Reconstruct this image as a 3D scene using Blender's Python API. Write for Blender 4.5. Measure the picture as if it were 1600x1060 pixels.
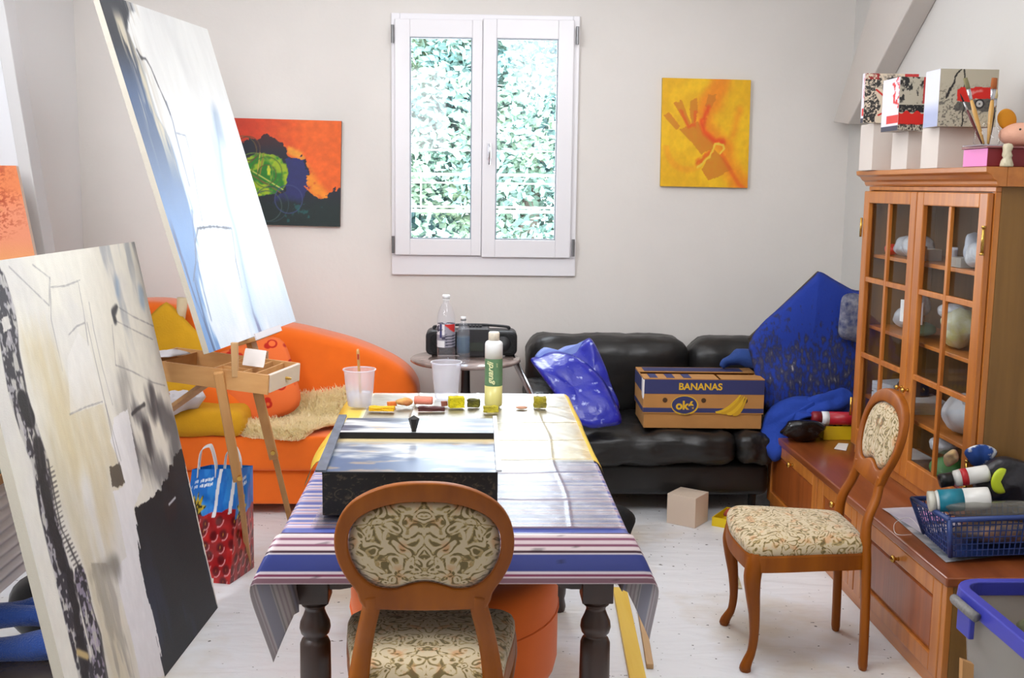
import bpy, bmesh, math, random
import numpy as np
from mathutils import Vector, Matrix, noise as mn
for o in list(bpy.data.objects): bpy.data.objects.remove(o, do_unlink=True)
S = bpy.context.scene
C = S.collection
V = Vector
R = math.radians
# ------------------------------------------------------------------ camera, world, lights, exposure
FPX, H = 1700.0, 1.63
YAW, PITCH, ROLL = R(2.1007), R(8.0436), R(0.7091)
def cam_axes():
    f = V((math.sin(YAW)*math.cos(PITCH), math.cos(YAW)*math.cos(PITCH), -math.sin(PITCH)))
    r0 = V((math.cos(YAW), -math.sin(YAW), 0)); u0 = r0.cross(f)
    return (math.cos(ROLL)*r0+math.sin(ROLL)*u0, -math.sin(ROLL)*r0+math.cos(ROLL)*u0, f)
CR, CU, CF = cam_axes()
cd = bpy.data.cameras.new('camera'); cam = bpy.data.objects.new('camera', cd); C.objects.link(cam)
m = Matrix.Identity(4)
for i in range(3):
    m[i][0], m[i][1], m[i][2] = CR[i], CU[i], -CF[i]
m[0][3], m[1][3], m[2][3] = 0, 0, H
cam.matrix_world = m
cd.sensor_fit = 'HORIZONTAL'; cd.sensor_width = 36; cd.lens = 36*FPX/1600; cd.clip_start = .05
S.camera = cam
vs = S.view_settings
vs.view_transform = 'Standard'; vs.look = 'None'; vs.exposure = -0.26; vs.gamma = 1; vs.use_curve_mapping = False
W = bpy.data.worlds.new('overcast_sky'); S.world = W; W.use_nodes = True
bgn = W.node_tree.nodes['Background']; bgn.inputs[0].default_value = (.86, .94, 1, 1); bgn.inputs[1].default_value = 19
def area(name, loc, target, sx, sy, power, col, portal=False):
    l = bpy.data.lights.new(name, 'AREA'); l.shape = 'RECTANGLE'; l.size = sx; l.size_y = sy; l.energy = power; l.color = col
    o = bpy.data.objects.new(name, l); C.objects.link(o); o.location = loc
    o.rotation_euler = (V(target)-V(loc)).to_track_quat('-Z', 'Y').to_euler()
    if portal: l.cycles.is_portal = True
    return o
area('left_roof_window_light', (-1.95, 2.3, 2.55), (1.2, 3.9, .6), 1.3, 1.3, 90, (.93, .96, 1))
area('rear_room_light', (.2, -.6, 2.5), (.2, 4.5, 1.2), 2.4, 1.0, 9, (1, .95, .9))
area('ceiling_bounce_light', (.3, 3.7, 2.9), (.3, 3.75, 0), 2.4, 3.0, 32, (1, .98, .95))
area('back_left_fill_light', (.6, 3.0, 2.9), (-2.15, 5.4, 1.2), 1.1, 1.1, 46, (.95, .96, 1))  # added fill under the ceiling for left and back walls, no lamp fitting
sl = area('left_wall_fill_light', (-.75, -.3, 2.45), (-2.1, 5.6, 1.75), .9, .9, 4.5, (.95, .97, 1)); sl.data.spread = R(42)  # added narrow fill passing the canvases to lift the left wall
area('window_portal', (.06, 6.33, 1.85), (.06, 3.0, 1.85), 1.0, 1.5, 1, (1, 1, 1), True)

# ------------------------------------------------------------------ helpers
def at(px, py, X=None, Y=None, Z=None):
    d = CF + CR*((px-800)/FPX) - CU*((py-530)/FPX)
    if X is not None: t = X/d.x
    elif Y is not None: t = Y/d.y
    else: t = (Z-H)/d.z
    return V((0, 0, H)) + d*t
def lin(c):
    return tuple(((x/255)/12.92 if x/255 <= .04045 else ((x/255+.055)/1.055)**2.4) for x in c)
def s2l(a):
    a = np.clip(np.asarray(a, float)/255, 0, 1)
    return np.where(a <= .04045, a/12.92, ((a+.055)/1.055)**2.4)
WM = {}
def tagit(o, label=None, cat=None, group=None, kind=None):
    if label: o['label'] = label
    if cat: o['category'] = cat
    if group: o['group'] = group
    if kind: o['kind'] = kind
    return o
def thing(name, label, cat, loc=(0, 0, 0), rotz=0, group=None):
    o = bpy.data.objects.new(name, None); C.objects.link(o); o.empty_display_size = .05
    o.location = loc; o.rotation_euler = (0, 0, rotz)
    WM[o.name] = Matrix.Translation(V(loc)) @ Matrix.Rotation(rotz, 4, 'Z')
    return tagit(o, label, cat, group)
def dup(o, parent=None):
    c = o.copy(); C.objects.link(c); c.parent = parent
    for ch in list(o.children): dup(ch, c)
    return c

def nn(nt, t, **kw):
    n = nt.nodes.new(t)
    for k, v in kw.items(): setattr(n, k, v)
    return n
def mat(name, col, rough=.5, metal=0, var=0, vscale=6, stretch=(1, 1, 1), bump=0, bscale=40, col2=None, spec=.5, sheen=0, trans=0, sub=0, attr=False, coat=0):
    """principled, with noise between two colours and noise bump in object space"""
    M = bpy.data.materials.new(name); M.use_nodes = True; nt = M.node_tree; b = nt.nodes['Principled BSDF']
    c = lin(col) if max(col) > 1 else col
    b.inputs['Base Color'].default_value = (*c, 1); b.inputs['Roughness'].default_value = rough; b.inputs['Metallic'].default_value = metal
    b.inputs['Specular IOR Level'].default_value = spec
    if sheen: b.inputs['Sheen Weight'].default_value = sheen
    if coat: b.inputs['Coat Weight'].default_value = coat; b.inputs['Coat Roughness'].default_value = .12
    if trans: b.inputs['Transmission Weight'].default_value = trans
    tc = nn(nt, 'ShaderNodeTexCoord'); mp = nn(nt, 'ShaderNodeMapping'); mp.inputs['Scale'].default_value = stretch
    nt.links.new(tc.outputs['Object'], mp.inputs[0])
    if attr:
        a = nn(nt, 'ShaderNodeAttribute'); a.attribute_name = 'paint'
        nt.links.new(a.outputs['Color'], b.inputs['Base Color'])
    elif var or col2:
        nz = nn(nt, 'ShaderNodeTexNoise'); nz.inputs['Scale'].default_value = vscale; nz.inputs['Detail'].default_value = 6
        nt.links.new(mp.outputs[0], nz.inputs[0])
        rp = nn(nt, 'ShaderNodeValToRGB'); rp.color_ramp.elements[0].position = .3; rp.color_ramp.elements[1].position = .7
        c2 = (lin(col2) if max(col2) > 1 else col2) if col2 else tuple(min(1, x*(1+var)) for x in c)
        c1 = c if col2 else tuple(x*(1-var) for x in c)
        rp.color_ramp.elements[0].color = (*c1, 1); rp.color_ramp.elements[1].color = (*c2, 1)
        nt.links.new(nz.outputs[0], rp.inputs[0]); nt.links.new(rp.outputs[0], b.inputs['Base Color'])
    if bump:
        n2 = nn(nt, 'ShaderNodeTexNoise'); n2.inputs['Scale'].default_value = bscale; n2.inputs['Detail'].default_value = 4
        nt.links.new(mp.outputs[0], n2.inputs[0])
        bp = nn(nt, 'ShaderNodeBump'); bp.inputs['Strength'].default_value = bump; bp.inputs['Distance'].default_value = .01
        nt.links.new(n2.outputs[0], bp.inputs['Height']); nt.links.new(bp.outputs[0], b.inputs['Normal'])
    return M
def wood(name, c1, c2, axis=1, rough=.35, sc=22, coat=.3):
    st = [1, 1, 1]; st[axis] = .07
    return mat(name, c1, rough, col2=c2, vscale=sc, stretch=tuple(st), bump=.05, bscale=60, coat=coat)
def clear(name, tint=(1, 1, 1), rough=.03, ior=1.4, frost=0, fcol=(.9, .9, .95)):
    """thin clear sheet: see-through with fresnel gloss; frost adds milky diffuse"""
    M = bpy.data.materials.new(name); M.use_nodes = True; nt = M.node_tree; nt.nodes.remove(nt.nodes['Principled BSDF'])
    out = nt.nodes['Material Output']; tr = nn(nt, 'ShaderNodeBsdfTransparent'); tr.inputs[0].default_value = (*tint, 1)
    gl = nn(nt, 'ShaderNodeBsdfGlossy'); gl.inputs['Roughness'].default_value = rough
    f0 = ((ior-1)/(ior+1))**2; ge = nn(nt, 'ShaderNodeNewGeometry'); dt = nn(nt, 'ShaderNodeVectorMath', operation='DOT_PRODUCT'); L = nt.links.new
    L(ge.outputs['Normal'], dt.inputs[0]); L(ge.outputs['Incoming'], dt.inputs[1]); ab = nn(nt, 'ShaderNodeMath', operation='ABSOLUTE'); L(dt.outputs['Value'], ab.inputs[0])
    on = nn(nt, 'ShaderNodeMath', operation='SUBTRACT'); on.inputs[0].default_value = 1; L(ab.outputs[0], on.inputs[1]); pw = nn(nt, 'ShaderNodeMath', operation='POWER'); pw.inputs[1].default_value = 5; L(on.outputs[0], pw.inputs[0])
    fr = nn(nt, 'ShaderNodeMath', operation='MULTIPLY_ADD'); fr.inputs[1].default_value = 1-f0; fr.inputs[2].default_value = f0; L(pw.outputs[0], fr.inputs[0])
    mx = nn(nt, 'ShaderNodeMixShader'); base = tr.outputs[0]
    if frost:
        d = nn(nt, 'ShaderNodeBsdfDiffuse'); d.inputs[0].default_value = (*fcol, 1)
        t2 = nn(nt, 'ShaderNodeBsdfTranslucent'); t2.inputs[0].default_value = (*fcol, 1)
        ad = nn(nt, 'ShaderNodeMixShader'); ad.inputs[0].default_value = .5
        nt.links.new(d.outputs[0], ad.inputs[1]); nt.links.new(t2.outputs[0], ad.inputs[2])
        m0 = nn(nt, 'ShaderNodeMixShader'); m0.inputs[0].default_value = frost
        nt.links.new(tr.outputs[0], m0.inputs[1]); nt.links.new(ad.outputs[0], m0.inputs[2]); base = m0.outputs[0]
    nt.links.new(base, mx.inputs[1]); nt.links.new(gl.outputs[0], mx.inputs[2]); nt.links.new(fr.outputs[0], mx.inputs[0])
    nt.links.new(mx.outputs[0], out.inputs[0])
    return M

def pxuv(BL, e, u):
    """maps photo pixels to u (right), v (down) on a leaning canvas plane"""
    n = V(e).cross(V(u)); BL = V(BL)
    def f(pts):
        out = []
        for px, py in pts:
            d = CF + CR*((px-800)/FPX) - CU*((py-530)/FPX); o = V((0, 0, H)); t = (BL-o).dot(n)/d.dot(n); q = o+d*t-BL
            out.append((q.dot(V(e))/V(e).length_squared, 1-q.dot(V(u))/V(u).length_squared))
        return out
    return f
class MB:
    def __init__(s): s.v = []; s.f = []; s.c = None
    def add(s, vs_, fs, M=None):
        k = len(s.v)
        s.v += [tuple(M @ V(p)) if M else tuple(p) for p in vs_]
        s.f += [tuple(i+k for i in f) for f in fs]
        return s
    def box(s, lo, hi, M=None):
        (x0, y0, z0), (x1, y1, z1) = lo, hi
        return s.add([(x0,y0,z0),(x1,y0,z0),(x1,y1,z0),(x0,y1,z0),(x0,y0,z1),(x1,y0,z1),(x1,y1,z1),(x0,y1,z1)],
                     [(0,3,2,1),(4,5,6,7),(0,1,5,4),(1,2,6,5),(2,3,7,6),(3,0,4,7)], M)
    def cbox(s, c, d, M=None):
        return s.box([c[i]-d[i]/2 for i in range(3)], [c[i]+d[i]/2 for i in range(3)], M)
    def prism(s, pts, off, M=None):
        n = len(pts); off = V(off)
        return s.add([V(p) for p in pts]+[V(p)+off for p in pts], [tuple(range(n))[::-1], tuple(range(n, 2*n))]+[(i, (i+1)%n, n+(i+1)%n, n+i) for i in range(n)], M)
    def tube(s, pts, r, n=10, cap=True, M=None, sq=1):
        pts = [V(p) for p in pts]; rs = r if hasattr(r, '__len__') else [r]*len(pts)
        vs_ = []; up = None
        for i, p in enumerate(pts):
            t = (pts[min(i+1, len(pts)-1)]-pts[max(i-1, 0)]).normalized()
            if up is None:
                up = V((0, 0, 1)) if abs(t.z) < .9 else V((0, 1, 0))
            a = t.cross(up).normalized(); b = a.cross(t).normalized(); up = b
            for k in range(n):
                an = 2*math.pi*(k+.5)/n
                vs_.append(p+a*math.cos(an)*rs[i]+b*math.sin(an)*rs[i]*sq)
        fs = [(i*n+k, i*n+(k+1)%n, (i+1)*n+(k+1)%n, (i+1)*n+k) for i in range(len(pts)-1) for k in range(n)]
        if cap: fs += [tuple(range(n))[::-1], tuple((len(pts)-1)*n+k for k in range(n))]
        return s.add(vs_, fs, M)
    def lathe(s, prof, c=(0, 0, 0), n=24, M=None, cap=True):
        vs_ = [(c[0]+r*math.cos(2*math.pi*k/n), c[1]+r*math.sin(2*math.pi*k/n), c[2]+z) for r, z in prof for k in range(n)]
        fs = [(i*n+k, i*n+(k+1)%n, (i+1)*n+(k+1)%n, (i+1)*n+k) for i in range(len(prof)-1) for k in range(n)]
        if cap: fs += [tuple(range(n))[::-1], tuple((len(prof)-1)*n+k for k in range(n))]
        return s.add(vs_, fs, M)
    def grid(s, fn, nu, nv, M=None):
        vs_ = [fn(i/nu, j/nv) for j in range(nv+1) for i in range(nu+1)]
        fs = [(j*(nu+1)+i, j*(nu+1)+i+1, (j+1)*(nu+1)+i+1, (j+1)*(nu+1)+i) for j in range(nv) for i in range(nu)]
        return s.add(vs_, fs, M)
    def puff(s, outline, thick, nrm, rings=10, amp=0, fs_=6, flat=.0, seed=0, power=.5, M=None, back=1.0, center=None):
        """closed pillow-like body over an outline: thickness along nrm, folds from noise"""
        o = [V(p) for p in outline]; n = len(o); nrm = V(nrm).normalized()
        c = V(center) if center else sum(o, V())/n
        vs_ = []; fs = []
        def lay(sign, first):
            idx = []
            for r in range(rings):
                q = 1-r/rings
                if r == 0 and not first: idx.append(list(range(n))); continue
                row = []
                for k in range(n):
                    p = c+(o[k]-c)*q
                    h = thick*.5*(max(0, 1-q**(2.5)))**power*(1 if sign > 0 else back)
                    if amp: p = p+nrm*(amp*mn.noise(p*fs_+V((seed, seed*1.7, 0)))*(1 if q < 1 else .5)*(1 if sign > 0 else .6))
                    row.append(len(vs_)); vs_.append(p+nrm*h*sign)
                idx.append(row)
            for r in range(rings-1):
                for k in range(n):
                    q4 = (idx[r][k], idx[r][(k+1)%n], idx[r+1][(k+1)%n], idx[r+1][k])
                    fs.append(q4 if sign > 0 else q4[::-1])
            ci = len(vs_); h = thick*.5*(1 if sign > 0 else back)
            pc = c+nrm*(amp*mn.noise(c*fs_+V((seed, seed*1.7, 0)))) if amp else c
            vs_.append(pc+nrm*h*sign)
            for k in range(n):
                t3 = (idx[-1][k], idx[-1][(k+1)%n], ci); fs.append(t3 if sign > 0 else t3[::-1])
        lay(1, True); lay(-1, False)
        return s.add(vs_, fs, M)
    def build(s, name, material, parent=None, smooth=False, bevel=0, sub=0, local=False, solid=0, colors=None, label=None, seg=2):
        me = bpy.data.meshes.new(name)
        vv = s.v
        if parent is not None and not local:
            Mi = WM[parent.name].inverted(); vv = [tuple(Mi @ V(p)) for p in vv]
        org = None
        if parent is None:
            a = np.array(vv); org = V(((a[:,0].min()+a[:,0].max())/2, (a[:,1].min()+a[:,1].max())/2, a[:,2].min()))
            vv = [tuple(V(p)-org) for p in vv]
        me.from_pydata(vv, [], s.f); me.validate(clean_customdata=False); me.update()
        bm = bmesh.new(); bm.from_mesh(me); bmesh.ops.recalc_face_normals(bm, faces=bm.faces); bm.to_mesh(me); bm.free()
        if colors is not None:
            ca = me.color_attributes.new('paint', 'FLOAT_COLOR', 'POINT')
            arr = np.ones((len(vv), 4)); arr[:, :3] = colors; ca.data.foreach_set('color', arr.ravel())
        if smooth:
            me.polygons.foreach_set('use_smooth', [True]*len(me.polygons))
        me.materials.append(material)
        o = bpy.data.objects.new(name, me); C.objects.link(o)
        if org: o.location = org
        WM[o.name] = Matrix.Translation(org) if org else (WM[parent.name].copy() if parent.name in WM else Matrix.Identity(4))
        if parent is not None: o.parent = parent
        if solid:
            md = o.modifiers.new('solid', 'SOLIDIFY'); md.thickness = solid
        if bevel:
            md = o.modifiers.new('bevel', 'BEVEL'); md.width = bevel; md.segments = seg; md.limit_method = 'ANGLE'; md.angle_limit = R(35)
            if not smooth: md.harden_normals = False
        if sub:
            md = o.modifiers.new('sub', 'SUBSURF'); md.levels = sub; md.render_levels = sub
        if label: o['label'] = label
        return o
def struct(o): o['kind'] = 'structure'; return o
def smoothcurve(pts, k=6, closed=True):
    """catmull-rom through points"""
    pts = [V(p) for p in pts]; n = len(pts); out = []
    rng = range(n) if closed else range(n-1)
    for i in rng:
        if closed: p0, p1, p2, p3 = pts[i-1], pts[i], pts[(i+1)%n], pts[(i+2)%n]
        else: p0, p1, p2, p3 = pts[max(i-1,0)], pts[i], pts[i+1], pts[min(i+2,n-1)]
        for j in range(k):
            t = j/k
            out.append(.5*((2*p1)+(p2-p0)*t+(2*p0-5*p1+4*p2-p3)*t*t+(3*p1-p0-3*p2+p3)*t**3))
    if not closed: out.append(pts[-1])
    return out
def rsq(cx, cz, hx, hz, r, n=5):
    """rounded rectangle, list of (x,z)"""
    out = []
    for (sx, sz, a0) in ((1, 1, 0), (-1, 1, 90), (-1, -1, 180), (1, -1, 270)):
        for k in range(n+1):
            a = R(a0+90*k/n); out.append((cx+sx*(hx-r)+r*math.cos(a), cz+sz*(hz-r)+r*math.sin(a)))
    return out
def rbox(name, lo, hi, material, parent=None, r=.03, amp=0, fs_=4, seg=4, seed=0, div=0, local=False):
    """rounded box, optionally lumpy"""
    bm = bmesh.new(); bmesh.ops.create_cube(bm, size=1)
    d = [hi[i]-lo[i] for i in range(3)]; c = [(hi[i]+lo[i])/2 for i in range(3)]
    for v in bm.verts: v.co = V([v.co[i]*d[i] for i in range(3)])
    bmesh.ops.bevel(bm, geom=bm.edges[:], offset=min(r, min(d)*.49), segments=seg, affect='EDGES', profile=.5)
    if div or amp:
        for _ in range(max(1, div)):
            es = [e for e in bm.edges if e.calc_length() > .06]
            if es: bmesh.ops.subdivide_edges(bm, edges=es, cuts=1, use_grid_fill=True)
    mb = MB(); bm.verts.ensure_lookup_table()
    bm.normal_update()
    vs_ = []
    for v in bm.verts:
        p = v.co+V(c)
        if amp: p = p+v.normal*(amp*mn.fractal(p*fs_+V((seed, 0, 0)), .9, 2.1, 3))
        vs_.append(p)
    mb.add(vs_, [tuple(v.index for v in f.verts) for f in bm.faces]); bm.free()
    return mb.build(name, material, parent, smooth=True, local=local)
# numpy noise for paintings
def vnoise(x, y, seed=0):
    xi = np.floor(x).astype(int); yi = np.floor(y).astype(int); fx = x-xi; fy = y-yi
    fx = fx*fx*(3-2*fx); fy = fy*fy*(3-2*fy)
    def h(a, b):
        n = (a*374761393+b*668265263+seed*144665)&0x7fffffff
        n = ((n^(n>>13))*1274126177)&0x7fffffff
        return ((n^(n>>16))&0xffff)/65535.
    return (h(xi,yi)*(1-fx)+h(xi+1,yi)*fx)*(1-fy)+(h(xi,yi+1)*(1-fx)+h(xi+1,yi+1)*fx)*fy
def fbm(x, y, o=4, seed=0):
    a = .5; t = 0; s = 0
    for i in range(o):
        t = t+a*vnoise(x*2**i, y*2**i, seed+i*7); s += a; a *= .55
    return t/s
def sst(a, b, x): 
    t = np.clip((x-a)/(b-a), 0, 1); return t*t*(3-2*t)
def segd(x, y, pts):
    d = np.full(x.shape, 9.)
    for (x0, y0), (x1, y1) in zip(pts[:-1], pts[1:]):
        dx, dy = x1-x0, y1-y0; t = np.clip(((x-x0)*dx+(y-y0)*dy)/(dx*dx+dy*dy+1e-9), 0, 1)
        d = np.minimum(d, np.hypot(x-x0-t*dx, y-y0-t*dy))
    return d
def inpoly(x, y, pts):
    r = np.zeros(x.shape, bool); n = len(pts)
    for i in range(n):
        x0, y0 = pts[i]; x1, y1 = pts[(i+1)%n]
        if y0 == y1: continue
        c = ((y0 > y) != (y1 > y)) & (x < (x1-x0)*(y-y0)/(y1-y0)+x0); r ^= c
    return r.astype(float)
def mixc(c, col, m):
    col = np.asarray(col, float); return c*(1-m[..., None])+col*m[..., None]
PAINT = mat('painted_canvas', (255,255,255), .55, attr=True, bump=.15, bscale=250)
GLOSSPAINT = mat('printed_gloss', (255,255,255), .3, attr=True)
MATTEPAINT = mat('printed_matte', (255,255,255), .8, attr=True)
def canvas(name, BL, BR, TL, th, nx, ny, fn, parent=None, m=PAINT, edge=(226,218,204), wrap=False, label=None):
    """a stretched canvas (solid panel); fn(u right, v down) gives sRGB 0-255"""
    BL, BR, TL = V(BL), V(BR), V(TL); e = BR-BL; u = TL-BL; n = e.cross(u).normalized()*-1  # n points away from viewer
    mb = MB(); mb.grid(lambda a, b: BL+e*a+u*b, nx, ny)
    g = np.mgrid[0:ny+1, 0:nx+1]; vv, uu = 1-g[0]/ny, g[1]/nx
    col = s2l(fn(uu, vv)).reshape(-1, 3)
    k = len(mb.v); q = [BL, BR, BR+u, TL]
    mb.add(q+[p+n*th for p in q], [(4,5,6,7)]+[(i, (i+1)%4, (i+1)%4+4, i+4) for i in range(4)])
    ec = np.tile(s2l(edge), (8, 1))
    if wrap: ec = np.vstack([col[[0, nx, -1, -nx-1]]]*2)
    return mb.build(name, m, parent, colors=np.vstack([col, ec]), label=label)
def textmesh(name, body, size, M4, material, parent, shear=0, ext=.0004, align='CENTER', bold=0):
    cu = bpy.data.curves.new('lettering', 'FONT'); cu.body = body; cu.size = size; cu.align_x = align; cu.align_y = 'CENTER'; cu.extrude = ext; cu.shear = shear; cu.offset = bold
    to = bpy.data.objects.new('lettering_tmp', cu); C.objects.link(to)
    dg = bpy.context.evaluated_depsgraph_get(); dg.update()
    me = bpy.data.meshes.new_from_object(to.evaluated_get(dg)); bpy.data.objects.remove(to, do_unlink=True)
    me.transform(WM[parent.name].inverted() @ M4); me.materials.clear(); me.materials.append(material)
    o = bpy.data.objects.new(name, me); C.objects.link(o); o.parent = parent; WM[o.name] = WM[parent.name].copy(); return o
def frame_mat(o, x, y, z=None):
    """matrix with origin o and axes"""
    x, y = V(x).normalized(), V(y).normalized(); z = x.cross(y) if z is None else V(z)
    M = Matrix.Identity(4)
    for i in range(3): M[i][0], M[i][1], M[i][2], M[i][3] = x[i], y[i], z[i], o[i]
    return M

# ------------------------------------------------------------------ materials
WALL = mat('wall_plaster', (226,221,216), .85, bump=.12, bscale=30, var=.02, vscale=3)
SIDEWALL = mat('side_wall_plaster', (234,234,234), .85, bump=.1, bscale=30)
WHITE = mat('white_paint', (234,230,228), .4)
PVC = mat('white_window_frame', (236,234,238), .3)
HONEY = wood('honey_wood', (172,98,36), (204,128,54), 1)
HONEYZ = wood('honey_wood_upright', (170,96,34), (202,126,52), 2)
HONEYX = wood('honey_wood_cross', (170,96,34), (202,126,52), 0)
REDW = wood('cabinet_top_wood', (120,60,28), (150,80,40), 1, rough=.28)
CABSIDE = wood('cabinet_side_wood', (120,84,36), (140,100,46), 2, rough=.5, coat=.05)
CHAIRW = wood('chair_wood', (126,62,0), (158,86,6), 2, rough=.45, sc=14, coat=.0)
CHAIRW.node_tree.nodes['Principled BSDF'].inputs['Specular IOR Level'].default_value = .3
DARKW = wood('dark_table_wood', (40,24,18), (62,36,24), 2, rough=.4, sc=18)
BEECH = wood('beech_wood', (190,138,84), (206,156,100), 0, rough=.5, coat=0)
BEECHZ = wood('beech_wood_upright', (186,134,78), (204,154,98), 2, rough=.5, coat=0)
BRASS = mat('brass', (200,160,80), .25, 1)
CHROME = mat('brushed_steel', (200,200,205), .25, 1)
GREYMETAL = mat('grey_hinge_metal', (130,130,132), .35, .8)
BLACKP = mat('black_plastic', (18,18,20), .35)
ORANGE = mat('orange_velour', (238,108,14), .95, var=.06, vscale=5, bump=.1, bscale=300, sheen=.3)
LEATHER = mat('black_leather', (26,25,25), .38, bump=.5, bscale=9, var=.2, vscale=12)
BLUECLOTH = mat('blue_work_cloth', (24,48,140), .9, bump=.25, bscale=60, var=.12, vscale=8)
GLASS = clear('clear_glass'); CABGLASS = clear('cabinet_glass', (.97,.98,.97), ior=1.2); PET = clear('clear_pet', (.97,.98,1), .06, frost=.08); CUPM = clear('frosted_cup', (.95,.95,1), .3, frost=.36, fcol=(.93,.93,1))
FILM = clear('clear_film', (.98,.98,1), .10)
def floral():
    """cream tapestry with olive and rust scrolls, mirrored about the chair's middle"""
    M = bpy.data.materials.new('floral_tapestry'); M.use_nodes = True; nt = M.node_tree; b = nt.nodes['Principled BSDF']; L = nt.links.new
    b.inputs['Roughness'].default_value = .85; b.inputs['Sheen Weight'].default_value = .2
    tc = nn(nt, 'ShaderNodeTexCoord'); sp = nn(nt, 'ShaderNodeSeparateXYZ'); L(tc.outputs['Object'], sp.inputs[0])
    ab = nn(nt, 'ShaderNodeMath', operation='ABSOLUTE'); L(sp.outputs[0], ab.inputs[0])
    cb = nn(nt, 'ShaderNodeCombineXYZ'); L(ab.outputs[0], cb.inputs[0]); L(sp.outputs[1], cb.inputs[1]); L(sp.outputs[2], cb.inputs[2])
    n1 = nn(nt, 'ShaderNodeTexNoise'); n1.inputs['Scale'].default_value = 16; n1.inputs['Detail'].default_value = 1; L(cb.outputs[0], n1.inputs[0])
    sc = nn(nt, 'ShaderNodeVectorMath', operation='SCALE'); sc.inputs['Scale'].default_value = .16; L(n1.outputs[1], sc.inputs[0])
    ad = nn(nt, 'ShaderNodeVectorMath', operation='ADD'); L(cb.outputs[0], ad.inputs[0]); L(sc.outputs[0], ad.inputs[1])
    vo = nn(nt, 'ShaderNodeTexVoronoi'); vo.inputs['Scale'].default_value = 20; L(ad.outputs[0], vo.inputs[0])
    mu = nn(nt, 'ShaderNodeMath', operation='MULTIPLY'); mu.inputs[1].default_value = 17; L(vo.outputs['Distance'], mu.inputs[0])
    si = nn(nt, 'ShaderNodeMath', operation='SINE'); L(mu.outputs[0], si.inputs[0])
    n3 = nn(nt, 'ShaderNodeTexNoise'); n3.inputs['Scale'].default_value = 60; n3.inputs['Detail'].default_value = 5; L(ad.outputs[0], n3.inputs[0])
    m3 = nn(nt, 'ShaderNodeMath', operation='MULTIPLY_ADD'); m3.inputs[1].default_value = 5.0; m3.inputs[2].default_value = -2.5; L(n3.outputs[0], m3.inputs[0])
    su = nn(nt, 'ShaderNodeMath', operation='ADD'); L(si.outputs[0], su.inputs[0]); L(m3.outputs[0], su.inputs[1])
    r1 = nn(nt, 'ShaderNodeValToRGB'); e = r1.color_ramp.elements; e[0].position = .0; e[0].color = (*lin((196,178,146)), 1); e[1].position = 1; e[1].color = (*lin((108,92,52)), 1)
    a = e.new(.25); a.color = (*lin((190,170,128)), 1); a = e.new(.42); a.color = (*lin((150,132,84)), 1); a = e.new(.6); a.color = (*lin((176,150,100)), 1)
    L(su.outputs[0], r1.inputs[0])
    n4 = nn(nt, 'ShaderNodeTexNoise'); n4.inputs['Scale'].default_value = 22; L(cb.outputs[0], n4.inputs[0])
    r2 = nn(nt, 'ShaderNodeValToRGB'); r2.color_ramp.elements[0].position = .56; r2.color_ramp.elements[0].color = (1,1,1,1); r2.color_ramp.elements[1].position = .68; r2.color_ramp.elements[1].color = (1,.72,.55,1); L(n4.outputs[0], r2.inputs[0])
    mx = nn(nt, 'ShaderNodeMix', data_type='RGBA', blend_type='MULTIPLY'); mx.inputs[0].default_value = 1; L(r1.outputs[0], mx.inputs[6]); L(r2.outputs[0], mx.inputs[7]); L(mx.outputs[2], b.inputs['Base Color'])
    return M
FLORAL = floral()

# ================================================================== ROOM
YW, XL, XR, ZC = 6.1, -2.15, 2.09, 3.05
WX0, WX1, WZ0, WZ1 = -.41, .53, 1.22, 2.52
mb = MB()
mb.box((XL-.1, YW, 0), (WX0, YW+.22, ZC)); mb.box((WX1, YW, 0), (XR+.1, YW+.22, ZC)); mb.box((WX0, YW, 0), (WX1, YW+.22, WZ0)); mb.box((WX0, YW, WZ1), (WX1, YW+.22, ZC))
struct(mb.build('wall_back', WALL))
struct(MB().box((XL-.1, -1.6, 0), (XL, YW, ZC)).build('wall_left', SIDEWALL))
struct(MB().box((XR, -1.6, 0), (XR+.1, YW, ZC)).build('wall_right', mat('right_wall_plaster', (214,212,208), .85, bump=.1, bscale=30)))
struct(MB().box((XL-.1, -1.7, 0), (XR+.1, -1.6, ZC)).build('wall_front', SIDEWALL))
struct(MB().box((XL-.1, -1.7, ZC), (XR+.1, YW+.22, ZC+.1)).build('ceiling', SIDEWALL))
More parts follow.
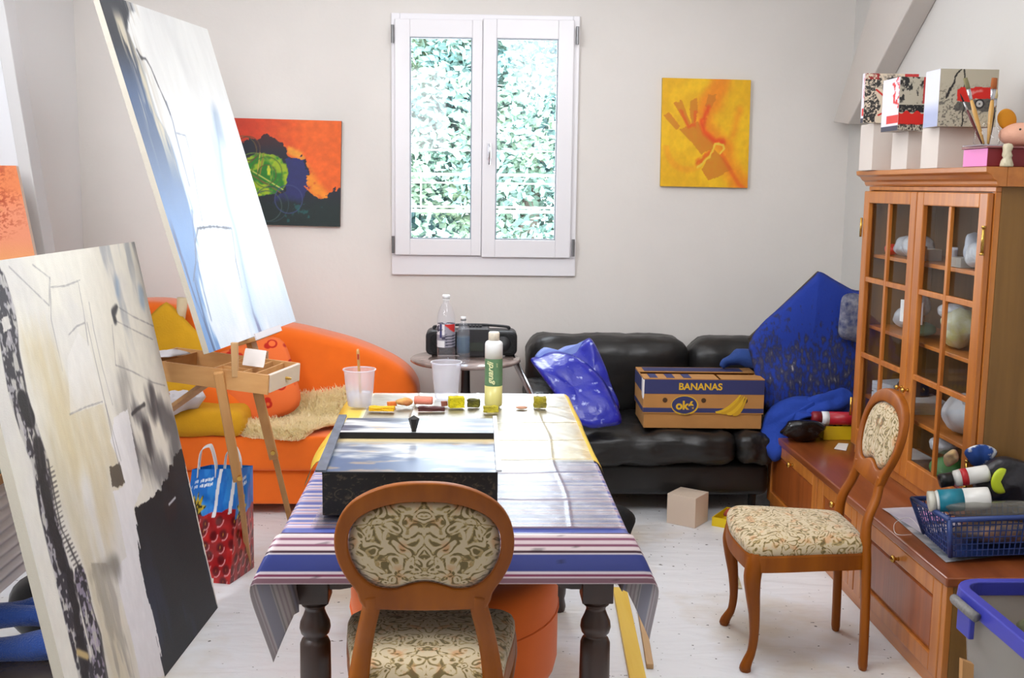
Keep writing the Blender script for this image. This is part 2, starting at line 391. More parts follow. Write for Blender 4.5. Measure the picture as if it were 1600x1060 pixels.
def floormat():
    M = mat('white_floor_sheet', (224,224,226), .38, spec=.35); nt = M.node_tree; L = nt.links.new; b = nt.nodes['Principled BSDF']
    tc = nt.nodes['Texture Coordinate']
    n1 = nn(nt, 'ShaderNodeTexNoise'); n1.inputs['Scale'].default_value = 2.2; n1.inputs['Detail'].default_value = 5; L(tc.outputs['Object'], n1.inputs[0])
    r = nn(nt, 'ShaderNodeValToRGB'); e = r.color_ramp.elements; e[0].position = .33; e[0].color = (*lin((212,202,186)), 1); e[1].position = .52; e[1].color = (*lin((232,233,236)), 1); L(n1.outputs[0], r.inputs[0])
    n2 = nn(nt, 'ShaderNodeTexNoise'); n2.inputs['Scale'].default_value = 38; n2.inputs['Detail'].default_value = 2; L(tc.outputs['Object'], n2.inputs[0])
    r2 = nn(nt, 'ShaderNodeValToRGB'); e = r2.color_ramp.elements; e[0].position = .27; e[0].color = (.13,.12,.11,1); e[1].position = .29; e[1].color = (1,1,1,1); L(n2.outputs[0], r2.inputs[0])
    mx = nn(nt, 'ShaderNodeMix', data_type='RGBA', blend_type='MULTIPLY'); mx.inputs[0].default_value = 1; L(r.outputs[0], mx.inputs[6]); L(r2.outputs[0], mx.inputs[7]); L(mx.outputs[2], b.inputs['Base Color'])
    mp = nn(nt, 'ShaderNodeMapping'); mp.inputs['Scale'].default_value = (1.2, 5, 1); mp.inputs['Rotation'].default_value = (0, 0, .12); L(tc.outputs['Object'], mp.inputs[0])
    n3 = nn(nt, 'ShaderNodeTexNoise'); n3.inputs['Scale'].default_value = 1.6; n3.inputs['Detail'].default_value = 7; n3.inputs['Distortion'].default_value = .8; L(mp.outputs[0], n3.inputs[0])
    bp = nn(nt, 'ShaderNodeBump'); bp.inputs['Strength'].default_value = .45; bp.inputs['Distance'].default_value = .03; L(n3.outputs[0], bp.inputs['Height']); L(bp.outputs[0], b.inputs['Normal'])
    return M
FLOORM = floormat()
struct(MB().box((XL-.1, -1.7, -.1), (XR+.1, YW, 0)).build('floor', FLOORM))
# right brace in front of the right wall, left slanting post and the low ledge line
q = [V((2.0, 6.09, 1.98)), V((2.0, 5.86, 1.98)), V((2.0, 4.72, 2.76)), V((2.0, 5.30, 2.95))]
tb = MB(); tb.prism([at(1301.5,191,X=1.98), at(1325,194,X=1.98), at(1325,194,X=1.98).lerp(at(1425.7,0,X=1.98),1.3), at(1301.5,191,X=1.98).lerp(at(1362,0,X=1.98),1.3)], (.109, 0, 0))
struct(tb.build('trim_1', mat('beam_white_paint', (206,200,194), .7, bump=.1), bevel=.006))
tb = MB(); p0 = at(1385,112,X=2.06); p1 = at(1408,42,X=2.06)
tb.prism([p0, p0+V((0,-.045,0)), p1+V((0,-.045,0)), p1], (.028, 0, 0))
struct(tb.build('trim_2', WHITE, bevel=.003))
tb = MB(); a0, a1 = at(74,415,Y=4.9), at(5,0,Y=4.9); d = (a1-a0).normalized(); a0 = a0-d*1.38; a1 = a1+d*.6
tb.prism([a0, a1, a1+V((-.055,0,0)), a0+V((-.055,0,0))], (0, .12, 0))
struct(tb.build('trim_3', mat('post_white_paint', (212,210,210), .6), bevel=.004))
tb = MB(); tb.prism([a0+V((-.056,.01,0)), a1+V((-.056,.01,0)), V((XL+.001, a1.y+.01, a1.z)), V((XL+.001, a0.y+.01, a0.z))], (0, .07, 0))
struct(tb.build('trim_4', mat('post_backing_paint', (232,232,236), .6)))

# ------------------------------------------------------------------ window
win = thing('window_1', 'white double casement window in the back wall, trees outside', 'window', (.06, YW, 1.12)); win['kind'] = 'structure'
mb = MB(); y0, y1 = YW-.022, YW+.002
mb.box((-.452, y0, 1.128), (.572, y1, 1.238)); mb.box((-.452, y0, 1.238), (-.405, y1, 2.545)); mb.box((.536, y0, 1.238), (.572, y1, 2.545)); mb.box((-.405, y0, 2.505), (.536, y1, 2.545))
mb.build('casing', PVC, win, bevel=.004)
mb = MB(); y0, y1 = YW-.0235, YW+.16
mb.box((-.4045, y0+.003, 1.2385), (-.375, y1, 2.5045)); mb.box((.50, y0+.003, 1.2385), (WX1-.001, y1, 2.5045)); mb.box((-.375, y0+.003, 1.2385), (.50, y1, 1.28)); mb.box((-.375, y0+.003, 2.49), (.50, y1, 2.5045)); mb.box((.025, y0+.003, 1.2805), (.065, y1, 2.4895)); mb.box((WX0+.001, YW+.004, WZ0+.001), (WX1-.001, y1, 1.238)); mb.box((WX0+.001, YW+.004, 2.505), (WX1-.001, y1, WZ1-.001))
mb.build('outer_frame', PVC, win)
def sash(x0, x1, z0, z1, gx0, gx1, gz0, gz1, hx):
    f = MB(); ya, yb = YW-.046, YW-.0235
    for (lo, hi) in (((x0, ya, z0), (gx0, yb, z1)), ((gx1, ya, z0), (x1, yb, z1)), ((gx0, ya, z0), (gx1, yb, gz0)), ((gx0, ya, gz1), (gx1, yb, z1))): f.box(lo, hi)
    so = f.build('sash', PVC, win, bevel=.004)
    g = MB(); i = .007; ya, yb = YW-.040, YW-.025
    g2 = MB()
    for (lo, hi) in (((gx0-.001, ya, gz0), (gx0+i, yb, gz1)), ((gx1-i, ya, gz0), (gx1+.001, yb, gz1)), ((gx0+i, ya, gz0-.001), (gx1-i, yb, gz0+i)), ((gx0+i, ya, gz1-i), (gx1-i, yb, gz1+.001))): g2.box(lo, hi)
    g2.build('glazing_bead', mat('bead_grey', (150,160,170), .5), so)
    g.box((gx0+i, YW-.034, gz0+i), (gx1-i, YW-.030, gz1-i)); g.build('pane', GLASS, so)
    for hz in (z0+.01, z1-.13):
        h = MB(); h.tube([(hx, YW-.054, hz), (hx, YW-.054, hz+.095)], .0085, 12); h.build('hinge', GREYMETAL, so)
sash(-.432, .043, 1.240, 2.512, -.350, -.012, 1.330, 2.418, -.442)
sash(.046, .540, 1.232, 2.520, .120, .455, 1.330, 2.418, .556)
hd = MB(); hx = .085; hd.box((hx-.014, YW-.054, 1.77), (hx+.014, YW-.0465, 1.86)); ho = hd.build('handle_plate', PVC, win, bevel=.003)
hd = MB(); hd.tube([(hx, YW-.056, 1.845), (hx, YW-.085, 1.845), (hx, YW-.092, 1.83), (hx, YW-.088, 1.74)], [.008,.009,.009,.006], 12); hd.build('handle', CHROME, ho, smooth=True)
# outside: rail and tree
rl = MB()
for z, r in ((1.475, .009), (1.50, .006), (1.64, .004), (1.69, .008), (1.83, .003)):
    rl.tube([(-.75, 6.5, z), (.95, 6.5, z)], r, 8)
rl.tube([(-.31, 6.5, 1.49), (-.31, 6.5, 1.69)], .004, 8)
for x in (-.74, .94): rl.tube([(x, 6.5, 1.35), (x, 6.5, 1.9)], .012, 8); rl.tube([(x, 6.5, 1.4), (x, 6.32, 1.4)], .01, 8); rl.tube([(x, 6.5, 1.85), (x, 6.32, 1.85)], .01, 8)
rl.build('guard_rail', WHITE, win)
def tree(name, c, rad, n, label, seed, size, lm):
    rnd = random.Random(seed)
    t = thing(name, label, 'tree', (c[0], c[1], -6), 0, )
    lv = MB()
    blobs = [(V((c[0]+rnd.uniform(-1,1)*rad[0], c[1]+rnd.uniform(-1,1)*rad[1], c[2]+rnd.uniform(-1,1)*rad[2])), rnd.uniform(.5,1.1)) for _ in range(60)]
    vs_ = []; fs = []
    for i in range(n):
        b, r = rnd.choice(blobs)
        d = V((rnd.gauss(0,1), rnd.gauss(0,1), rnd.gauss(0,1))).normalized()*r*(rnd.random()**.35)
        p = b+d; a = V((rnd.gauss(0,1), rnd.gauss(0,1), rnd.gauss(0,.6))).normalized(); bb = a.cross(V((rnd.gauss(0,1), rnd.gauss(0,1), rnd.gauss(0,1)))).normalized()
        s = size*rnd.uniform(.6,1.3); k = len(vs_)
        vs_ += [p-a*s, p+bb*s*.5, p+a*s, p-bb*s*.5]; fs.append((k,k+1,k+2,k+3))
    lv.add(vs_, fs); lv.build('foliage', lm, t)
    tr = MB(); tr.tube([(c[0], c[1], -6), (c[0]+.1, c[1], -2), (c[0], c[1], c[2]-.3), (c[0]+.2, c[1], c[2]+1)], [.3,.24,.16,.05], 10); tr.build('trunk', mat('bark', (120,110,100), .9), t)
LEAF = mat('pale_leaves', (70,116,132), .6, col2=(130,148,116), vscale=.8)
for nd in LEAF.node_tree.nodes:
    if nd.type == 'BSDF_PRINCIPLED': nd.inputs['Subsurface Weight'].default_value = 0; nd.inputs['Specular IOR Level'].default_value = .2
tree('broadleaf_tree', (.7, 14.5, 1.3), (2.3, 1.2, 2.5), 70000, 'leafy pale green tree outside behind the window panes', 12, .066, LEAF)

# ------------------------------------------------------------------ wall paintings
def fn_cabbage(u, v):
    n = fbm(u*7, v*7, 4, 1); n2 = fbm(u*22, v*22, 3, 5)
    c = np.ones(u.shape+(3,))*np.array([214,74,14.]); c = mixc(c, (232,100,22), sst(.3,.8,u+n*.4-.2)*.9); c = mixc(c, (190,40,10), sst(.55,.1,u)*.7)
    w = (n-.5)*.09+(n2-.5)*.06
    # yellow wedge
    c = mixc(c, (236,140,30), sst(.10,.02,segd(u+w, v+w, [(.66,.45),(.76,.62),(.88,.76)]))*sst(.35,.6,n2+.2))
    c = mixc(c, (230,150,40), sst(.06,.01,segd(u+w, v+w, [(.55,.28),(.64,.33)])))
    dark = inpoly(u+w, v+w*1.2, [(-.2,.22),(.08,.22),(.2,.17),(.34,.15),(.5,.22),(.53,.33),(.64,.36),(.68,.34),(.72,.5),(.68,.62),(.78,.72),(.88,.74),(.94,.66),(1.3,.5),(1.3,1.3),(-.3,1.3)])
    c = mixc(c, (20,24,40), dark)
    blue = inpoly(u+w, v+w, [(.5,.36),(.66,.33),(.71,.5),(.68,.72),(.6,.85),(.35,.82),(.5,.66),(.55,.5)])*dark
    c = mixc(c, (34,40,104), blue*.9); c = mixc(c, (60,20,26), dark*sst(.34,.2,v)*(u > .25)*.8); c = mixc(c, (14,34,34), dark*sst(.66,.85,v+(n-.5)*.2))
    cx, cy = .34, .52; r = np.hypot((u-cx)*1.0, (v-cy))/.21+(n2-.5)*.25
    c = mixc(c, (150,176,20), sst(1.0,.93,r)); c = mixc(c, (30,120,24), sst(1.0,.93,r)*sst(.4,.6,fbm(u*11,v*11,3,9)))
    c = mixc(c, (196,204,40), sst(1.0,.9,r)*sst(.6,.72,fbm(u*16,v*9,3,19)))
    ang = 0
    for (x0,y0,x1,y1,k) in ((.12,.42,.5,.66,(190,200,90)),(.11,.45,.48,.69,(120,90,40)),(.3,.32,.28,.5,(180,170,60)),(.33,.33,.3,.52,(140,120,40))):
        c = mixc(c, k, sst(.008,.003,segd(u, v, [(x0,y0),(x1,y1)])))
    for (x,y,rr,k) in ((.36,.52,.08,(90,80,30)),(.36,.5,.13,(70,100,30)),(.36,.82,.13,(70,84,80)),(.4,.8,.15,(40,60,70)),(.55,.75,.12,(60,66,120)),(.15,.3,.12,(100,80,40)),(.2,.28,.1,(90,60,40)),(.25,.5,.16,(110,140,50))):
        c = mixc(c, k, sst(.007,.002,np.abs(np.hypot(u-x, (v-y)*.9)-rr))*.8)
    c = mixc(c, (20,90,90), sst(.62,.75,n2)*inpoly(u,v,[(.5,.8),(.85,.78),(.85,.95),(.5,.97)])*.7)
    return c*(.92+.16*n2[...,None])
canvas('painting', at(352,350,Y=YW-.032), at(531,354.5,Y=YW-.032), at(352,184,Y=YW-.032), .03, 190, 180, fn_cabbage, edge=(90,40,30))
tagit(bpy.data.objects['painting'], 'square orange and dark blue painting with a green ball, hung behind the easel', 'painting')
def fn_hand(u, v):
    n = fbm(u*5, v*5, 4, 31); n2 = fbm(u*26, v*26, 3, 4)
    c = np.ones(u.shape+(3,))*np.array([230,174,6.]); c = mixc(c, (242,190,14), sst(.4,.7,n)); w = (n-.5)*.05+(n2-.5)*.03
    og = sst(.18,.02,segd(u, v, [(.66,.0),(.6,.15),(.5,.3),(.5,.42),(.56,.52),(.72,.62),(.78,.8),(.9,.97)])+(n-.5)*.1)
    c = mixc(c, (238,128,10), og*.75)
    c = mixc(c, (240,140,10), sst(.08,.0,segd(u,v,[(.88,.28),(.82,.5)])+(n-.5)*.06)*.6)
    c = mixc(c, (240,140,16), sst(.05,.01,np.abs(np.hypot((u-.3)/1.1,(v-.62))-.22))*(v > .62)*(u < .45)*.4)
    br = np.zeros(u.shape)
    for poly in ([(.02,.35),(.08,.31),(.21,.44),(.17,.48)], [(.14,.24),(.22,.2),(.33,.41),(.3,.45)], [(.3,.19),(.39,.17),(.4,.4),(.34,.42)], [(.51,.13),(.62,.14),(.55,.25),(.47,.24)],
                 [(.2,.47),(.35,.42),(.42,.4),(.48,.5),(.62,.57),(.58,.66),(.46,.7),(.36,.6)], [(.47,.84),(.62,.66),(.7,.72),(.82,.83),(.56,.95)]):
        br = np.maximum(br, inpoly(u+w, v+w, poly))
    c = mixc(c, (206,120,22), br*(.6+.35*n2)); c = mixc(c, (228,74,8), sst(.05,.0,segd(u+w,v+w,[(.51,.25),(.46,.42),(.5,.5),(.62,.58),(.7,.57)]))*.9)
    c = mixc(c, (226,80,10), sst(.03,.0,segd(u+w,v+w,[(.22,.3),(.3,.44),(.38,.43),(.38,.3)]))*.7); c = mixc(c, (226,84,10), sst(.04,.0,segd(u+w,v+w,[(.58,.68),(.42,.78)]))*.8)
    c = mixc(c, (226,90,16), sst(.04,.0,segd(u+w,v+w,[(.7,.7),(.8,.84),(.9,.97),(.94,.99)]))*.7)
    c = mixc(c, (236,196,60), sst(.016,.006,segd(u+w*.5,v+w*.5,[(.42,.82),(.56,.72),(.62,.6),(.7,.6),(.72,.64),(.68,.69)])))
    return c*(.96+.08*n2[...,None])
o = canvas('painting', at(1032,291,Y=YW-.028), at(1168,294,Y=YW-.028), at(1035.5,121.5,Y=YW-.028), .026, 150, 180, fn_hand, edge=(200,160,10))
tagit(o, 'yellow and orange painting of a hand print, hung right of the window', 'painting')

# ================================================================== DINING TABLE
tbl = thing('dining_table', 'dark wooden dining table with turned legs under the striped cloth', 'table', (-.04, 3.4, 0))
TX0, TX1, TY0, TY1, TZ = -.47, .39, 2.66, 4.47, .76
mb = MB(); mb.box((TX0, TY0, TZ-.03), (TX1, TY1, TZ)); mb.build('tabletop', DARKW, tbl, bevel=.005)
def bracket(mb, x0, x1, y, zt, zb, th):
    n = 24; top = []; 
    for i in range(n+1):
        t = i/n; x = x0+(x1-x0)*t; e = min(t, 1-t)*(x1-x0)
        z = zb+(zt-zb)*.35*(sst(.09, .16, e)+.5*sst(.05, .07, e)) if True else zb
        top.append(V((x, y, float(z))))
    mb.prism([V((x0, y, zt))]+top+[V((x1, y, zt))], (0, th, 0))
mb = MB(); bracket(mb, -.37, .293, 2.745, .73, .575, .025); bracket(mb, -.37, .293, 4.03, .73, .575, .025)
mb.box((TX0+.03, 2.8, .62), (TX0+.055, 4.05, .73)); mb.box((TX1-.055, 2.8, .62), (TX1-.03, 4.05, .73)); mb.build('apron', DARKW, tbl)
LP = [(.0,0),(.030,.0),(.034,.02),(.028,.05),(.033,.07),(.037,.12),(.041,.2),(.042,.34),(.041,.418),(.036,.430),(.030,.436),(.031,.441),(.038,.448),(.042,.463),(.040,.478),(.031,.498),(.026,.512),(.029,.522),(.037,.527),(.030,.533),(.036,.538),(.038,.544)]
for x, y in ((-.412, 2.77), (.335, 2.77), (-.412, 4.02), (.335, 4.02)):
    mb = MB(); mb.lathe([(r*.98, z) for r, z in LP], (x, y, 0), 28); mb.box((x-.041, y-.041, .540), (x+.041, y+.041, .73)); mb.build('leg', DARKW, tbl, smooth=False, bevel=.002)
for o in tbl.children:
    if o.name.startswith('leg'):
        for p in o.data.polygons: p.use_smooth = len(p.vertices) == 4 and p.area < .002
# ---- striped cloth
CE0, CE1 = TX0-.003, TX1+.003
def drop(a, o):
    out = o*(1-math.exp(-a/o)); return out, math.sqrt(max(0, a*a-out*out)) if a > 0 else 0
def clothpt(s, t, aL, aR, z0, eo=0, zadd=0, Yf=TY0-.004, Yb=TY1+.004):
    """s,t flat cloth coordinates: s from CE0-aL..CE1+aR, t = Y minus front edge (negative hangs)"""
    x, y, z = min(max(s, CE0), CE1), min(max(Yf+t, Yf), Yb), z0
    b = max(0, -t); bo = max(0, Yf+t-Yb); a = max(0, CE0-s, s-CE1); sg = -1 if s < CE0 else 1
    k = math.exp(-max(0, t)/.22)
    xo, zd = drop(a, .016+eo); zd *= (1-(.30*k*k if s > 0 else 0)); xo -= .05*(a/.2)*k*(1 if s < 0 else .35)
    ow = .10; yo = ow*(1-math.exp(-b/ow*1.15)); zf = math.sqrt(max(0, b*b-yo*yo))
    # the front strip fans out a little beyond the corner
    x += sg*xo; z -= zd
    mid = (x-(CE0+CE1)/2)/((CE1-CE0)/2)
    x += .070*(b/.15)*np.sign(mid)*max(0, abs(mid)-.25)/.75
    y -= yo*(1-.25*min(1, a/.2)); z -= zf*(1-.0*a)
    yo2, zd2 = drop(bo, .02); y += yo2; z -= zd2
    if a > .02: x += .012*math.sin(t*9+1.3)*min(1, a/.1)*(1-k)
    return (x, y, z+zadd)
STR = [(-1,(214,200,206)),(.009,(62,26,44)),(.017,(214,196,196)),(.028,(128,70,96)),(.034,(206,186,190)),(.044,(128,74,98)),(.050,(216,200,200)),(.058,(58,24,40)),(.064,(216,206,210)),(.068,(52,62,128)),(.107,(214,200,206)),(.113,(126,52,84)),(.119,(216,200,204)),(.122,(122,88,98)),(.132,(222,204,208))]
STT = [(0,(80,92,160)),(.030,(206,188,196)),(.036,(150,96,124)),(.040,(206,190,200)),(.052,(122,130,182)),(.062,(206,186,190)),(.066,(188,130,130)),(.070,(206,190,196)),(.078,(96,108,170)),(.098,(214,202,206)),(.104,(160,110,130)),(.107,(214,200,204))]
def stripe(t):
    if t < 0:
        d = -t; c = STR[0][1]
        for a, k in STR:
            if d >= a: c = k
        if d < .009: c = (80,92,160)
        return c
    d = t % .115; c = STT[0][1]
    for a, k in STT:
        if d >= a: c = k
    return c
def cloth(name, aL, aR, t0, t1, nx, ny, z0, cf, material, solid=.0012, tzero=0, wr=0, parent=None, eo=0, eL=0):
    mb = MB(); ss = [CE0-aL+(CE1-CE0+aL+aR)*i/nx for i in range(nx+1)]; ts = [t0+(t1-t0)*j/ny for j in range(ny+1)]
    vs_ = []; cols = []
    for t in ts:
        for s in ss:
            p = V(clothpt(s, t, aL, aR, z0, eo+(eL if s < 0 else 0)))
            if wr: p.z += wr*(mn.fractal(V((s*6, t*5, 1)), 1, 2, 4)*.5+.5)
            vs_.append(p); cols.append(cf(s, t))
    fs = [(j*(nx+1)+i, j*(nx+1)+i+1, (j+1)*(nx+1)+i+1, (j+1)*(nx+1)+i) for j in range(ny) for i in range(nx)]
    mb.add(vs_, fs); return mb.build(name, material, parent, smooth=True, solid=solid, colors=s2l(np.array(cols)))
WAX = mat('waxed_cloth', (255,255,255), .32, attr=True, spec=.45)
def underside(M):
    """the back of the waxed cloth is a plain pale weave"""
    nt = M.node_tree; b = nt.nodes['Principled BSDF']; a = nt.nodes['Attribute']
    g = nn(nt, 'ShaderNodeNewGeometry'); mx = nn(nt, 'ShaderNodeMix', data_type='RGBA'); m2 = nn(nt, 'ShaderNodeMix', data_type='RGBA'); m2.inputs[0].default_value = .55
    nt.links.new(a.outputs['Color'], m2.inputs[6]); m2.inputs[7].default_value = (.42,.40,.42,1)
    return M
def ccol(s, t):
    c = stripe(t)
    if t < -.02 and mn.noise(V((s*22, t*60, 5))) > .56: c = tuple(x*.72 for x in c)
    return c
o = cloth('tablecloth', .212, .22, -.134, .72, 96, 290, TZ+.0016, ccol, WAX)
UND = mat('cloth_underside', (150,148,152), .9, attr=True)
nt = UND.node_tree; mx = nn(nt, 'ShaderNodeMix', data_type='RGBA'); mx.inputs[0].default_value = .72; mx.inputs[7].default_value = (.36,.35,.36,1)
nt.links.new(nt.nodes['Attribute'].outputs['Color'], mx.inputs[6]); nt.links.new(mx.outputs[2], nt.nodes['Principled BSDF'].inputs['Base Color'])
o.data.materials.append(UND); o.modifiers['solid'].material_offset = 1
tagit(o, 'blue and mauve striped wax tablecloth with its corners hanging down', 'tablecloth')
YEL = mat('yellow_wax_cloth', (255,255,255), .35, attr=True)
def ycol(s, t):
    n = mn.fractal(V((s*7, t*7, 3)), 1, 2, 3); c = np.array((236,200,70.))
    inner = (s > CE0+.05 and s < CE1-.02)
    if inner: c = c*.22+np.array((250,246,236))*.78  # window glare painted in: middle of the yellow cover whitened
    if mn.noise(V((s*13+4, t*16, 9))) > .42: c = c*.8
    if t < .707+.004*math.sin(s*30): c = np.array((96,66,50.))
    return tuple(np.clip(c+n*10, 0, 255))
def yclothz(): pass
o = cloth('table_cover', .105, .05, .70, 1.90, 60, 60, TZ+.0045, ycol, YEL, solid=.0008, eo=.012, eL=.075)
tagit(o, 'yellow wax cover over the back half of the dining table', 'tablecloth')
# ---- clear plastic sheet
def film_mat():
    M = bpy.data.materials.new('glossy_film'); M.use_nodes = True; nt = M.node_tree; L = nt.links.new; nt.nodes.remove(nt.nodes['Principled BSDF'])
    tc = nn(nt, 'ShaderNodeTexCoord'); mp = nn(nt, 'ShaderNodeMapping'); mp.inputs['Scale'].default_value = (1, 2.2, 1); mp.inputs['Rotation'].default_value = (0,0,.5); L(tc.outputs['Object'], mp.inputs[0])
    n = nn(nt, 'ShaderNodeTexNoise'); n.inputs['Scale'].default_value = 5; n.inputs['Detail'].default_value = 5; n.inputs['Distortion'].default_value = 1.2; L(mp.outputs[0], n.inputs[0])
    bp = nn(nt, 'ShaderNodeBump'); bp.inputs['Strength'].default_value = .20; bp.inputs['Distance'].default_value = .012; L(n.outputs[0], bp.inputs['Height'])
    tr = nn(nt, 'ShaderNodeBsdfTransparent'); gl = nn(nt, 'ShaderNodeBsdfGlossy'); gl.inputs['Roughness'].default_value = .36; L(bp.outputs[0], gl.inputs['Normal'])
    lw = nn(nt, 'ShaderNodeFresnel'); lw.inputs[0].default_value = 2.3; L(bp.outputs[0], lw.inputs['Normal'])
    mx = nn(nt, 'ShaderNodeMixShader'); L(lw.outputs[0], mx.inputs[0]); L(tr.outputs[0], mx.inputs[1]); L(gl.outputs[0], mx.inputs[2]); L(mx.outputs[0], nt.nodes['Material Output'].inputs[0]); return M
mb = MB(); nx, ny = 200, 460
fold = [-.22, .02, .26]; foldy = [2.92, 3.2, 3.36, 3.62, 3.9, 4.18]
def filmpt(a, b):
    x = TX0+.065+(TX1-TX0-.07)*a; y = 2.672+(TY1-2.672-.01)*b
    z = TZ+.0075 + .004*(mn.fractal(V((x*5, y*4, 2)), 1, 2, 4)*.5+.5)
    for f in fold: z += .0022*math.exp(-((x-f-.006*math.sin(y*9))/.005)**2)
    for f in foldy: z += .0022*math.exp(-((y-f-.004*math.sin(x*11+f))/.005)**2)
    z += .004*max(0, mn.noise(V((x*14+y*9, y*3, 7))))*max(0, (a-.55)/.45)
    return (x, y, z)
mb.grid(filmpt, nx, ny)
o = mb.build('plastic_sheet', film_mat(), smooth=True); tagit(o, 'clear creased plastic sheet laid over the table covers, glaring with window light', 'plastic sheet')

# ------------------------------------------------------------------ black painting box
ZT = TZ+.0165
bx = thing('wooden_box', 'black wooden box with sloping lid and small knob, on the table', 'box', (-.17, 2.98, ZT))
BB = mat('scratched_black_paint', (20,18,18), .45, attr=True)
fy, by, lz0, lz1, x0, x1 = 2.745, 3.20, .893, .925, -.385, .068
def fn_front(u, v):
    n = fbm(u*60+9*fbm(u*4,v*4,3,8), v*14, 4, 40); c = np.ones(u.shape+(3,))*np.array((14,13,13.)); c = mixc(c, (96,80,62), sst(.60,.72,n)*.7)
    c = mixc(c, (130,110,84), sst(.004,.001,np.abs(np.hypot(u-.12, (v-.5)*.4)-.05))*.6)
    return c
canvas('front_panel', (x0, fy, ZT), (x1, fy, ZT), (x0, fy, lz0-.004), .014, 200, 60, fn_front, bx, BB, edge=(16,15,15))
BLK = mat('black_paint', (18,17,18), .4, var=.3, vscale=20)
mb = MB(); th = .014
for xa in (x0, x1-th): mb.prism([V((xa, fy+.0145, ZT)), V((xa, by, ZT)), V((xa, by, lz1-.004)), V((xa, fy+.0145, lz0-.004))], (th, 0, 0))
mb.box((x0+th, by-th, ZT), (x1-th, by, lz1-.006)); mb.box((x0+th, fy+.015, ZT), (x1-th, by-th, ZT+.01)); mb.build('box_body', BLK, bx)
def lidz(y): return lz0+(lz1-lz0)*(y-fy)/(by-fy)
def fn_lid(seed, dark):
    def f(u, v):
        n = fbm(u*3, v*6, 5, seed); c = np.ones(u.shape+(3,))*np.array((168,172,180.))
        c = mixc(c, (206,204,200), sst(.40,.65,n)); c = mixc(c, (70,84,112), sst(.5,.2,n)*.9+0*v); c = mixc(c, (40,52,78), sst(.50,.68,fbm(u*2.2,v*7,4,seed+4))*dark)
        if dark < .6: c = mixc(c, (206,186,140), sst(.24,.10,v+(n-.5)*.1)); c = mixc(c, (62,84,120), sst(.12,-.05,.52-v+u*.55+(n-.5)*.5)*.95)
        else: c = mixc(c, (44,54,76), sst(.35,.1,v+(n-.5)*.6)*.7)
        c = mixc(c, (186,150,110), sst(.64,.75,fbm(u*4,v*9,4,seed+9))*.6); c = mixc(c, (30,32,40), sst(.03,.0,1-v)); return c
    return f
LIDM = mat('varnished_lid_paint', (255,255,255), .30, attr=True, spec=.45)
ym = 3.03
canvas('lower_lid', (x0-.0, fy-.004, lidz(fy)), (x1, fy-.004, lidz(fy)), (x0, ym+.02, lidz(ym+.02)), .006, 150, 60, fn_lid(3, .5), bx, LIDM, edge=(20,20,22))
ul = canvas('upper_lid', (x0+.012, ym, lidz(ym)+.018), (x1-.006, ym, lidz(ym)+.018), (x0+.012, by+.004, lidz(by)+.010), .008, 150, 60, fn_lid(21, .9), bx, LIDM, edge=(14,14,16))
mb = MB(); mb.box((x0+.012, ym-.003, lidz(ym)+.0005), (x1-.006, ym-.0005, lidz(ym)+.018)); mb.build('lid_edge', BLK, bx)
mb = MB(); mb.prism([V((x0-.016, fy-.012, lidz(fy)+.001)), V((x0+.011, fy-.012, lidz(fy)+.001)), V((x0+.011, by+.004, lidz(by)+.014)), V((x0-.012, by+.004, lidz(by)+.014))], (0, 0, .006)); mb.build('side_trim', mat('worn_grey_blue_paint', (88,94,108), .4, var=.3, vscale=30), bx)
mb = MB(); mb.prism([V((x1-.004, fy-.008, lidz(fy)+.002)), V((x1+.010, fy-.008, lidz(fy)+.002)), V((x1+.006, by+.004, lidz(by)+.012)), V((x1-.005, by+.004, lidz(by)+.012))], (0, 0, .006)); mb.build('side_trim', mat('worn_white_paint', (206,208,214), .4, var=.2, vscale=40), bx)
kx, ky = -.165, ym+.012; kz = lidz(ym)+.018
mb = MB(); mb.lathe([(.007,0),(.0075,.006),(.010,.014),(.0155,.036),(.0155,.038),(.0,.048)], (kx, ky, kz), 6); mb.build('knob', BLK, bx)

# ------------------------------------------------------------------ orange pouf under the table
pf = thing('pouf', 'orange round pouf on steel feet, under the dining table', 'stool', (-.05, 3.3, 0))
out = [(-.05+.33*math.cos(a)*(1 if abs(math.cos(a)) < 2 else 1), 3.35+.40*math.sin(a)) for a in [2*math.pi*k/40 for k in range(40)]]
mb = MB(); n = 40; rings = [(.90,.105),(.98,.12),(1,.15),(1,.30),(1,.38),(.985,.42),(.93,.445),(.8,.452),(.4,.455)]
vs_ = [(-.05+(x+.05)*q, 3.35+(y-3.35)*q, z) for q, z in rings for x, y in out]
fs = [(i*n+k, i*n+(k+1)%n, (i+1)*n+(k+1)%n, (i+1)*n+k) for i in range(len(rings)-1) for k in range(n)]+[tuple(range(n))[::-1], tuple((len(rings)-1)*n+k for k in range(n))]
mb.add(vs_, fs); mb.build('upholstery', ORANGE, pf, smooth=True)
mb = MB(); mb.tube([(x*1.003+.05*.003, y, .31) for x, y in out]+[(out[0][0]*1.003, out[0][1], .31)], .004, 6); mb.build('piping', ORANGE, pf, smooth=True)
for x, y in ((.15, 3.60), (-.25, 3.60), (.15, 3.10), (-.25, 3.10)):
    mb = MB(); mb.lathe([(.024,0),(.024,.112)], (x, y, 0), 20); mb.build('foot', CHROME, pf, smooth=False)

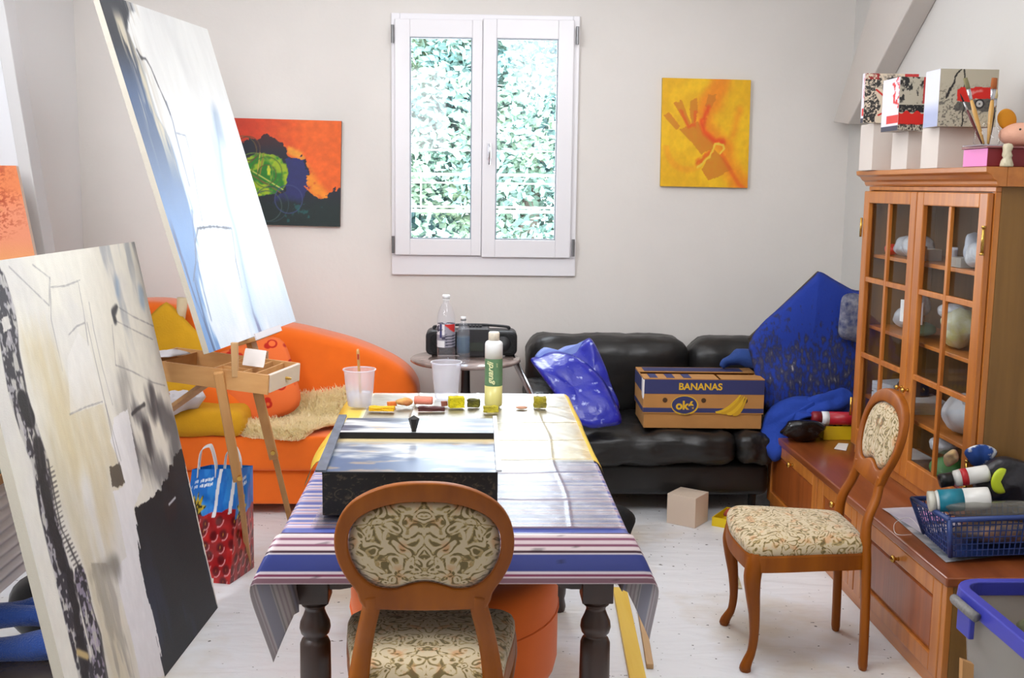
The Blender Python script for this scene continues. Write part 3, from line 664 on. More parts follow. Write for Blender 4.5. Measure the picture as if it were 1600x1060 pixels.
# ================================================================== CHAIRS
def backoutline(outer):
    if outer: h = [(0,.978),(.06,.974),(.115,.958),(.163,.928),(.192,.885),(.203,.835),(.198,.785),(.180,.740),(.156,.70),(.143,.66)]
    else: h = [(0,.930),(.05,.928),(.10,.916),(.142,.894),(.166,.862),(.173,.822),(.166,.782),(.146,.742),(.112,.714),(.07,.708),(.035,.720),(0,.726)]
    return h
def lean(z): return -.190-.235*max(0, z-.46)
def mkchair(label):
    t = thing('side_chair', label, 'chair')
    # back frame ring: outer outline closes at the lower rail
    ho = backoutline(True)+[(.10,.672),(.05,.672),(0,.672)]; hi = backoutline(False)
    def full(h):
        pr = [p for p in h[1:-1]]; pts = [h[0]]+pr+[h[-1]]+[(-x, z) for x, z in pr[::-1]]
        return pts
    def dense(h, n):
        P = full(h); P3 = [V((x, 0, z)) for x, z in P]; sm = smoothcurve(P3, 8)
        L = [0]
        for a, b in zip(sm, sm[1:]+sm[:1]): L.append(L[-1]+(b-a).length)
        # split at top (index 0) and bottom (half) so both rings correspond
        return sm
    So = smoothcurve([V((x,0,z)) for x, z in full(backoutline(True)+[(.10,.655),(.05,.653),(0,.652)])], 8); Si = smoothcurve([V((x,0,z)) for x, z in full(hi)], 8)
    c = V((0,0,.82))
    def samp(S_, N=72):
        out = []
        for k in range(N):
            a = 2*math.pi*k/N+.0001; d = V((math.sin(a), 0, math.cos(a)*.8)); best = None
            for i in range(len(S_)):
                p, q = S_[i]-c, S_[(i+1)%len(S_)]-c
                den = d.x*(q.z-p.z)-d.z*(q.x-p.x)
                if abs(den) < 1e-9: continue
                tt = (p.x*(q.z-p.z)-p.z*(q.x-p.x))/den; uu = (p.x*d.z-p.z*d.x)/den*1
                if tt > 0 and -1e-6 <= uu <= 1+1e-6 and (best is None or tt > best): best = tt
            out.append(c+d*(best or .1))
        return out
    A, B = samp(So), samp(Si); N = len(A)
    mb = MB(); vs_ = []
    for p in A: vs_.append((p.x, lean(p.z)-.013, p.z))
    for p in B: vs_.append((p.x, lean(p.z)-.011, p.z))
    for p in B: vs_.append((p.x, lean(p.z)+.011, p.z))
    for p in A: vs_.append((p.x, lean(p.z)+.013, p.z))
    fs = []
    for r in range(4):
        for k in range(N): fs.append((r*N+k, r*N+(k+1)%N, ((r+1)%4)*N+(k+1)%N, ((r+1)%4)*N+k))
    mb.add(vs_, fs); bf = mb.build('back_frame', CHAIRW, t, local=True, smooth=False, bevel=.006, seg=3)
    for p in bf.data.polygons: p.use_smooth = True
    mb = MB(); sh = [V((p.x*.995, lean(p.z), .82+(p.z-.82)*.995)) for p in B]
    mb.puff(sh, .036, (0, 1, .2), rings=7, power=.6, center=(0, lean(.83), .83)); mb.build('back_pad', FLORAL, t, local=True, smooth=True)
    for s in (-1, 1):   # rear leg + stile
        prof = [(.180,-.204,0),(.180,-.203,.10),(.180,-.200,.25),(.178,-.194,.38),(.172,-.190,.46),(.160,-.196,.54),(.146,lean(.61)+.001,.61),(.134,lean(.66),.66),(.136,lean(.69),.69)]
        prof = smoothcurve([V((s*x*.93, y, z)) for x, y, z in prof], 4, False)
        rr = [.0225+.005*math.exp(-((p.z-.42)/.1)**2) for p in prof]; rr[0] = .018
        mb = MB(); mb.tube(prof, rr, 8, sq=.68); mb.build('leg', CHAIRW, t, local=True, smooth=True)
        prof = [(.196,.196,0),(.199,.204,.012),(.194,.196,.035),(.187,.182,.07),(.187,.176,.13),(.193,.180,.21),(.201,.190,.29),(.204,.194,.35),(.200,.186,.40),(.196,.18,.435)]
        prof = smoothcurve([V((s*x, y, z)) for x, y, z in prof], 4, False)
        def fr(z): return float(np.interp(z, [0,.012,.035,.07,.13,.21,.29,.35,.40,.44], [.017,.021,.0185,.0155,.0165,.020,.026,.031,.032,.028]))
        mb = MB(); mb.tube(prof, [fr(p.z) for p in prof], 8, sq=.95); mb.build('leg', CHAIRW, t, local=True, smooth=True)
    so = smoothcurve([V((x, y, 0)) for x, y in [(0,.235),(.10,.228),(.19,.214),(.225,.185),(.222,.10),(.200,-.04),(.185,-.15),(.165,-.195),(.09,-.205),(0,-.208),(-.09,-.205),(-.165,-.195),(-.185,-.15),(-.200,-.04),(-.222,.10),(-.225,.185),(-.19,.214),(-.10,.228)]], 5)
    mb = MB(); n = len(so); ring = [(1.0,.372),(1.0,.425),(.99,.432),(.9,.434),(.9,.372)]
    vs_ = [(p.x*q, p.y*q, z) for q, z in ring for p in so]; fs = [(i*n+k, i*n+(k+1)%n, ((i+1)%5)*n+(k+1)%n, ((i+1)%5)*n+k) for i in range(5) for k in range(n)]
    mb.add(vs_, fs); mb.build('seat_frame', CHAIRW, t, local=True, smooth=False)
    mb = MB(); rg = [(.9,.425),(.985,.430),(.995,.440),(.99,.455),(.965,.468),(.90,.480),(.75,.490),(.5,.497),(.25,.500)]
    vs_ = [(p.x*q, p.y*q, z) for q, z in rg for p in so]; fs = [(i*n+k, i*n+(k+1)%n, (i+1)*n+(k+1)%n, (i+1)*n+k) for i in range(len(rg)-1) for k in range(n)]+[tuple((len(rg)-1)*n+k for k in range(n))]
    mb.add(vs_, fs); mb.build('seat', FLORAL, t, local=True, smooth=True)
    return t
c1 = mkchair('floral upholstered wooden chair seen from behind, pushed against the table front')
c1.location = (-.105, 2.655, 0); c1.rotation_euler = (0, 0, R(0)); c1['group'] = 'floral dining chairs'
c2 = dup(c1); c2['label'] = 'floral upholstered wooden chair seen from the side, beside the low cabinet'
c2.location = (1.15, 3.67, 0); c2.rotation_euler = (0, 0, R(90-3)); c2.scale = (1, 1, .965)
bpy.context.view_layer.update()

# ================================================================== EASEL AND THE CANVASES ON THE LEFT
Ab, Ad, Au = V((-.957, 3.95, 1.012)), V((.169, .986, 0)), V((-.376, .064, 1.28))
AW = .955
PA = pxuv(Ab, Ad*AW, Au)
def fn_blue(u, v):
    n = fbm(u*5, v*4, 5, 11); n2 = fbm(u*34, v*9, 4, 12); nv = fbm(u*18, v*2.4, 5, 14); nf = fbm(u*60, v*8, 3, 15)
    c = np.ones(u.shape+(3,))*np.array((222,222,220.)); c = mixc(c, (218,230,244), sst(.2,.5,v+(n-.5)*.3)); c = mixc(c, (206,206,206), sst(.5,.8,fbm(u*5,v*2,4,2))*sst(.6,.2,v)*.6)
    c = mixc(c, (238,244,252), sst(.48,.72,n)*sst(.3,.5,v))  # daylight glare painted in: lower canvas lightened to bluish white
    L = PA([(204,15),(198,48),(216,90),(231,143),(243,180),(262,214),(275,250),(288,290),(300,330),(306,400),(314,445),(326,500),(342,548)])
    vv = np.array([p[1] for p in L]); uu = np.array([p[0] for p in L]); o_ = np.argsort(vv); edge = np.interp(v, vv[o_], uu[o_])+(nv-.5)*.10+(nf-.5)*.05
    blue = np.ones(u.shape+(3,))*np.array((40,44,54.)); blue = mixc(blue, (66,90,128), sst(.10,.30,v)); blue = mixc(blue, (96,142,200), sst(.38,.7,v)); blue = mixc(blue, (132,184,232), sst(.6,.9,n))
    m_ = sst(edge+.02, edge-.01, u); c = c*(1-m_[...,None])+blue*m_[...,None]
    c = mixc(c, (206,196,172), sst(.5,.6,nv)*m_*sst(.05,.10,u)*sst(.02,.08,v)*sst(.55,.35,v)*.95); c = mixc(c, (196,190,180), sst(.10,.02,np.abs(u-edge))*sst(.5,.62,nf)*sst(.6,.3,v)*.7)
    c = mixc(c, (22,24,30), sst(.008,.001,segd(u,v,PA([(214,78),(220,90),(228,92),(236,106),(244,126),(258,158),(266,178)]))+(n2-.5)*.012)*.8)
    for pl, col, w_, st in (([(260,160),(270,190),(276,215),(285,250),(296,290)], (90,104,130), .008, .6), ([(276,208),(290,212),(300,250),(308,300),(316,345)], (130,140,160), .005, .7),
                            ([(309,357),(332,354),(362,357)], (40,48,70), .005, .9), ([(309,357),(305,380),(306,410),(302,440)], (70,80,110), .005, .7), ([(362,357),(366,385),(369,410),(378,450)], (80,90,120), .005, .7),
                            ([(300,330),(303,370),(312,430),(330,500)], (70,100,150), .007, .6)):
        c = mixc(c, col, sst(w_, w_*.25, segd(u,v,PA(pl))+(nf-.5)*.006)*st)
    d = segd(u, v, PA([(335,178),(341,214),(349,283),(356,320),(368,360),(384,440),(396,490),(408,520)])); c = mixc(c, (176,208,240), sst(.11,.0,d+(nv-.5)*.10)*.7*sst(.25,.4,v)); c = mixc(c, (130,160,198), sst(.018,.0,d+(nf-.5)*.01)*.55)
    c = mixc(c, (140,160,186), sst(.06,.0,segd(u,v,PA([(338,180),(342,205)]))+(n-.5)*.08)*.7); c = mixc(c, (110,110,160), sst(.03,.0,d+(nf-.5)*.05)*sst(.90,.98,v)*.8)
    d = segd(u, v, PA([(385,250),(410,340),(440,430)])); c = mixc(c, (200,222,244), sst(.16,.02,d+(nv-.5)*.2)*.5*sst(.3,.6,v))
    c = mixc(c, (36,60,110), sst(.012,.0,np.abs(u-.035-.02*np.sin(v*7))+(nf-.5)*.03)*sst(.6,.7,v)*.8); c = mixc(c, (30,50,90), sst(.02,.0,np.abs(u-edge+.035)+(nf-.5)*.03)*sst(.75,.85,v)*.7)
    return c*(.92+.05*n2[...,None])
BLUEP = mat('satin_painted_canvas', (255,255,255), .45, attr=True, bump=.15, bscale=200, spec=.6)
cv = canvas('painting', Ab, Ab+Ad*AW, Ab+Au, .022, 240, 340, fn_blue, m=BLUEP, edge=(176,168,154))
tagit(cv, 'tall white and blue abstract canvas clamped on the wooden easel', 'painting')
# ---- big canvas standing on the floor in front
Bb = V((-1.048, 2.84, .002)); Bd = V((.061, .998, 0)).normalized(); Bu = V((-.275, .017, 1.405)); BWd = 1.215
PB = pxuv(Bb, Bd*BWd, Bu)
def fn_black(u, v):
    n = fbm(u*5, v*5, 5, 51); n2 = fbm(u*60, v*30, 3, 52); nv = fbm(u*22, v*4, 5, 54); nf = fbm(u*70, v*9, 3, 55); w = (nv-.5)*.05+(nf-.5)*.025
    def L(pts, a, b=0.0, k=.5): return sst(a, b, segd(u, v, PB(pts))+(nv-.5)*k*a)
    c = np.ones(u.shape+(3,))*np.array((222,219,208.)); c = mixc(c, (208,206,204), sst(.4,.7,n)*.6)
    c = mixc(c, (204,188,146), L([(64,553),(76,585),(86,620),(98,669),(120,720)], .10, 0, 1.2)*.75); c = mixc(c, (200,186,150), L([(140,665),(160,720),(165,790)], .14, 0, 1.2)*.7); c = mixc(c, (196,186,156), L([(90,740),(120,820),(150,900),(190,1050)], .12, 0, 1.4)*.7)
    c = mixc(c, (226,224,220), inpoly(u, v, PB([(105,560),(122,520),(140,540),(164,630),(110,648)]))*.6)
    c = mixc(c, (152,158,166), sst(.45,.65,fbm(u*14,v*4,4,77))*(u > .72+w)*sst(.32,.15,v)*.7); c = mixc(c, (120,150,184), L([(183,440),(184,460)], .035, 0, 1)*.6); c = mixc(c, (130,160,190), L([(221,458),(222,472)], .03, 0, 1)*.6)
    c = mixc(c, (140,138,136), L([(192,600),(200,660),(215,720)], .07, 0, 1.6)*.7)
    c = mixc(c, (50,52,60), L([(236,612),(240,640)], .05, .01, 1.6)*.8); c = mixc(c, (66,66,72), L([(210,645),(222,655)], .05, 0, 1.8)*.7); c = mixc(c, (44,46,54), L([(228,675),(232,700)], .045, .01, 1.6)*.85); c = mixc(c, (60,62,70), L([(248,640),(272,670),(278,720)], .06, 0, 1.8)*.7)
    c = mixc(c, (90,90,94), L([(205,690),(235,730),(262,745)], .07, 0, 1.8)*.75)
    # white bands
    wb = inpoly(u+w*.3, v+w*.2, PB([(186,722),(172,690),(180,650),(200,640),(210,700),(222,760),(209,797),(222,850),(224,880),(236,930),(247,977),(266,1056),(220,1062),(208,1008),(192,945),(181,890),(199,871),(190,820),(177,770),(195,757)])); c = mixc(c, (222,221,224), wb*.9)
    blk = inpoly(u+w, v+w*.6, PB([(211,797),(224,786),(250,766),(262,742),(274,706),(283,700),(345,968),(262,1075),(244,977),(224,880)])); c = mixc(c, (22,24,30), blk); c = mixc(c, (40,48,72), blk*sst(.5,.7,fbm(u*12,v*3,4,90))*sst(.6,.9,v)*.8)
    c = mixc(c, (40,20,20), blk*L([(262,800),(272,798)], .04, .01, .4)*.7); c = mixc(c, (190,190,196), L([(264,789),(274,778)], .005, .001, 0)*blk)
    c = mixc(c, (78,70,60), inpoly(u+w*.5,v+w*.5,PB([(171.6,731),(186,721),(195,754),(177,764)]))*.9)
    c = mixc(c, (112,108,100), L([(145,880),(160,882),(182,884)], .05, 0, 1.4)*.65*sst(.64,.68,v)); c = mixc(c, (130,124,112), sst(.5,.62,nv)*inpoly(u,v,PB([(142,880),(180,880),(215,1060),(165,1060)]))*.5)
    for pl in ([(14,417),(77,478)], [(51,414),(77,434),(77,478)], [(79,449),(102,447),(125,438)], [(139,473),(147,518),(160,575),(176,633)], [(136,505),(151,572),(165,633),(189,720)], [(109,648),(135,636),(160,628)],
               [(183,479),(208,495),(240,510)], [(178,500),(205,514),(239,531)], [(183,479),(176,491),(180,502)], [(175,508),(181,571)], [(181,571),(205,580),(239,598),(258,603)], [(122,440),(131,490),(138,540)], [(107,524),(120,510),(132,505)], [(165,633),(177,690),(190,745)], [(78,434),(80,500),(98,580)]):
        c = mixc(c, (84,84,92), sst(.004,.001,segd(u,v,PB(pl))+(nf-.5)*.003+.001)*.45)
    c = mixc(c, (40,44,52), L([(183,479),(177,490),(180,501)], .014, .003, 1.5)*.8); c = mixc(c, (40,42,48), L([(206,648),(214,640),(226,632)], .008, .002, .6)*.8)
    # collaged print strips along the left edge
    S1 = PB([(-4,440),(10,486),(15,540),(28,617),(44,669),(62,720),(75,800),(94,880),(112,960),(132,1040),(140,1075)]); sd = segd(u, v, S1)+(nv-.5)*.02; st_ = sst(.042,.034,sd)
    pr = sst(.40,.46,n2)*.75+.2; c = mixc(c, (40,38,46), st_*pr); c = mixc(c, (188,184,188), st_*sst(.60,.64,fbm(u*110,v*70,2,61))*.75)
    c = mixc(c, (24,22,26), sst(.028,.02,segd(u,v,PB([(36,628),(46,652)])))); c = mixc(c, (22,20,24), sst(.026,.016,segd(u,v,PB([(60,700),(66,740),(82,820),(98,880)]))+(n2-.5)*.02)*.92); c = mixc(c, (22,20,24), sst(.026,.016,segd(u,v,PB([(108,900),(120,960),(134,1050)]))+(n2-.5)*.03)*.9)
    c = mixc(c, (222,218,210), inpoly(u,v,PB([(2,498),(12,494),(18,512),(6,520)]))*.9)
    s2 = sst(.032,.026,segd(u,v,PB([(126,905),(138,960),(150,1010),(158,1065)]))); c = mixc(c, (38,36,44), s2*pr); c = mixc(c, (170,160,180), s2*sst(.55,.6,fbm(u*90,v*90,2,66))*.7)
    c = mixc(c, (200,176,120), L([(122,1020),(136,1026)], .012, .004, .8)*.9)
    for pl in ([(75,720),(84,770),(96,826),(112,862),(128,896)], [(128,896),(138,930),(157,993),(168,1062)], [(64,730),(60,690),(50,660),(38,600)]): c = mixc(c, (50,48,50), sst(.006,.001,segd(u,v,PB(pl))+(nf-.5)*.006)*.85)
    d = segd(u,v,PB([(80,740),(96,826),(112,862),(124,890)])); c = mixc(c, (60,56,56), sst(.022,.016,d)*(np.sin(v*620) > .3)*.6)
    return c*(.97+.06*n2[...,None])
cv = canvas('painting', Bb, Bb+Bd*BWd, Bb+Bu, .03, 400, 440, fn_black, edge=(196,188,172))
tagit(cv, 'large cream and black abstract canvas leaning on the floor at the left front', 'painting')

# ---- box easel
es = thing('box_easel', 'beech wood box easel with open drawer tray and three tripod legs', 'easel', (-.98, 4.25, 0))
L_ = V((.968, -.24, -.075)).normalized(); S_ = V((.10, .40, 0)).normalized(); N_ = L_.cross(S_).normalized()
EO = V((-1.285, 4.17, .955)) ; 
EM = frame_mat(EO, L_, S_, N_)
EL, EW, EH = .54, .30, .075
def ebox(mb, lo, hi): mb.box(lo, hi, EM)
mb = MB(); ebox(mb, (0,0,-EH), (EL,.010,0)); ebox(mb, (0,EW-.010,-EH), (EL,EW,0)); ebox(mb, (0,.0105,-EH), (.01,EW-.0105,0)); ebox(mb, (.0105,.0105,-EH), (EL-.011,EW-.0105,-EH+.006))
mb.build('tray_box', BEECH, es)
mb = MB(); ebox(mb, (EL-.010,.0105,-EH+.006), (EL+.006,EW-.0105,.0)); o = mb.build('drawer_front', mat('pale_worn_wood', (206,190,176), .5), es, bevel=.002)
mb = MB(); mb.tube([EM @ V((EL+.006,.15,-.035)), EM @ V((EL+.016,.15,-.035)), EM @ V((EL+.016,.17,-.04))], .006, 8); mb.build('latch', BRASS, o)
mb = MB()
for x in (.09, .30, .42, .47): ebox(mb, (x,.0105,-EH+.0065), (x+.006,EW-.0105,-.006))
for y in (.10, .2): ebox(mb, (.306, y,-EH+.0065), (.4195, y+.006,-.008))
mb.build('divider', BEECH, es)
def legb(pts, w, name='leg'):
    mb = MB(); up = V((0,0,1))
    a, b = V(pts[0]), V(pts[1]); d = (b-a).normalized(); sx = V((1,.15,0)); sx = (sx-d*sx.dot(d)).normalized(); sy = d.cross(sx)
    Mx = Matrix.Identity(4)
    for i in range(3): Mx[i][0], Mx[i][1], Mx[i][2], Mx[i][3] = sx[i], sy[i], d[i], a[i]
    mb.box((-w/2, -w*.35, 0), (w/2, w*.35, (b-a).length), Mx); return mb
tp1 = EM @ V((.345,-.014,-.01)); j1 = at(372,752,Y=4.16); f1 = at(389,889,Z=0)
o = legb((tp1, j1), .036).build('leg', BEECHZ, es, bevel=.003)
d = (f1-tp1).normalized(); f1b = f1
mb = legb((j1+(tp1-j1)*.16+V((.006,.018,0)), f1b), .022); mb.build('lower_leg', BEECHZ, o, bevel=.002)
mb = MB(); kk = j1+V((.01,-.012,.02)); mb.tube([kk, kk+V((.004,-.03,0))], .009, 10); mb.build('clamp_screw', BRASS, o)
mb = MB(); mb.tube([f1b+V((0,0,.002)), f1b+V((0,0,.03))], .014, 10); mb.build('rubber_foot', BLACKP, o)
tp2 = EM @ V((EL-.085,EW*.30,-EH-.0)); j2 = at(428,716,Y=4.30); f2 = V((-.735, 4.55, .003))
o = legb((tp2, j2), .036).build('leg', BEECHZ, es, bevel=.003)
legb((j2+(tp2-j2)*.18+V((.0,.02,0)), f2), .022).build('lower_leg', BEECHZ, o, bevel=.002)
mb = MB(); kk = j2+V((.0,-.012,.03)); mb.tube([kk, kk+V((.004,-.03,0))], .009, 10); mb.build('clamp_screw', BRASS, o)
tp3 = at(338,588,Y=4.25); j3 = at(262,616,Y=4.5); f3 = V((-1.62, 5.0, .42))
o = legb((tp3+V((0,0,.0)), f3), .030).build('leg', BEECHZ, es, bevel=.003)
mb = MB(); kk = j3; mb.tube([kk, kk+V((.004,-.04,0))], .009, 10); mb.build('clamp_screw', BRASS, o)
# upright mast behind the canvas, tray clamp under it
mb = MB(); n_ = Ad.cross(Au).normalized(); cm = Ab+Ad*.5
if n_.x > 0: n_ = -n_
mb = MB(); a0 = cm+n_*.032-Au.normalized()*.08; a1 = a0+Au.normalized()*1.0; w_ = Ad*.028
mb.prism([a0-w_, a0+w_, a1+w_, a1-w_], n_*.022); mb.build('mast', BEECHZ, es)
mb = MB(); a0 = cm-Au.normalized()*.002; q = [a0-Ad*.12+n_*.055, a0+Ad*.16+n_*.055, a0+Ad*.16-n_*.03, a0-Ad*.12-n_*.03]; mb.prism(q, -Au.normalized()*.016); o = mb.build('canvas_rest', BEECH, es, bevel=.002)
mb = MB(); a1 = a0-n_*.032-Ad*.13-Au.normalized()*.012; mb.prism([a1, a1+Ad*.29, a1+Ad*.29+Au.normalized()*.026, a1+Au.normalized()*.026], -n_*.006); mb.build('rest_lip', mat('white_metal_lip', (220,216,222), .35), o)
a = cm-Au.normalized()*.07+n_*.02; mb = MB(); mb.prism([a+V((-.02,0,0)), a+V((.03,0,0)), V((a.x+.03, a.y, .86)), V((a.x-.02, a.y, .86))], (0,.03,0)); mb.build('mast_hinge', wood('worn_wood',(150,112,80),(176,140,104),2,.5,coat=0), es)
mb = MB(); c0 = at(366,536,Y=4.07); c1_ = at(367,590,Y=4.07); mb.prism([c0+V((-.014,0,0)), c0+V((.012,0,0)), c1_+V((.012,0,0)), c1_+V((-.012,0,0))], (0,.018,0)); mb.build('front_bracket', wood('bracket_wood',(168,126,80),(190,150,104),2,.5,coat=0), es, bevel=.002)
mb = MB(); c0 = EM @ V((.385,.10,.004)); mb.prism([c0, c0+L_*.09, c0+L_*.09+V((0,.05,.045)), c0+V((0,.05,.045))], (0,.02,.012)); mb.build('spring_block', mat('pale_block', (206,196,190), .6), es, bevel=.002)
CLOTHW = mat('white_crumpled_cloth', (214,210,214), .9, bump=.3, bscale=40)
mb = MB(); c0 = EM @ V((.06,.12,.004)); mb.puff([c0+V((.07*math.cos(a)*(1+.3*math.sin(3*a)), .08*math.sin(a), 0)) for a in [2*math.pi*k/24 for k in range(24)]], .03, (0,0,1), rings=6, amp=.012, fs_=18, back=.1)
o = mb.build('paper_tissue', CLOTHW, smooth=True); tagit(o, 'white crumpled tissue lying in the easel tray, left end', 'tissue')

# ---- orange canvas, ribbed panel, painting and things at the far left
def fn_or(u, v):
    n = fbm(u*4, v*5, 4, 91); n2 = fbm(u*60, v*60, 2, 92); c = np.ones(u.shape+(3,))*np.array((226,140,104.)); c = mixc(c, (222,120,60), sst(.5,.2,v)*.7); c = mixc(c, (230,160,90), sst(.7,1,v)*(u > .5)*.6)
    d = segd(u, v, [(.60,.1),(.66,.4),(.5,.62)])+(n-.5)*.3; c = mixc(c, (180,140,20), sst(.22,.0,d)*.85); c = mixc(c, (160,50,16), sst(.5,.58,n2)*sst(.42,.1,d)*.8); return c
a = at(57,412,Y=4.62); b = at(25,259,Y=4.66)
o = canvas('painting', a+V((-.55,0,0)), a, b+V((-.55,0,0)), .025, 140, 120, fn_or, edge=(230,200,180))
tagit(o, 'orange and pink speckled canvas leaning at the far left edge', 'painting')
RIB = mat('ribbed_white_enamel', (238,232,234), .4)
pn = thing('radiator', 'white ribbed radiator behind the big leaning canvas', 'radiator', (-1.62, 3.7, .3))
mb = MB(); ys, ye = 3.0, 4.3; nz = 60
def rp(a, b): 
    z = .31+.35*b; return (-1.52+.008*math.cos(b*2*math.pi*9), ys+(ye-ys)*a, z)
mb.grid(rp, 2, nz*2); g = mb.build('ribbed_front', RIB, pn, smooth=True)
mb = MB(); mb.box((-1.66, ys, .305), (-1.531, ye, .665)); mb.build('radiator_body', RIB, pn, bevel=.005)
mb = MB(); mb.tube([(-1.6, 3.2, .306), (-1.6, 3.2, .0)], .015, 10); mb.build('pipe', RIB, pn); mb = MB(); mb.tube([(-1.6, 4.2, .306), (-1.6, 4.2, .0)], .015, 10); mb.build('pipe', RIB, pn)
def fn_bb(u, v):
    n = fbm(u*4+v*2, v*6, 4, 71); c = np.ones(u.shape+(3,))*np.array((120,104,70.)); c = mixc(c, (60,130,190), sst(.45,.6,n)); c = mixc(c, (190,120,70), sst(.3,.1,v+n*.2)); c = mixc(c, (90,70,120), sst(.62,.7,fbm(u*6,v*9,3,72))*.8)
    c = mixc(c, (40,44,50), sst(.62,.66,fbm(u*14,v*18,3,74))*.7); c = mixc(c, (150,150,110), sst(.6,.9,v)*.7); return c
o = canvas('painting', (-1.50, 2.9, .70), (-1.50, 4.05, .70), (-1.66, 2.9, 1.10), .02, 160, 90, fn_bb, edge=(170,120,70))
tagit(o, 'blue and brown painting lying back on top of the ribbed radiator', 'painting')
mb = MB(); mb.box((-1.525, 2.88, .667), (-1.495, 4.07, .698)); o = mb.build('wooden_strip', BEECH); tagit(o, 'long wooden strip along the radiator top under the blue painting', 'wood strip')
TOWEL = mat('blue_terry_towel', (44,84,170), .95, bump=.8, bscale=180, sheen=.5)
def roll(mb, p0, p1, r, wob, seed):
    pts = [V(p0).lerp(V(p1), i/10) for i in range(11)]
    mb.tube([p+V((0, 0, wob*math.sin(i*.7+seed))) for i, p in enumerate(pts)], [r*(1+.15*math.sin(i+seed)) for i in range(11)], 14)
mb = MB(); roll(mb, (-1.62, 3.35, .235), (-1.18, 3.42, .255), .038, .008, 0); roll(mb, (-1.62, 3.30, .165), (-1.16, 3.34, .175), .045, .01, 2); roll(mb, (-1.6, 3.42, .20), (-1.26, 3.55, .29), .035, .01, 1)
o = mb.build('towel', TOWEL, smooth=True); tagit(o, 'folded blue terry towel at the bottom left behind the canvas', 'towel')
mb = MB(); oo = [V((-1.40+.24*math.cos(a), 3.3, .07+.068*math.sin(a))) for a in [2*math.pi*k/28 for k in range(28)]]
mb.puff(oo, .34, (0,1,0), rings=8, amp=.012, fs_=14); o = mb.build('leather_bag', mat('dark_shiny_bag', (60,52,48), .25, bump=.4, bscale=20), smooth=True); tagit(o, 'dark shiny bag on the floor under the blue towel', 'bag')
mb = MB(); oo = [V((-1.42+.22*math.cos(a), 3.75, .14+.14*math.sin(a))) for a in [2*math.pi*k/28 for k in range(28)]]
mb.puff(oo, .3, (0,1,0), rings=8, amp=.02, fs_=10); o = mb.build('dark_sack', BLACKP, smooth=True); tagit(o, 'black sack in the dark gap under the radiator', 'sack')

# ================================================================== ORANGE SOFA
sf = thing('orange_sofa', 'orange velour sofa with a sweeping curved back, behind the easel', 'sofa', (-1.1, 5.5, 0))
def plan(x0, x1, y0, y1, rl, rr, n=10):
    out = [(x0, y1), (x0, y0+rl)]+[(x0+rl-rl*math.cos(R(90*k/n)), y0+rl-rl*math.sin(R(90*k/n))) for k in range(n+1)]
    out += [(x1-rr+rr*math.sin(R(90*k/n)), y0+rr-rr*math.cos(R(90*k/n))) for k in range(n+1)]+[(x1, y1)]
    return out
def slab(name, pl, z0, z1, r, m_, parent, amp=0):
    c = V((sum(p[0] for p in pl)/len(pl), sum(p[1] for p in pl)/len(pl), 0)); mb = MB(); n = len(pl)
    rings = []
    for k in range(6): a = R(90*k/5); rings.append((r*(1-math.sin(a)), z0+r*(1-math.cos(a)) if False else z0+r-r*math.cos(a)))
    rings = [(r*(1-math.sin(R(90*k/5))), z0+r*(1-math.cos(R(90*k/5)))) for k in range(6)]+[(r*(1-math.cos(R(90*k/5))), z1-r+r*math.sin(R(90*k/5))) for k in range(6)]
    rings += [(r*2.5, z1+.002), (r*6, z1+.006)]
    vs_ = []
    for ins, z in rings:
        for x, y in pl:
            d = V((x, y, 0))-c; q = max(.05, 1-ins/d.length); vs_.append((c.x+d.x*q, c.y+d.y*q, z))
    fs = [(i*n+k, i*n+(k+1)%n, (i+1)*n+(k+1)%n, (i+1)*n+k) for i in range(len(rings)-1) for k in range(n)]+[tuple(range(n))[::-1], tuple((len(rings)-1)*n+k for k in range(n))]
    mb.add(vs_, fs); return mb.build(name, m_, parent, smooth=True)
slab('base', plan(-1.98, -.42, 5.23, 5.80, .10, .30), .06, .232, .02, ORANGE, sf)
slab('seat', plan(-1.98, -.40, 5.20, 5.80, .10, .32), .236, .405, .035, ORANGE, sf)
prof = [(-2.0,.06),(-2.0,.80),(-1.93,.93),(-1.80,1.0),(-1.62,1.01),(-1.46,.97),(-1.30,.925),(-1.10,.895),(-.95,.878),(-.80,.845),(-.62,.795),(-.46,.728),(-.36,.665),(-.305,.60),(-.285,.52),(-.285,.30),(-.30,.06)]
pr = smoothcurve([V((x, 5.66, z)) for x, z in prof[1:-1]], 5, False); pr = [V((prof[0][0],5.66,prof[0][1]))]+pr+[V((prof[-1][0],5.66,prof[-1][1]))]
mb = MB(); cc = V((-1.1, 5.66, .4)); n = len(pr); vs_ = []; lay = [(.05,5.64),(.02,5.65),(.004,5.67),(0,5.70),(0,5.88),(.01,5.91),(.04,5.92)]
for ins, y in lay:
    for p in pr: d = p-cc; q = 1-ins/d.length; vs_.append((cc.x+d.x*q, y, cc.z+d.z*q))
fs = [(i*n+k, i*n+(k+1)%n, (i+1)*n+(k+1)%n, (i+1)*n+k) for i in range(len(lay)-1) for k in range(n)]+[tuple(range(n))[::-1], tuple((len(lay)-1)*n+k for k in range(n))]
mb.add(vs_, fs); mb.build('backrest', ORANGE, sf, smooth=True)
for x, y in ((-1.85,5.35),(-.6,5.35),(-1.85,5.8),(-.6,5.8)): mb = MB(); mb.lathe([(.025,0),(.025,.065)], (x,y,0), 14); mb.build('foot', BLACKP, sf)
YC = mat('mustard_cloth', (214,160,20), .9, var=.08, vscale=7, bump=.35, bscale=120)
YC2 = mat('mustard_felt', (206,150,16), .95, var=.08, vscale=7, bump=.3, bscale=160)
o = rbox('cushion', (-1.62, 5.16, .412), (-1.10, 5.50, .545), YC2, r=.055, amp=.02, fs_=3.5, div=2); tagit(o, 'flat mustard yellow cushion lying on the front of the orange seat', 'cushion')
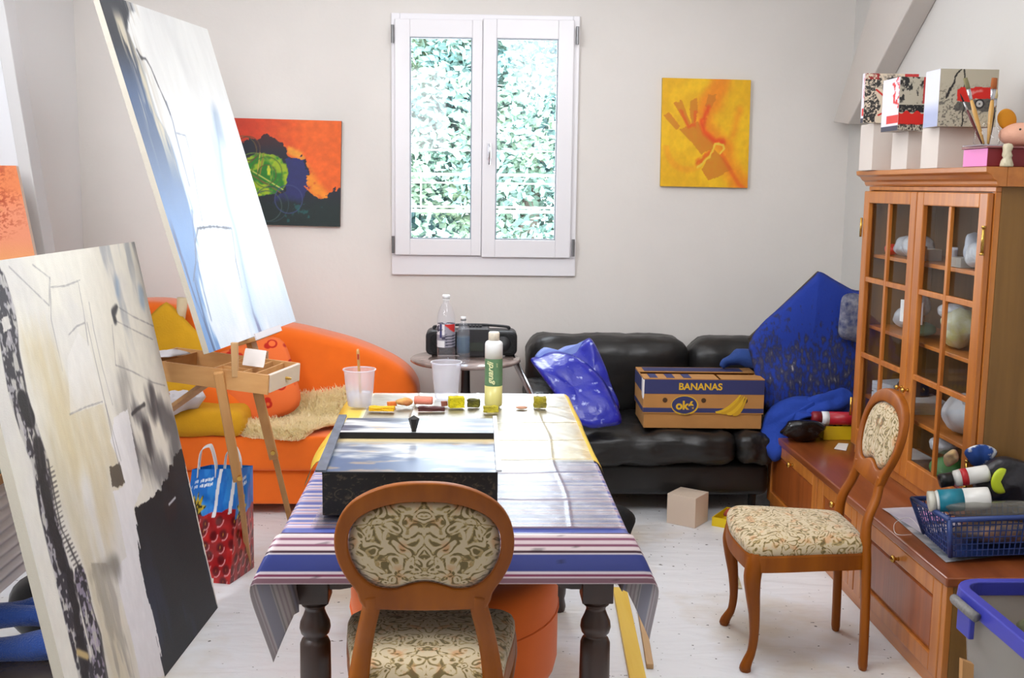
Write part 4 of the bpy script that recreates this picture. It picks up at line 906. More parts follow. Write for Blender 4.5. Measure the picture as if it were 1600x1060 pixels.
def pil(name, cxz, w, h, ang, y, thick, m_, tilt=.25, seed=0, amp=.008, ex=5):
    mb = MB(); a = R(ang); pts = []
    for (u, w2) in rsq(0, 0, w/2, h/2, .03, 3):
        pass
    N = 48
    for k in range(N):
        t = 2*math.pi*k/N; c, s_ = math.cos(t), math.sin(t); q = (abs(c)**ex+abs(s_)**ex)**(-1/ex); x, z = c*q*w/2, s_*q*h/2
        x, z = x*math.cos(a)-z*math.sin(a), x*math.sin(a)+z*math.cos(a); pts.append(V((cxz[0]+x, y+tilt*z, cxz[1]+z)))
    mb.puff(pts, thick, (0, -1, tilt), rings=10, amp=amp, fs_=6, seed=seed, power=.6); return mb.build(name, m_, smooth=True)
o = pil('cushion', (-1.555, .765), .38, .38, 45, 5.50, .07, YC, .22, 1, ex=16); tagit(o, 'mustard cushion standing on its corner against the sofa back', 'cushion')
o = pil('cushion', (-1.53, .585), .36, .18, -14, 5.36, .09, YC, .1, 4); tagit(o, 'mustard cushion wedged low behind the easel leg, over the white cloth', 'cushion')
def patt():
    M = mat('orange_print_cushion', (232,104,42), .9, bump=.1, bscale=200); nt = M.node_tree; b = nt.nodes['Principled BSDF']; L = nt.links.new; tc = nt.nodes['Texture Coordinate']
    vo = nn(nt, 'ShaderNodeTexVoronoi'); vo.inputs['Scale'].default_value = 13; L(tc.outputs['Object'], vo.inputs[0])
    r = nn(nt, 'ShaderNodeValToRGB'); e = r.color_ramp.elements; e[0].position = .20; e[0].color = (*lin((236,112,50)), 1); e[1].position = .37; e[1].color = (*lin((236,112,50)), 1)
    k = e.new(.25); k.color = (*lin((190,30,10)), 1); k = e.new(.32); k.color = (*lin((190,30,10)), 1); L(vo.outputs['Distance'], r.inputs[0]); L(r.outputs[0], b.inputs['Base Color']); return M
o = pil('cushion', (-1.10, .625), .42, .40, 18, 5.45, .13, patt(), .25, 7); tagit(o, 'orange cushion printed with red swirls, right behind the easel box', 'cushion')
o = pil('cushion', (-1.30, .53), .40, .18, -20, 5.40, .10, ORANGE, .1, 9); tagit(o, 'small plain orange cushion low between the two easel legs', 'cushion')
mb = MB(); c0 = V((-1.43, 5.19, .575)); mb.puff([c0+V((.13*math.cos(a)*(1+.25*math.sin(3*a)), -.02+.09*math.sin(a), .03*math.cos(a))) for a in [2*math.pi*k/36 for k in range(36)]], .10, (0,-.4,1), rings=14, amp=.06, fs_=19)
o = mb.build('rag', CLOTHW, smooth=True); tagit(o, 'white crumpled cloth on top of the flat mustard cushion', 'cloth')
mb = MB(); c0 = V((-1.60, 5.14, .42)); mb.puff([c0+V((.10*math.cos(a)*(1+.25*math.sin(3*a)), .07*math.sin(a), -.01)) for a in [2*math.pi*k/30 for k in range(30)]], .05, (0,-.3,1), rings=8, amp=.02, fs_=14)
o = mb.build('rag', CLOTHW, smooth=True); tagit(o, 'bit of white cloth showing under the flat mustard cushion', 'cloth')
mb = MB(); p = at(284,478,Y=5.56); mb.tube([p+V((.006,0,.04)), p+V((-.004,0,-.04)), p+V((-.02,0,-.16))], [.028,.024,.018], 16, ); o = mb.build('paper_roll', mat('cream_roll', (216,196,160), .7, var=.1, bump=.3), smooth=True); tagit(o, 'small cream roll poking up beside the blue canvas edge', 'roll')
# sheepskin
WOOL = bpy.data.materials.new('sheepskin_wool'); WOOL.use_nodes = True; nt = WOOL.node_tree; nt.nodes.remove(nt.nodes['Principled BSDF'])
d1_ = nn(nt, 'ShaderNodeBsdfDiffuse'); d2_ = nn(nt, 'ShaderNodeBsdfTranslucent'); m1_ = nn(nt, 'ShaderNodeMixShader'); m1_.inputs[0].default_value = .5
for q_ in (d1_, d2_): q_.inputs[0].default_value = (*lin((255,246,214)), 1)
nt.links.new(d1_.outputs[0], m1_.inputs[1]); nt.links.new(d2_.outputs[0], m1_.inputs[2]); nt.links.new(m1_.outputs[0], nt.nodes['Material Output'].inputs[0])
rnd = random.Random(5)
def skin(a, b):
    ang = 2*math.pi*a; rr = (1+.12*math.sin(3*ang+.6)+.10*math.sin(5*ang+2)+.05*math.sin(9*ang))*b
    x = -.93+.42*math.cos(ang)*rr+.04*math.sin(ang)*rr; y = 5.41+.20*math.sin(ang)*rr
    z = .412 + .20*float(sst(5.42,5.62,y))*max(0,min(1,.35+(x+1.0)*1.2)) + .012*mn.noise(V((x*9,y*9,0)))
    if y < 5.235: z -= (5.235-y)*1.0
    return V((x, min(y, 5.60), z))
mb = MB(); NU, NV = 60, 14
vs_ = [skin(i/NU, max(.02, j/NV)) + V((0,0,.024)) for j in range(NV+1) for i in range(NU)]
fs = [(j*NU+i, j*NU+(i+1)%NU, (j+1)*NU+(i+1)%NU, (j+1)*NU+i) for j in range(NV) for i in range(NU)]
mb.add(vs_, fs)
tv, tf = [], []
for i in range(15000):
    a, b = rnd.random(), math.sqrt(rnd.random()); p = skin(a, b)+V((0,0,.022)); out_ = (skin(a, min(1.03, b+.03))-p); out_.z = 0
    d = (V((rnd.gauss(0,.5), rnd.gauss(0,.5), .75))+out_.normalized()*.5*b**2+V((0,-.45,0))).normalized(); l = rnd.uniform(.028,.058); s = V((rnd.gauss(0,1), rnd.gauss(0,1), 0)).normalized()*.0032
    cu = V((rnd.gauss(0,1), rnd.gauss(0,1), -.6))*.008; k = len(tv); tv += [p-s, p+s, p+d*l*.6+s*.8+cu*.4, p+d*l*.6-s*.8+cu*.4, p+d*l+cu]; tf += [(k,k+1,k+2,k+3), (k+3,k+2,k+4)]
mb.add(tv, tf); o = mb.build('sheepskin', WOOL); tagit(o, 'cream long-haired sheepskin spread over the orange seat', 'sheepskin')

# ---- strawberry shopping bag
bg = thing('shopping_bag', 'shopping bag with blue top and strawberry print, on the floor by the easel leg', 'bag', (-1.06, 4.42, 0))
BAGM = mat('bag_plastic', (255,255,255), .28, attr=True, spec=.6, bump=.5, bscale=14)
def bagcol(u, v, seed):
    n = fbm(u*6, v*6, 3, seed); c = np.ones(u.shape+(3,))*np.array((160,16,20.)); c = mixc(c, (196,30,26), sst(.4,.7,n))
    for i in range(5):
        for j in range(6):
            cx, cy = (i+.5*(j%2)+.1)/4.3+.05*math.sin(i*5+j*2.3+seed), .42+(j+.4)/9.6+.02*math.sin(i*4+j*7); d = np.hypot((u-cx)*.75, (v-cy)*1.1)
            c = mixc(c, (84,4,12), sst(.066,.026,d)*.85); c = mixc(c, (206,150,50), sst(.015,.007,np.hypot((u-cx)*1.2,(v-cy)*.75))*((i+j)%3 != 0)*(.4+.6*(j < 3))); c = mixc(c, (246,200,200), sst(.010,.003,np.abs(d-.058))*(v > cy-.01)*(u > cx-.02)*.75)
    lim = .44-.10*u+.01*np.sin(u*20); blue = (v < lim).astype(float); c = mixc(c, (26,110,200), blue); c = mixc(c, (60,150,226), blue*sst(.4,.6,n)*.6)
    d = np.hypot((u-.22)*.9,(v-.36)); c = mixc(c, (150,200,240), blue*sst(.16,.05,d)*.6); st_ = sst(.12,.10,d*(1+.3*np.sin(np.arctan2(v-.36,u-.22)*9))); c = mixc(c, (200,170,40), blue*st_); c = mixc(c, (40,34,20), blue*st_*sst(.5,.56,fbm(u*30,v*30,2,seed+1)))
    for y0, x0, x1 in ((.10,.06,.50),(.145,.04,.50)):
        c = mixc(c, (226,236,246), blue*(np.abs(v-y0+.08*(u-.3)) < .013)*(u > x0)*(u < x1)*(np.sin(u*150+np.sin(u*47)*3) > -.45))
    if seed == 1:
        for xx in (.60, .90): c = mixc(c, (232,232,236), (np.abs(u-xx+.10*(v-.3)) < .032)*(v < .42-.1*u+.06))
        c = mixc(c, (230,226,214), (v > .955)*(u > .2)*(u < .7))
    return c
BQ = [V(p) for p in ((-1.21,4.36,0),(-.985,4.30,0),(-.925,4.50,0),(-1.15,4.56,0))]
TQ = [V(p) for p in ((-1.145,4.385,.46),(-.945,4.345,.475),(-.915,4.47,.455),(-1.10,4.52,.445))]
def face(i, nx, ny, seed):
    a, b, c_, d_ = BQ[i], BQ[(i+1)%4], TQ[(i+1)%4], TQ[i]; nrm = (b-a).cross(d_-a).normalized()
    g = np.mgrid[0:ny+1, 0:nx+1]; col = s2l(bagcol(g[1]/nx, 1-g[0]/ny, seed)).reshape(-1, 3)
    def f(u, v):
        p = a.lerp(b, u).lerp(d_.lerp(c_, u), v); e = math.sin(math.pi*u)*math.sin(math.pi*min(1, v*.9+.05)); return p+nrm*(.012*e+.014*e*mn.noise(p*14))
    return f, col
mb = MB(); cols = []
for i, nx in enumerate((100, 80, 60, 60)):
    f, col = face(i, nx, 110, 1 if i == 0 else 5+i); mb.grid(f, nx, 110); cols.append(col)
mb.add([p+V((0,0,.002)) for p in BQ], [(0,1,2,3)]); cols.append(np.full((4,3), .1)); mb.build('bag_body', BAGM, bg, smooth=False, colors=np.vstack(cols))
STRAP = mat('white_strap', (232,230,232), .7)
for (p0, p1, hh) in ((TQ[0].lerp(TQ[1],.12), TQ[0].lerp(TQ[1],.52), .10), (TQ[0].lerp(TQ[1],.62)+V((.0,.05,0)), TQ[0].lerp(TQ[1],.98)+V((0,.05,0)), .075)):
    c = smoothcurve([p0-V((0,0,.03)), p0+V((.005,0,.02)), p0.lerp(p1,.22)+V((0,0,hh*.8)), p0.lerp(p1,.5)+V((.01,0,hh)), p0.lerp(p1,.82)+V((0,0,hh*.85)), p1+V((0,0,.02)), p1-V((0,0,.03))], 5, False)
    mb = MB(); vs_ = []
    for i, p in enumerate(c): vs_ += [p+V((-.002,-.012,-.004)), p+V((.002,.012,.004))]
    mb.add(vs_, [(2*i,2*i+1,2*i+3,2*i+2) for i in range(len(c)-1)]); mb.build('handle', STRAP, bg, smooth=True, solid=.003)

# ================================================================== SMALL THINGS ON THE DINING TABLE
def profile_thing(): pass
TT = TZ+.0165
def cup(x, y, label, h=.145, rt=.062, rb=.046):
    t = thing('plastic_cup', label, 'cup', (x, y, TT), 0, 'clear plastic cups on the dining table')
    mb = MB(); mb.lathe([(rb*.94,.0),(rb,.004),(rb+(rt-rb)*.5,h*.5),(rt-.003,h-.01),(rt-.002,h)], (x,y,TT), 36, cap=False); mb.add([(x+rb*.94*math.cos(2*math.pi*k/36), y+rb*.94*math.sin(2*math.pi*k/36), TT) for k in range(36)], [tuple(range(36))])
    mb.build('cup_wall', CUPM, t, smooth=True)
    mb = MB(); mb.tube([(x+rt*math.cos(2*math.pi*k/36), y+rt*math.sin(2*math.pi*k/36), TT+h) for k in range(37)], .0028, 8, cap=False); mb.build('rim', CUPM, t, smooth=True)
    return t
p = at(562,634,Z=TT); cupL = cup(p.x, p.y, 'clear plastic cup with a paint brush standing in it, left on the table', .142)
mb = MB(); mb.lathe([(.040,.0),(.045,.05)], (p.x,p.y,TT+.003), 30); mb.build('dried_paint', clear('milky_dregs', (.9,.9,.95), .3, frost=.6), cupL, smooth=True)
b0 = V((p.x+.008, p.y-.02, TT+.006)); b1 = V((p.x-.006, p.y+.0, TT+.222))
br = thing('paint_brush', 'long wooden paint brush standing in the left plastic cup', 'brush', tuple(b0))
mb = MB(); mb.tube([b0, b0.lerp(b1,.3), b0.lerp(b1,.8), b0.lerp(b1,.96), b1], [.005,.0045,.0055,.006,.004], 10); mb.build('brush_handle', wood('brush_wood', (180,130,70), (206,160,100), 2), br, smooth=True)
mb = MB(); a = b0.lerp(b1,.82)+V((0,-.006,0)); mb.tube([a, a+V((0,0,.02))], .0035, 8); mb.build('paint_smear', mat('red_smear', (170,40,20), .5), br)
p = at(697,624,Z=TT); cup(p.x, p.y+.03, 'empty clear plastic cup beside the tall bottle on the table', .145)
# tall bottle
p = at(771,637,Z=TT); BXc = (p.x, p.y+.034, TT)
bt = thing('bottle', 'tall bottle with white top, green label and yellow liquid, on the table', 'bottle', BXc)
YL = mat('yellow_liquid_plastic', (206,196,120), .3, sub=0); WP = mat('white_bottle_plastic', (232,232,234), .3); GL = mat('green_label', (92,128,92), .5, var=.1, vscale=30); CR_ = mat('cream_lettering', (220,220,170), .5)
mb = MB(); mb.lathe([(.030,0),(.0335,.004),(.0345,.012),(.0345,.082)], BXc, 32); mb.build('yellow_base', YL, bt, smooth=True)
mb = MB(); mb.lathe([(.0346,.0822),(.0346,.188)], BXc, 32, cap=False); mb.build('label', GL, bt, smooth=True)
mb = MB(); mb.lathe([(.0345,.0825),(.0345,.1875)], BXc, 32); mb.build('label_core', GL, bt, smooth=True)
mb = MB(); mb.lathe([(.0345,.1885),(.0345,.245),(.032,.252),(.026,.256),(.0215,.258)], BXc, 32); mb.build('upper_body', WP, bt, smooth=True)
mb = MB(); mb.lathe([(.0215,.2585),(.0215,.287),(.019,.291),(.0,.292)], BXc, 28); mb.build('cap', mat('worn_cream_cap', (216,206,190), .4, var=.15, vscale=60), bt, smooth=True)
M4 = frame_mat(V((BXc[0]-.016, BXc[1]-.0375, TT+.134)), (0,0,1), (-1,0,0), (0,-1,0))
M4 = frame_mat(V((BXc[0]-.013, BXc[1]-.0330, TT+.134)), (0,0,1), (-1,.35,0), V((-.35,-1,0)).normalized())
textmesh('lettering', 'guardi', .034, M4, CR_, bt, shear=.3, ext=.0008, bold=.0006)
M4 = frame_mat(V((BXc[0]+.012, BXc[1]-.0340, TT+.165)), (0,0,1), (-1,-.3,0), V((.3,-1,0)).normalized())
textmesh('lettering', 'acryl', .008, M4, CR_, bt, ext=.0005)
# sponges and bits of paint gear
SY = mat('yellow_sponge', (222,206,20), .95, bump=.9, bscale=220, var=.2, vscale=40); SK = mat('black_stained_sponge', (46,44,20), .95, bump=.9, bscale=220, col2=(120,116,30), vscale=24)
def blockpts(name, px, py, w, d, h, m_, label, cat, rot=0, seed=0, topdark=None, grp=None, r=.004, amp=.0025):
    p = at(px, py, Z=TT); bm = bmesh.new(); bmesh.ops.create_cube(bm, size=1); bmesh.ops.subdivide_edges(bm, edges=bm.edges[:], cuts=4, use_grid_fill=True)
    mb = MB(); Mx = Matrix.Translation(V((p.x, p.y+d/2, TT+h/2+amp*1.2))) @ Matrix.Rotation(rot, 4, 'Z')
    vs_ = []
    for v in bm.verts:
        q = V((v.co.x*w, v.co.y*d, v.co.z*h)); 
        if v.co.z < -.49: q = q+V((amp*mn.noise(q*160+V((seed,0,0))), amp*mn.noise(q*150+V((seed,5,0))), 0))
        else: q = q+V((mn.noise(q*120+V((seed,0,0))), mn.noise(q*120+V((seed,9,0))), mn.noise(q*120+V((seed,0,5)))))*amp*1.6
        vs_.append(Mx @ q)
    mb.add(vs_, [tuple(v.index for v in f.verts) for f in bm.faces]); bm.free()
    o = mb.build(name, m_, smooth=False); o.location.z = TT; return tagit(o, label, cat, grp)
blockpts('sponge', 713, 638, .058, .04, .040, SY, 'bright yellow sponge block with a dark bottom, left of the black sponge', 'sponge', .2, 1)
blockpts('sponge', 740, 637, .046, .035, .028, SK, 'black paint-stained sponge left of the tall bottle', 'sponge', -.1, 2)
blockpts('sponge', 844, 638, .046, .035, .040, mat('yellow_grey_sponge', (196,180,30), .95, bump=.9, bscale=220, col2=(120,112,60), vscale=20), 'yellow and grey sponge alone near the right end of the table', 'sponge', .05, 3)
blockpts('sponge', 767, 645, .056, .026, .022, mat('olive_sponge', (190,176,50), .95, bump=.9, bscale=200, var=.3, vscale=30), 'olive yellow sponge in front of the tall bottle', 'sponge', .1, 4)
blockpts('sponge', 596, 643, .095, .035, .014, mat('orange_yellow_sponge', (232,176,16), .9, bump=.6, bscale=200), 'thin flat orange-yellow sponge at the left, in front of the brush cup', 'sponge', -.05, 5)
blockpts('sponge_strip', 674, 643, .10, .03, .014, mat('maroon_strip', (72,22,22), .6), 'dark maroon flat strip lying in front of the pink roller', 'strip', .02, 6)
blockpts('chalk_stub', 612, 635, .034, .02, .015, mat('orange_chalk', (226,120,50), .9), 'small orange stub left of the speckled lump', 'stub', .3, 7, amp=.001)
blockpts('chalk_stub', 694, 635, .022, .012, .018, mat('brown_chalk', (150,90,76), .9), 'small brown stub between pink roller and yellow sponge', 'stub', .5, 8, amp=.001)
p = at(631,637,Z=TT); mb = MB(); mb.puff([V((p.x, p.y+.02, TT+.018))+V((.034*math.cos(a), 0, .0155*math.sin(a)*(1.15 if math.cos(a) > 0 else .9))) for a in [2*math.pi*k/24 for k in range(24)]], .036, (0,-1,.1), rings=8, amp=.003, fs_=40)
o = mb.build('sponge_lump', mat('speckled_lump', (216,176,100), .9, col2=(206,104,70), vscale=22, bump=.5), smooth=True); tagit(o, 'rounded yellow and salmon sponge lump between the stubs on the table', 'sponge')
p = at(662,634,Z=TT); mb = MB(); Mx = Matrix.Translation(V((p.x-.036, p.y+.02, TT+.0178))) @ Matrix.Rotation(R(90), 4, 'Y') @ Matrix.Rotation(R(8), 4, 'X'); mb.lathe([(.006,-.001),(.0155,0),(.0165,.003),(.0165,.066),(.0155,.07),(.006,.071)], (0,0,0), 24, Mx)
o = mb.build('foam_roller', mat('salmon_foam', (232,140,120), .9, bump=.3, bscale=200), smooth=True); tagit(o, 'salmon pink foam roller lying behind the maroon strip', 'roller')
p = at(815,638,Z=TT); mb = MB(); mb.lathe([(.0,0),(.020,.0005),(.023,.003),(.018,.005),(.0,.004)], (p.x,p.y,TT), 20); o = mb.build('lid_disc', mat('rust_disc', (170,110,70), .6), smooth=True); tagit(o, 'small flat rust coloured disc between bottle and right sponge', 'disc')

# ================================================================== ROUND MARBLE TABLE WITH RADIO AND BOTTLES
RT = (-.035, 5.62); RZ = .735
rt = thing('round_side_table', 'round marble topped side table on a thin dark column, between the sofas', 'table', (RT[0], RT[1], 0))
MARB = mat('brown_marble', (96,76,70), .12, col2=(168,148,140), vscale=9, coat=.5)
mb = MB(); mb.lathe([(.02,RZ-.024),(.275,RZ-.022),(.288,RZ-.014),(.288,RZ-.006),(.281,RZ),(.02,RZ)], (RT[0], RT[1], 0), 56); mb.build('tabletop', MARB, rt, smooth=True)
mb = MB(); mb.lathe([(.17,0),(.16,.02),(.05,.045),(.028,.08),(.028,.30),(.034,.34),(.026,.38),(.024,.50),(.032,.53),(.024,.56),(.022,.68),(.05,.700),(.06,.7105)], (RT[0], RT[1], 0), 24); mb.build('column', mat('dark_iron', (30,24,24), .4), rt, smooth=True)
# radio
rd = thing('radio', 'black portable stereo radio on the round side table', 'radio', (.03, 5.70, RZ))
RB = mat('radio_black', (30,30,34), .45); RG = mat('speaker_mesh', (14,14,15), .7, bump=.6, bscale=220)
x0, x1 = -.245, .235; 
def radpts(x0, x1, zb, zt, r, n=6):
    return [(a, b) for a, b in rsq((x0+x1)/2, (zb+zt)/2, (x1-x0)/2, (zt-zb)/2, r, n)]
mb = MB(); pts = radpts(x0, x1, RZ+.006, RZ+.135, .03); mb.prism([V((a, 5.66, b)) for a, b in pts], (0, .14, 0)); mb.build('radio_body', RB, rd, bevel=.008)
mb = MB(); mb.prism([V((a, 5.625, b)) for a, b in radpts(-.075, .09, RZ+.004, RZ+.152, .015)], (0, .16, 0)); cb_ = mb.build('control_unit', mat('radio_dark_grey', (46,46,50), .4), rd, bevel=.006)
mb = MB(); mb.prism([V((a, 5.619, b)) for a, b in radpts(-.035, .055, RZ+.035, RZ+.080, .004)], (0, .005, 0)); mb.build('display', mat('display_grey', (60,66,62), .2), rd)
for k in range(4): mb = MB(); mb.cbox((-.012+.018*k, 5.70, RZ+.157), (.013, .03, .008)); mb.build('button', RB, rd, bevel=.001)
for cx in (-.155, .160):
    mb = MB(); mb.prism([V((a, 5.648, b)) for a, b in radpts(cx-.066, cx+.066, RZ+.018, RZ+.124, .03)], (0, .011, 0)); mb.build('speaker_grille', RG, rd, bevel=.003)
    mb = MB(); mb.lathe([(.04,0),(.038,.004),(.0,.006)], (0,0,0), 28, frame_mat(V((cx, 5.647, RZ+.071)), (1,0,0), (0,0,1), (0,-1,0))); mb.build('speaker_cone', RB, rd, smooth=True)
mb = MB(); mb.tube(smoothcurve([V((-.20,5.74,RZ+.135)), V((-.19,5.74,RZ+.150)), V((0,5.75,RZ+.158)), V((.18,5.74,RZ+.150)), V((.19,5.74,RZ+.135))], 5, False), .007, 8); mb.build('carry_handle', RB, rd, smooth=True)
for k in (-.2, .19): mb = MB(); mb.cbox((k, 5.72, RZ+.003), (.03, .06, .006)); mb.build('radio_foot', RB, rd)
def pet(px, py, h, r, label, labelmat, capc, zt=RZ, Y=5.45, sc=1):
    p = at(px, py, Y=Y); c = (p.x, Y, zt+.0015)
    t = thing('water_bottle', label, 'bottle', c, 0, 'plastic water bottles on the round side table')
    mb = MB(); prof = [(r*.55,0),(r*.9,.006),(r,.02),(r,h*.20),(r*.96,h*.22),(r,h*.24),(r,h*.62),(r*.93,h*.72),(r*.66,h*.82),(r*.36,h*.89),(r*.33,h*.93),(r*.33,h*.94)]
    N = 32; vs_ = [(c[0]+q*(1+(.06*math.cos(5*2*math.pi*k/N) if z < .03 else 0))*math.cos(2*math.pi*k/N), c[1]+q*math.sin(2*math.pi*k/N), c[2]+z) for q, z in prof for k in range(N)]
    fs = [(i*N+k, i*N+(k+1)%N, (i+1)*N+(k+1)%N, (i+1)*N+k) for i in range(len(prof)-1) for k in range(N)]+[tuple(range(N))[::-1]]
    mb.add(vs_, fs); mb.build('bottle_body', PET, t, smooth=True)
    mb = MB(); mb.lathe([(r*.42,h*.945),(r*.42,h*.995),(r*.36,h),(0,h)], c, 20); mb.build('cap', capc, t, smooth=True)
    mb = MB(); mb.lathe([(r*.44,h*.925),(r*.44,h*.94)], c, 20); mb.build('neck_ring', mat('cap_ring', (60,66,70), .4) if r < .04 else capc, t)
    mb = MB(); g = 64; ch = 40; z0, z1 = h*.24, h*.58
    def lf(u, v): a = 2*math.pi*u; return V((c[0]+(r+.0008)*math.cos(a), c[1]+(r+.0008)*math.sin(a), c[2]+z0+(z1-z0)*v))
    mb.grid(lf, g, ch); gg = np.mgrid[0:ch+1, 0:g+1]; col = labelmat(gg[1]/g, 1-gg[0]/ch); mb.build('label', MATTEPAINT if r > .04 else clear('clear_label', (.5,.56,.62), .1, frost=.25, fcol=(.3,.4,.5)), t, smooth=True, colors=s2l(col).reshape(-1,3) if r > .04 else None)
def lab1(u, v):
    c = np.ones(u.shape+(3,))*np.array((150,146,158.)); uu = (u-.5)*2; c = mixc(c, (224,220,222), (u < .72)*(v < .45)); c = mixc(c, (196,40,36), (u > .73)*(u < .95)*(v < .35)*((u-.73)*1.6 > v*.9-.05)); c = mixc(c, (60,60,110), (np.abs(u-.66) < .02)*(v < .6)*1.)
    c = mixc(c, (70,70,84), (np.sin(v*50+u*9) > .1)*(u > .74)*(v > .4)); c = mixc(c, (64,60,80), sst(.55,.62,fbm(u*14,v*8,3,4))*(u < .74)); c = mixc(c, (226,224,226), (v > .7)*(u > .55)*(u < .73)); return c
pet(697, 520, .345, .0455, 'large clear water bottle with red and white label, on the round table', lab1, WP)
pet(724, 520, .238, .0325, 'small clear bottle with dark neck ring, right of the large water bottle', lab1, WP, Y=5.42)

# ================================================================== BLACK LEATHER SOFA
bs = thing('leather_sofa', 'black leather sofa along the back wall under the yellow painting', 'sofa', (1.05, 5.6, 0))
def lcush(name, lo, hi, seed, r=.07, amp=.018, parent=bs, sag=0):
    bm = bmesh.new(); bmesh.ops.create_cube(bm, size=1); d = [hi[i]-lo[i] for i in range(3)]; c = V([(hi[i]+lo[i])/2 for i in range(3)])
    bmesh.ops.subdivide_edges(bm, edges=bm.edges[:], cuts=26, use_grid_fill=True)
    vs_ = []
    for v in bm.verts:
        q = V([v.co[i]*d[i] for i in range(3)]); inn = V([max(-d[i]/2+r, min(d[i]/2-r, q[i])) for i in range(3)]); o_ = q-inn
        if o_.length > 1e-6: nrm = o_.normalized(); q = inn+nrm*r
        else: nrm = V((0,0,0))
        e = abs(v.co.x)*2; w = mn.fractal(V((q.x*7, q.y*7, q.z*7+seed)), .8, 2.2, 4)*amp + amp*1.3*math.sin(q.x*38+6*mn.noise(q*3+V((seed,0,0))))*max(0, e-.75)*2*mn.noise(q*5+V((0,seed,0)))
        q = q+(nrm if nrm.length else V((0,0,1 if v.co.z > 0 else -1)))*w
        if v.co.z > 0: q.z -= sag*(1-(2*v.co.x)**2)
        vs_.append(q+c)
    mb = MB(); mb.add(vs_, [tuple(v.index for v in f.verts) for f in bm.faces]); bm.free(); return mb.build(name, LEATHER, parent, smooth=True)
rbox('sofa_frame', (.36, 5.25, .10), (1.49, 5.95, .27), LEATHER, bs, r=.04, amp=.004)
lcush('seat_cushion', (.36, 5.14, .275), (1.30, 5.80, .44), 3); lcush('seat_cushion', (1.305, 5.14, .275), (1.485, 5.80, .44), 8, r=.06)
lcush('back_cushion', (.29, 5.70, .40), (1.17, 6.02, .83), 21, r=.11, amp=.010); lcush('back_cushion', (1.175, 5.70, .40), (2.04, 6.02, .825), 34, r=.11, amp=.010)
lcush('side_cushion', (.27, 5.30, .20), (.42, 5.75, .62), 44, r=.07, amp=.012)
mb = MB(); mb.tube([at(796,548,Y=5.75), at(822,600,Y=5.45), at(846,648,Y=5.18), (.30,5.18,.02)], .012, 10, sq=2.2); mb.build('metal_side_rail', CHROME, bs, smooth=True)
for x in (.45, 1.42):
    for y in (5.3, 5.9): mb = MB(); mb.lathe([(.02,0),(.02,.105)], (x,y,0), 12); mb.build('foot', BLACKP, bs)

# ---- blue carrier bag on the sofa
BP = mat('blue_woven_plastic', (22,30,150), .28, bump=.7, bscale=16, var=.25, vscale=6, spec=.6); BP.node_tree.nodes['Color Ramp'].color_ramp.elements[0].position = .60; BP.node_tree.nodes['Color Ramp'].color_ramp.elements[1].position = .70; BP.node_tree.nodes['Color Ramp'].color_ramp.elements[0].color = (*lin((24,32,156)),1); BP.node_tree.nodes['Color Ramp'].color_ramp.elements[1].color = (*lin((170,180,226)),1)
for n_q in BP.node_tree.nodes:
    if n_q.type == 'TEX_NOISE' and abs(n_q.inputs['Scale'].default_value-6) < .1: n_q.inputs['Scale'].default_value = 26
BPI = mat('blue_bag_inside', (110,130,200), .5, bump=.4, bscale=20)
bb = thing('carrier_bag', 'shiny blue plastic carrier bag slumped on the left of the black sofa', 'bag', tuple(at(930,670,Y=5.2)))
def P(px, py, Y): return at(px, py, Y=Y)
mb = MB(); o_ = smoothcurve([P(829,562,5.40), P(842,556,5.42), P(870,549,5.40), P(905,560,5.36), P(940,590,5.28), P(962,630,5.16), P(971,660,5.10), P(945,667,5.08), P(922,669,5.08), P(895,655,5.10), P(866,615,5.22), P(842,582,5.32)], 5)
mb.puff(o_, .11, (-.25,-1,.35), rings=12, amp=.030, fs_=7, seed=3, back=.4); mb.build('front_panel', BP, bb, smooth=True)
mb = MB(); o_ = smoothcurve([P(878,560,5.45), P(900,545,5.46), P(916,530,5.46), P(926,532,5.45), P(940,560,5.42), P(955,600,5.35), P(968,640,5.25), P(940,630,5.25), P(905,600,5.35)], 5)
mb.puff(o_, .09, (.1,-1,.3), rings=10, amp=.022, fs_=9, seed=8, back=.4); mb.build('rear_panel', BP, bb, smooth=True)
mb = MB(); o_ = smoothcurve([P(835,560,5.43), P(850,543,5.47), P(868,548,5.47), P(884,541,5.48), P(905,537,5.48), P(918,531,5.48), P(908,556,5.44), P(880,570,5.40), P(860,566,5.40)], 4)
mb.puff(o_, .03, (0,-1,.3), rings=7, amp=.018, fs_=12, seed=2, back=.4); mb.build('pale_lining', BPI, bb, smooth=True)

# ---- banana box
bn = thing('banana_box', 'cardboard banana box with dark blue print, on the black sofa', 'box', (1.13, 5.4, .46))
CARD = mat('cardboard', (176,124,66), .85, var=.05, vscale=10); NAVY = mat('navy_print', (44,48,96), .7); YELP = mat('yellow_print', (214,170,30), .7)
a, b = at(1003,676,Y=5.235), at(1189,681,Y=5.235); zb = .452
e = V((b.x-a.x, .0, 0)); Wd = e.length; dY = .34; BO = V((a.x, 5.225, zb))
BM_ = Matrix.Translation(BO) @ Matrix.Rotation(R(-1.5), 4, 'Z')
hb, hl = .075, .245   # tray visible height, total
mb = MB(); mb.box((.006,.006,0), (Wd-.006, dY-.006, .16), BM_); mb.build('lower_tray', CARD, bn, bevel=.002)
mb = MB(); t_ = .005; z0 = hb
mb.box((0,0,z0), (Wd,t_,hl), BM_); mb.box((0,dY-t_,z0), (Wd,dY,hl), BM_); mb.box((0,t_,z0), (t_,dY-t_,hl), BM_); mb.box((Wd-t_,t_,z0), (Wd,dY-t_,hl), BM_)
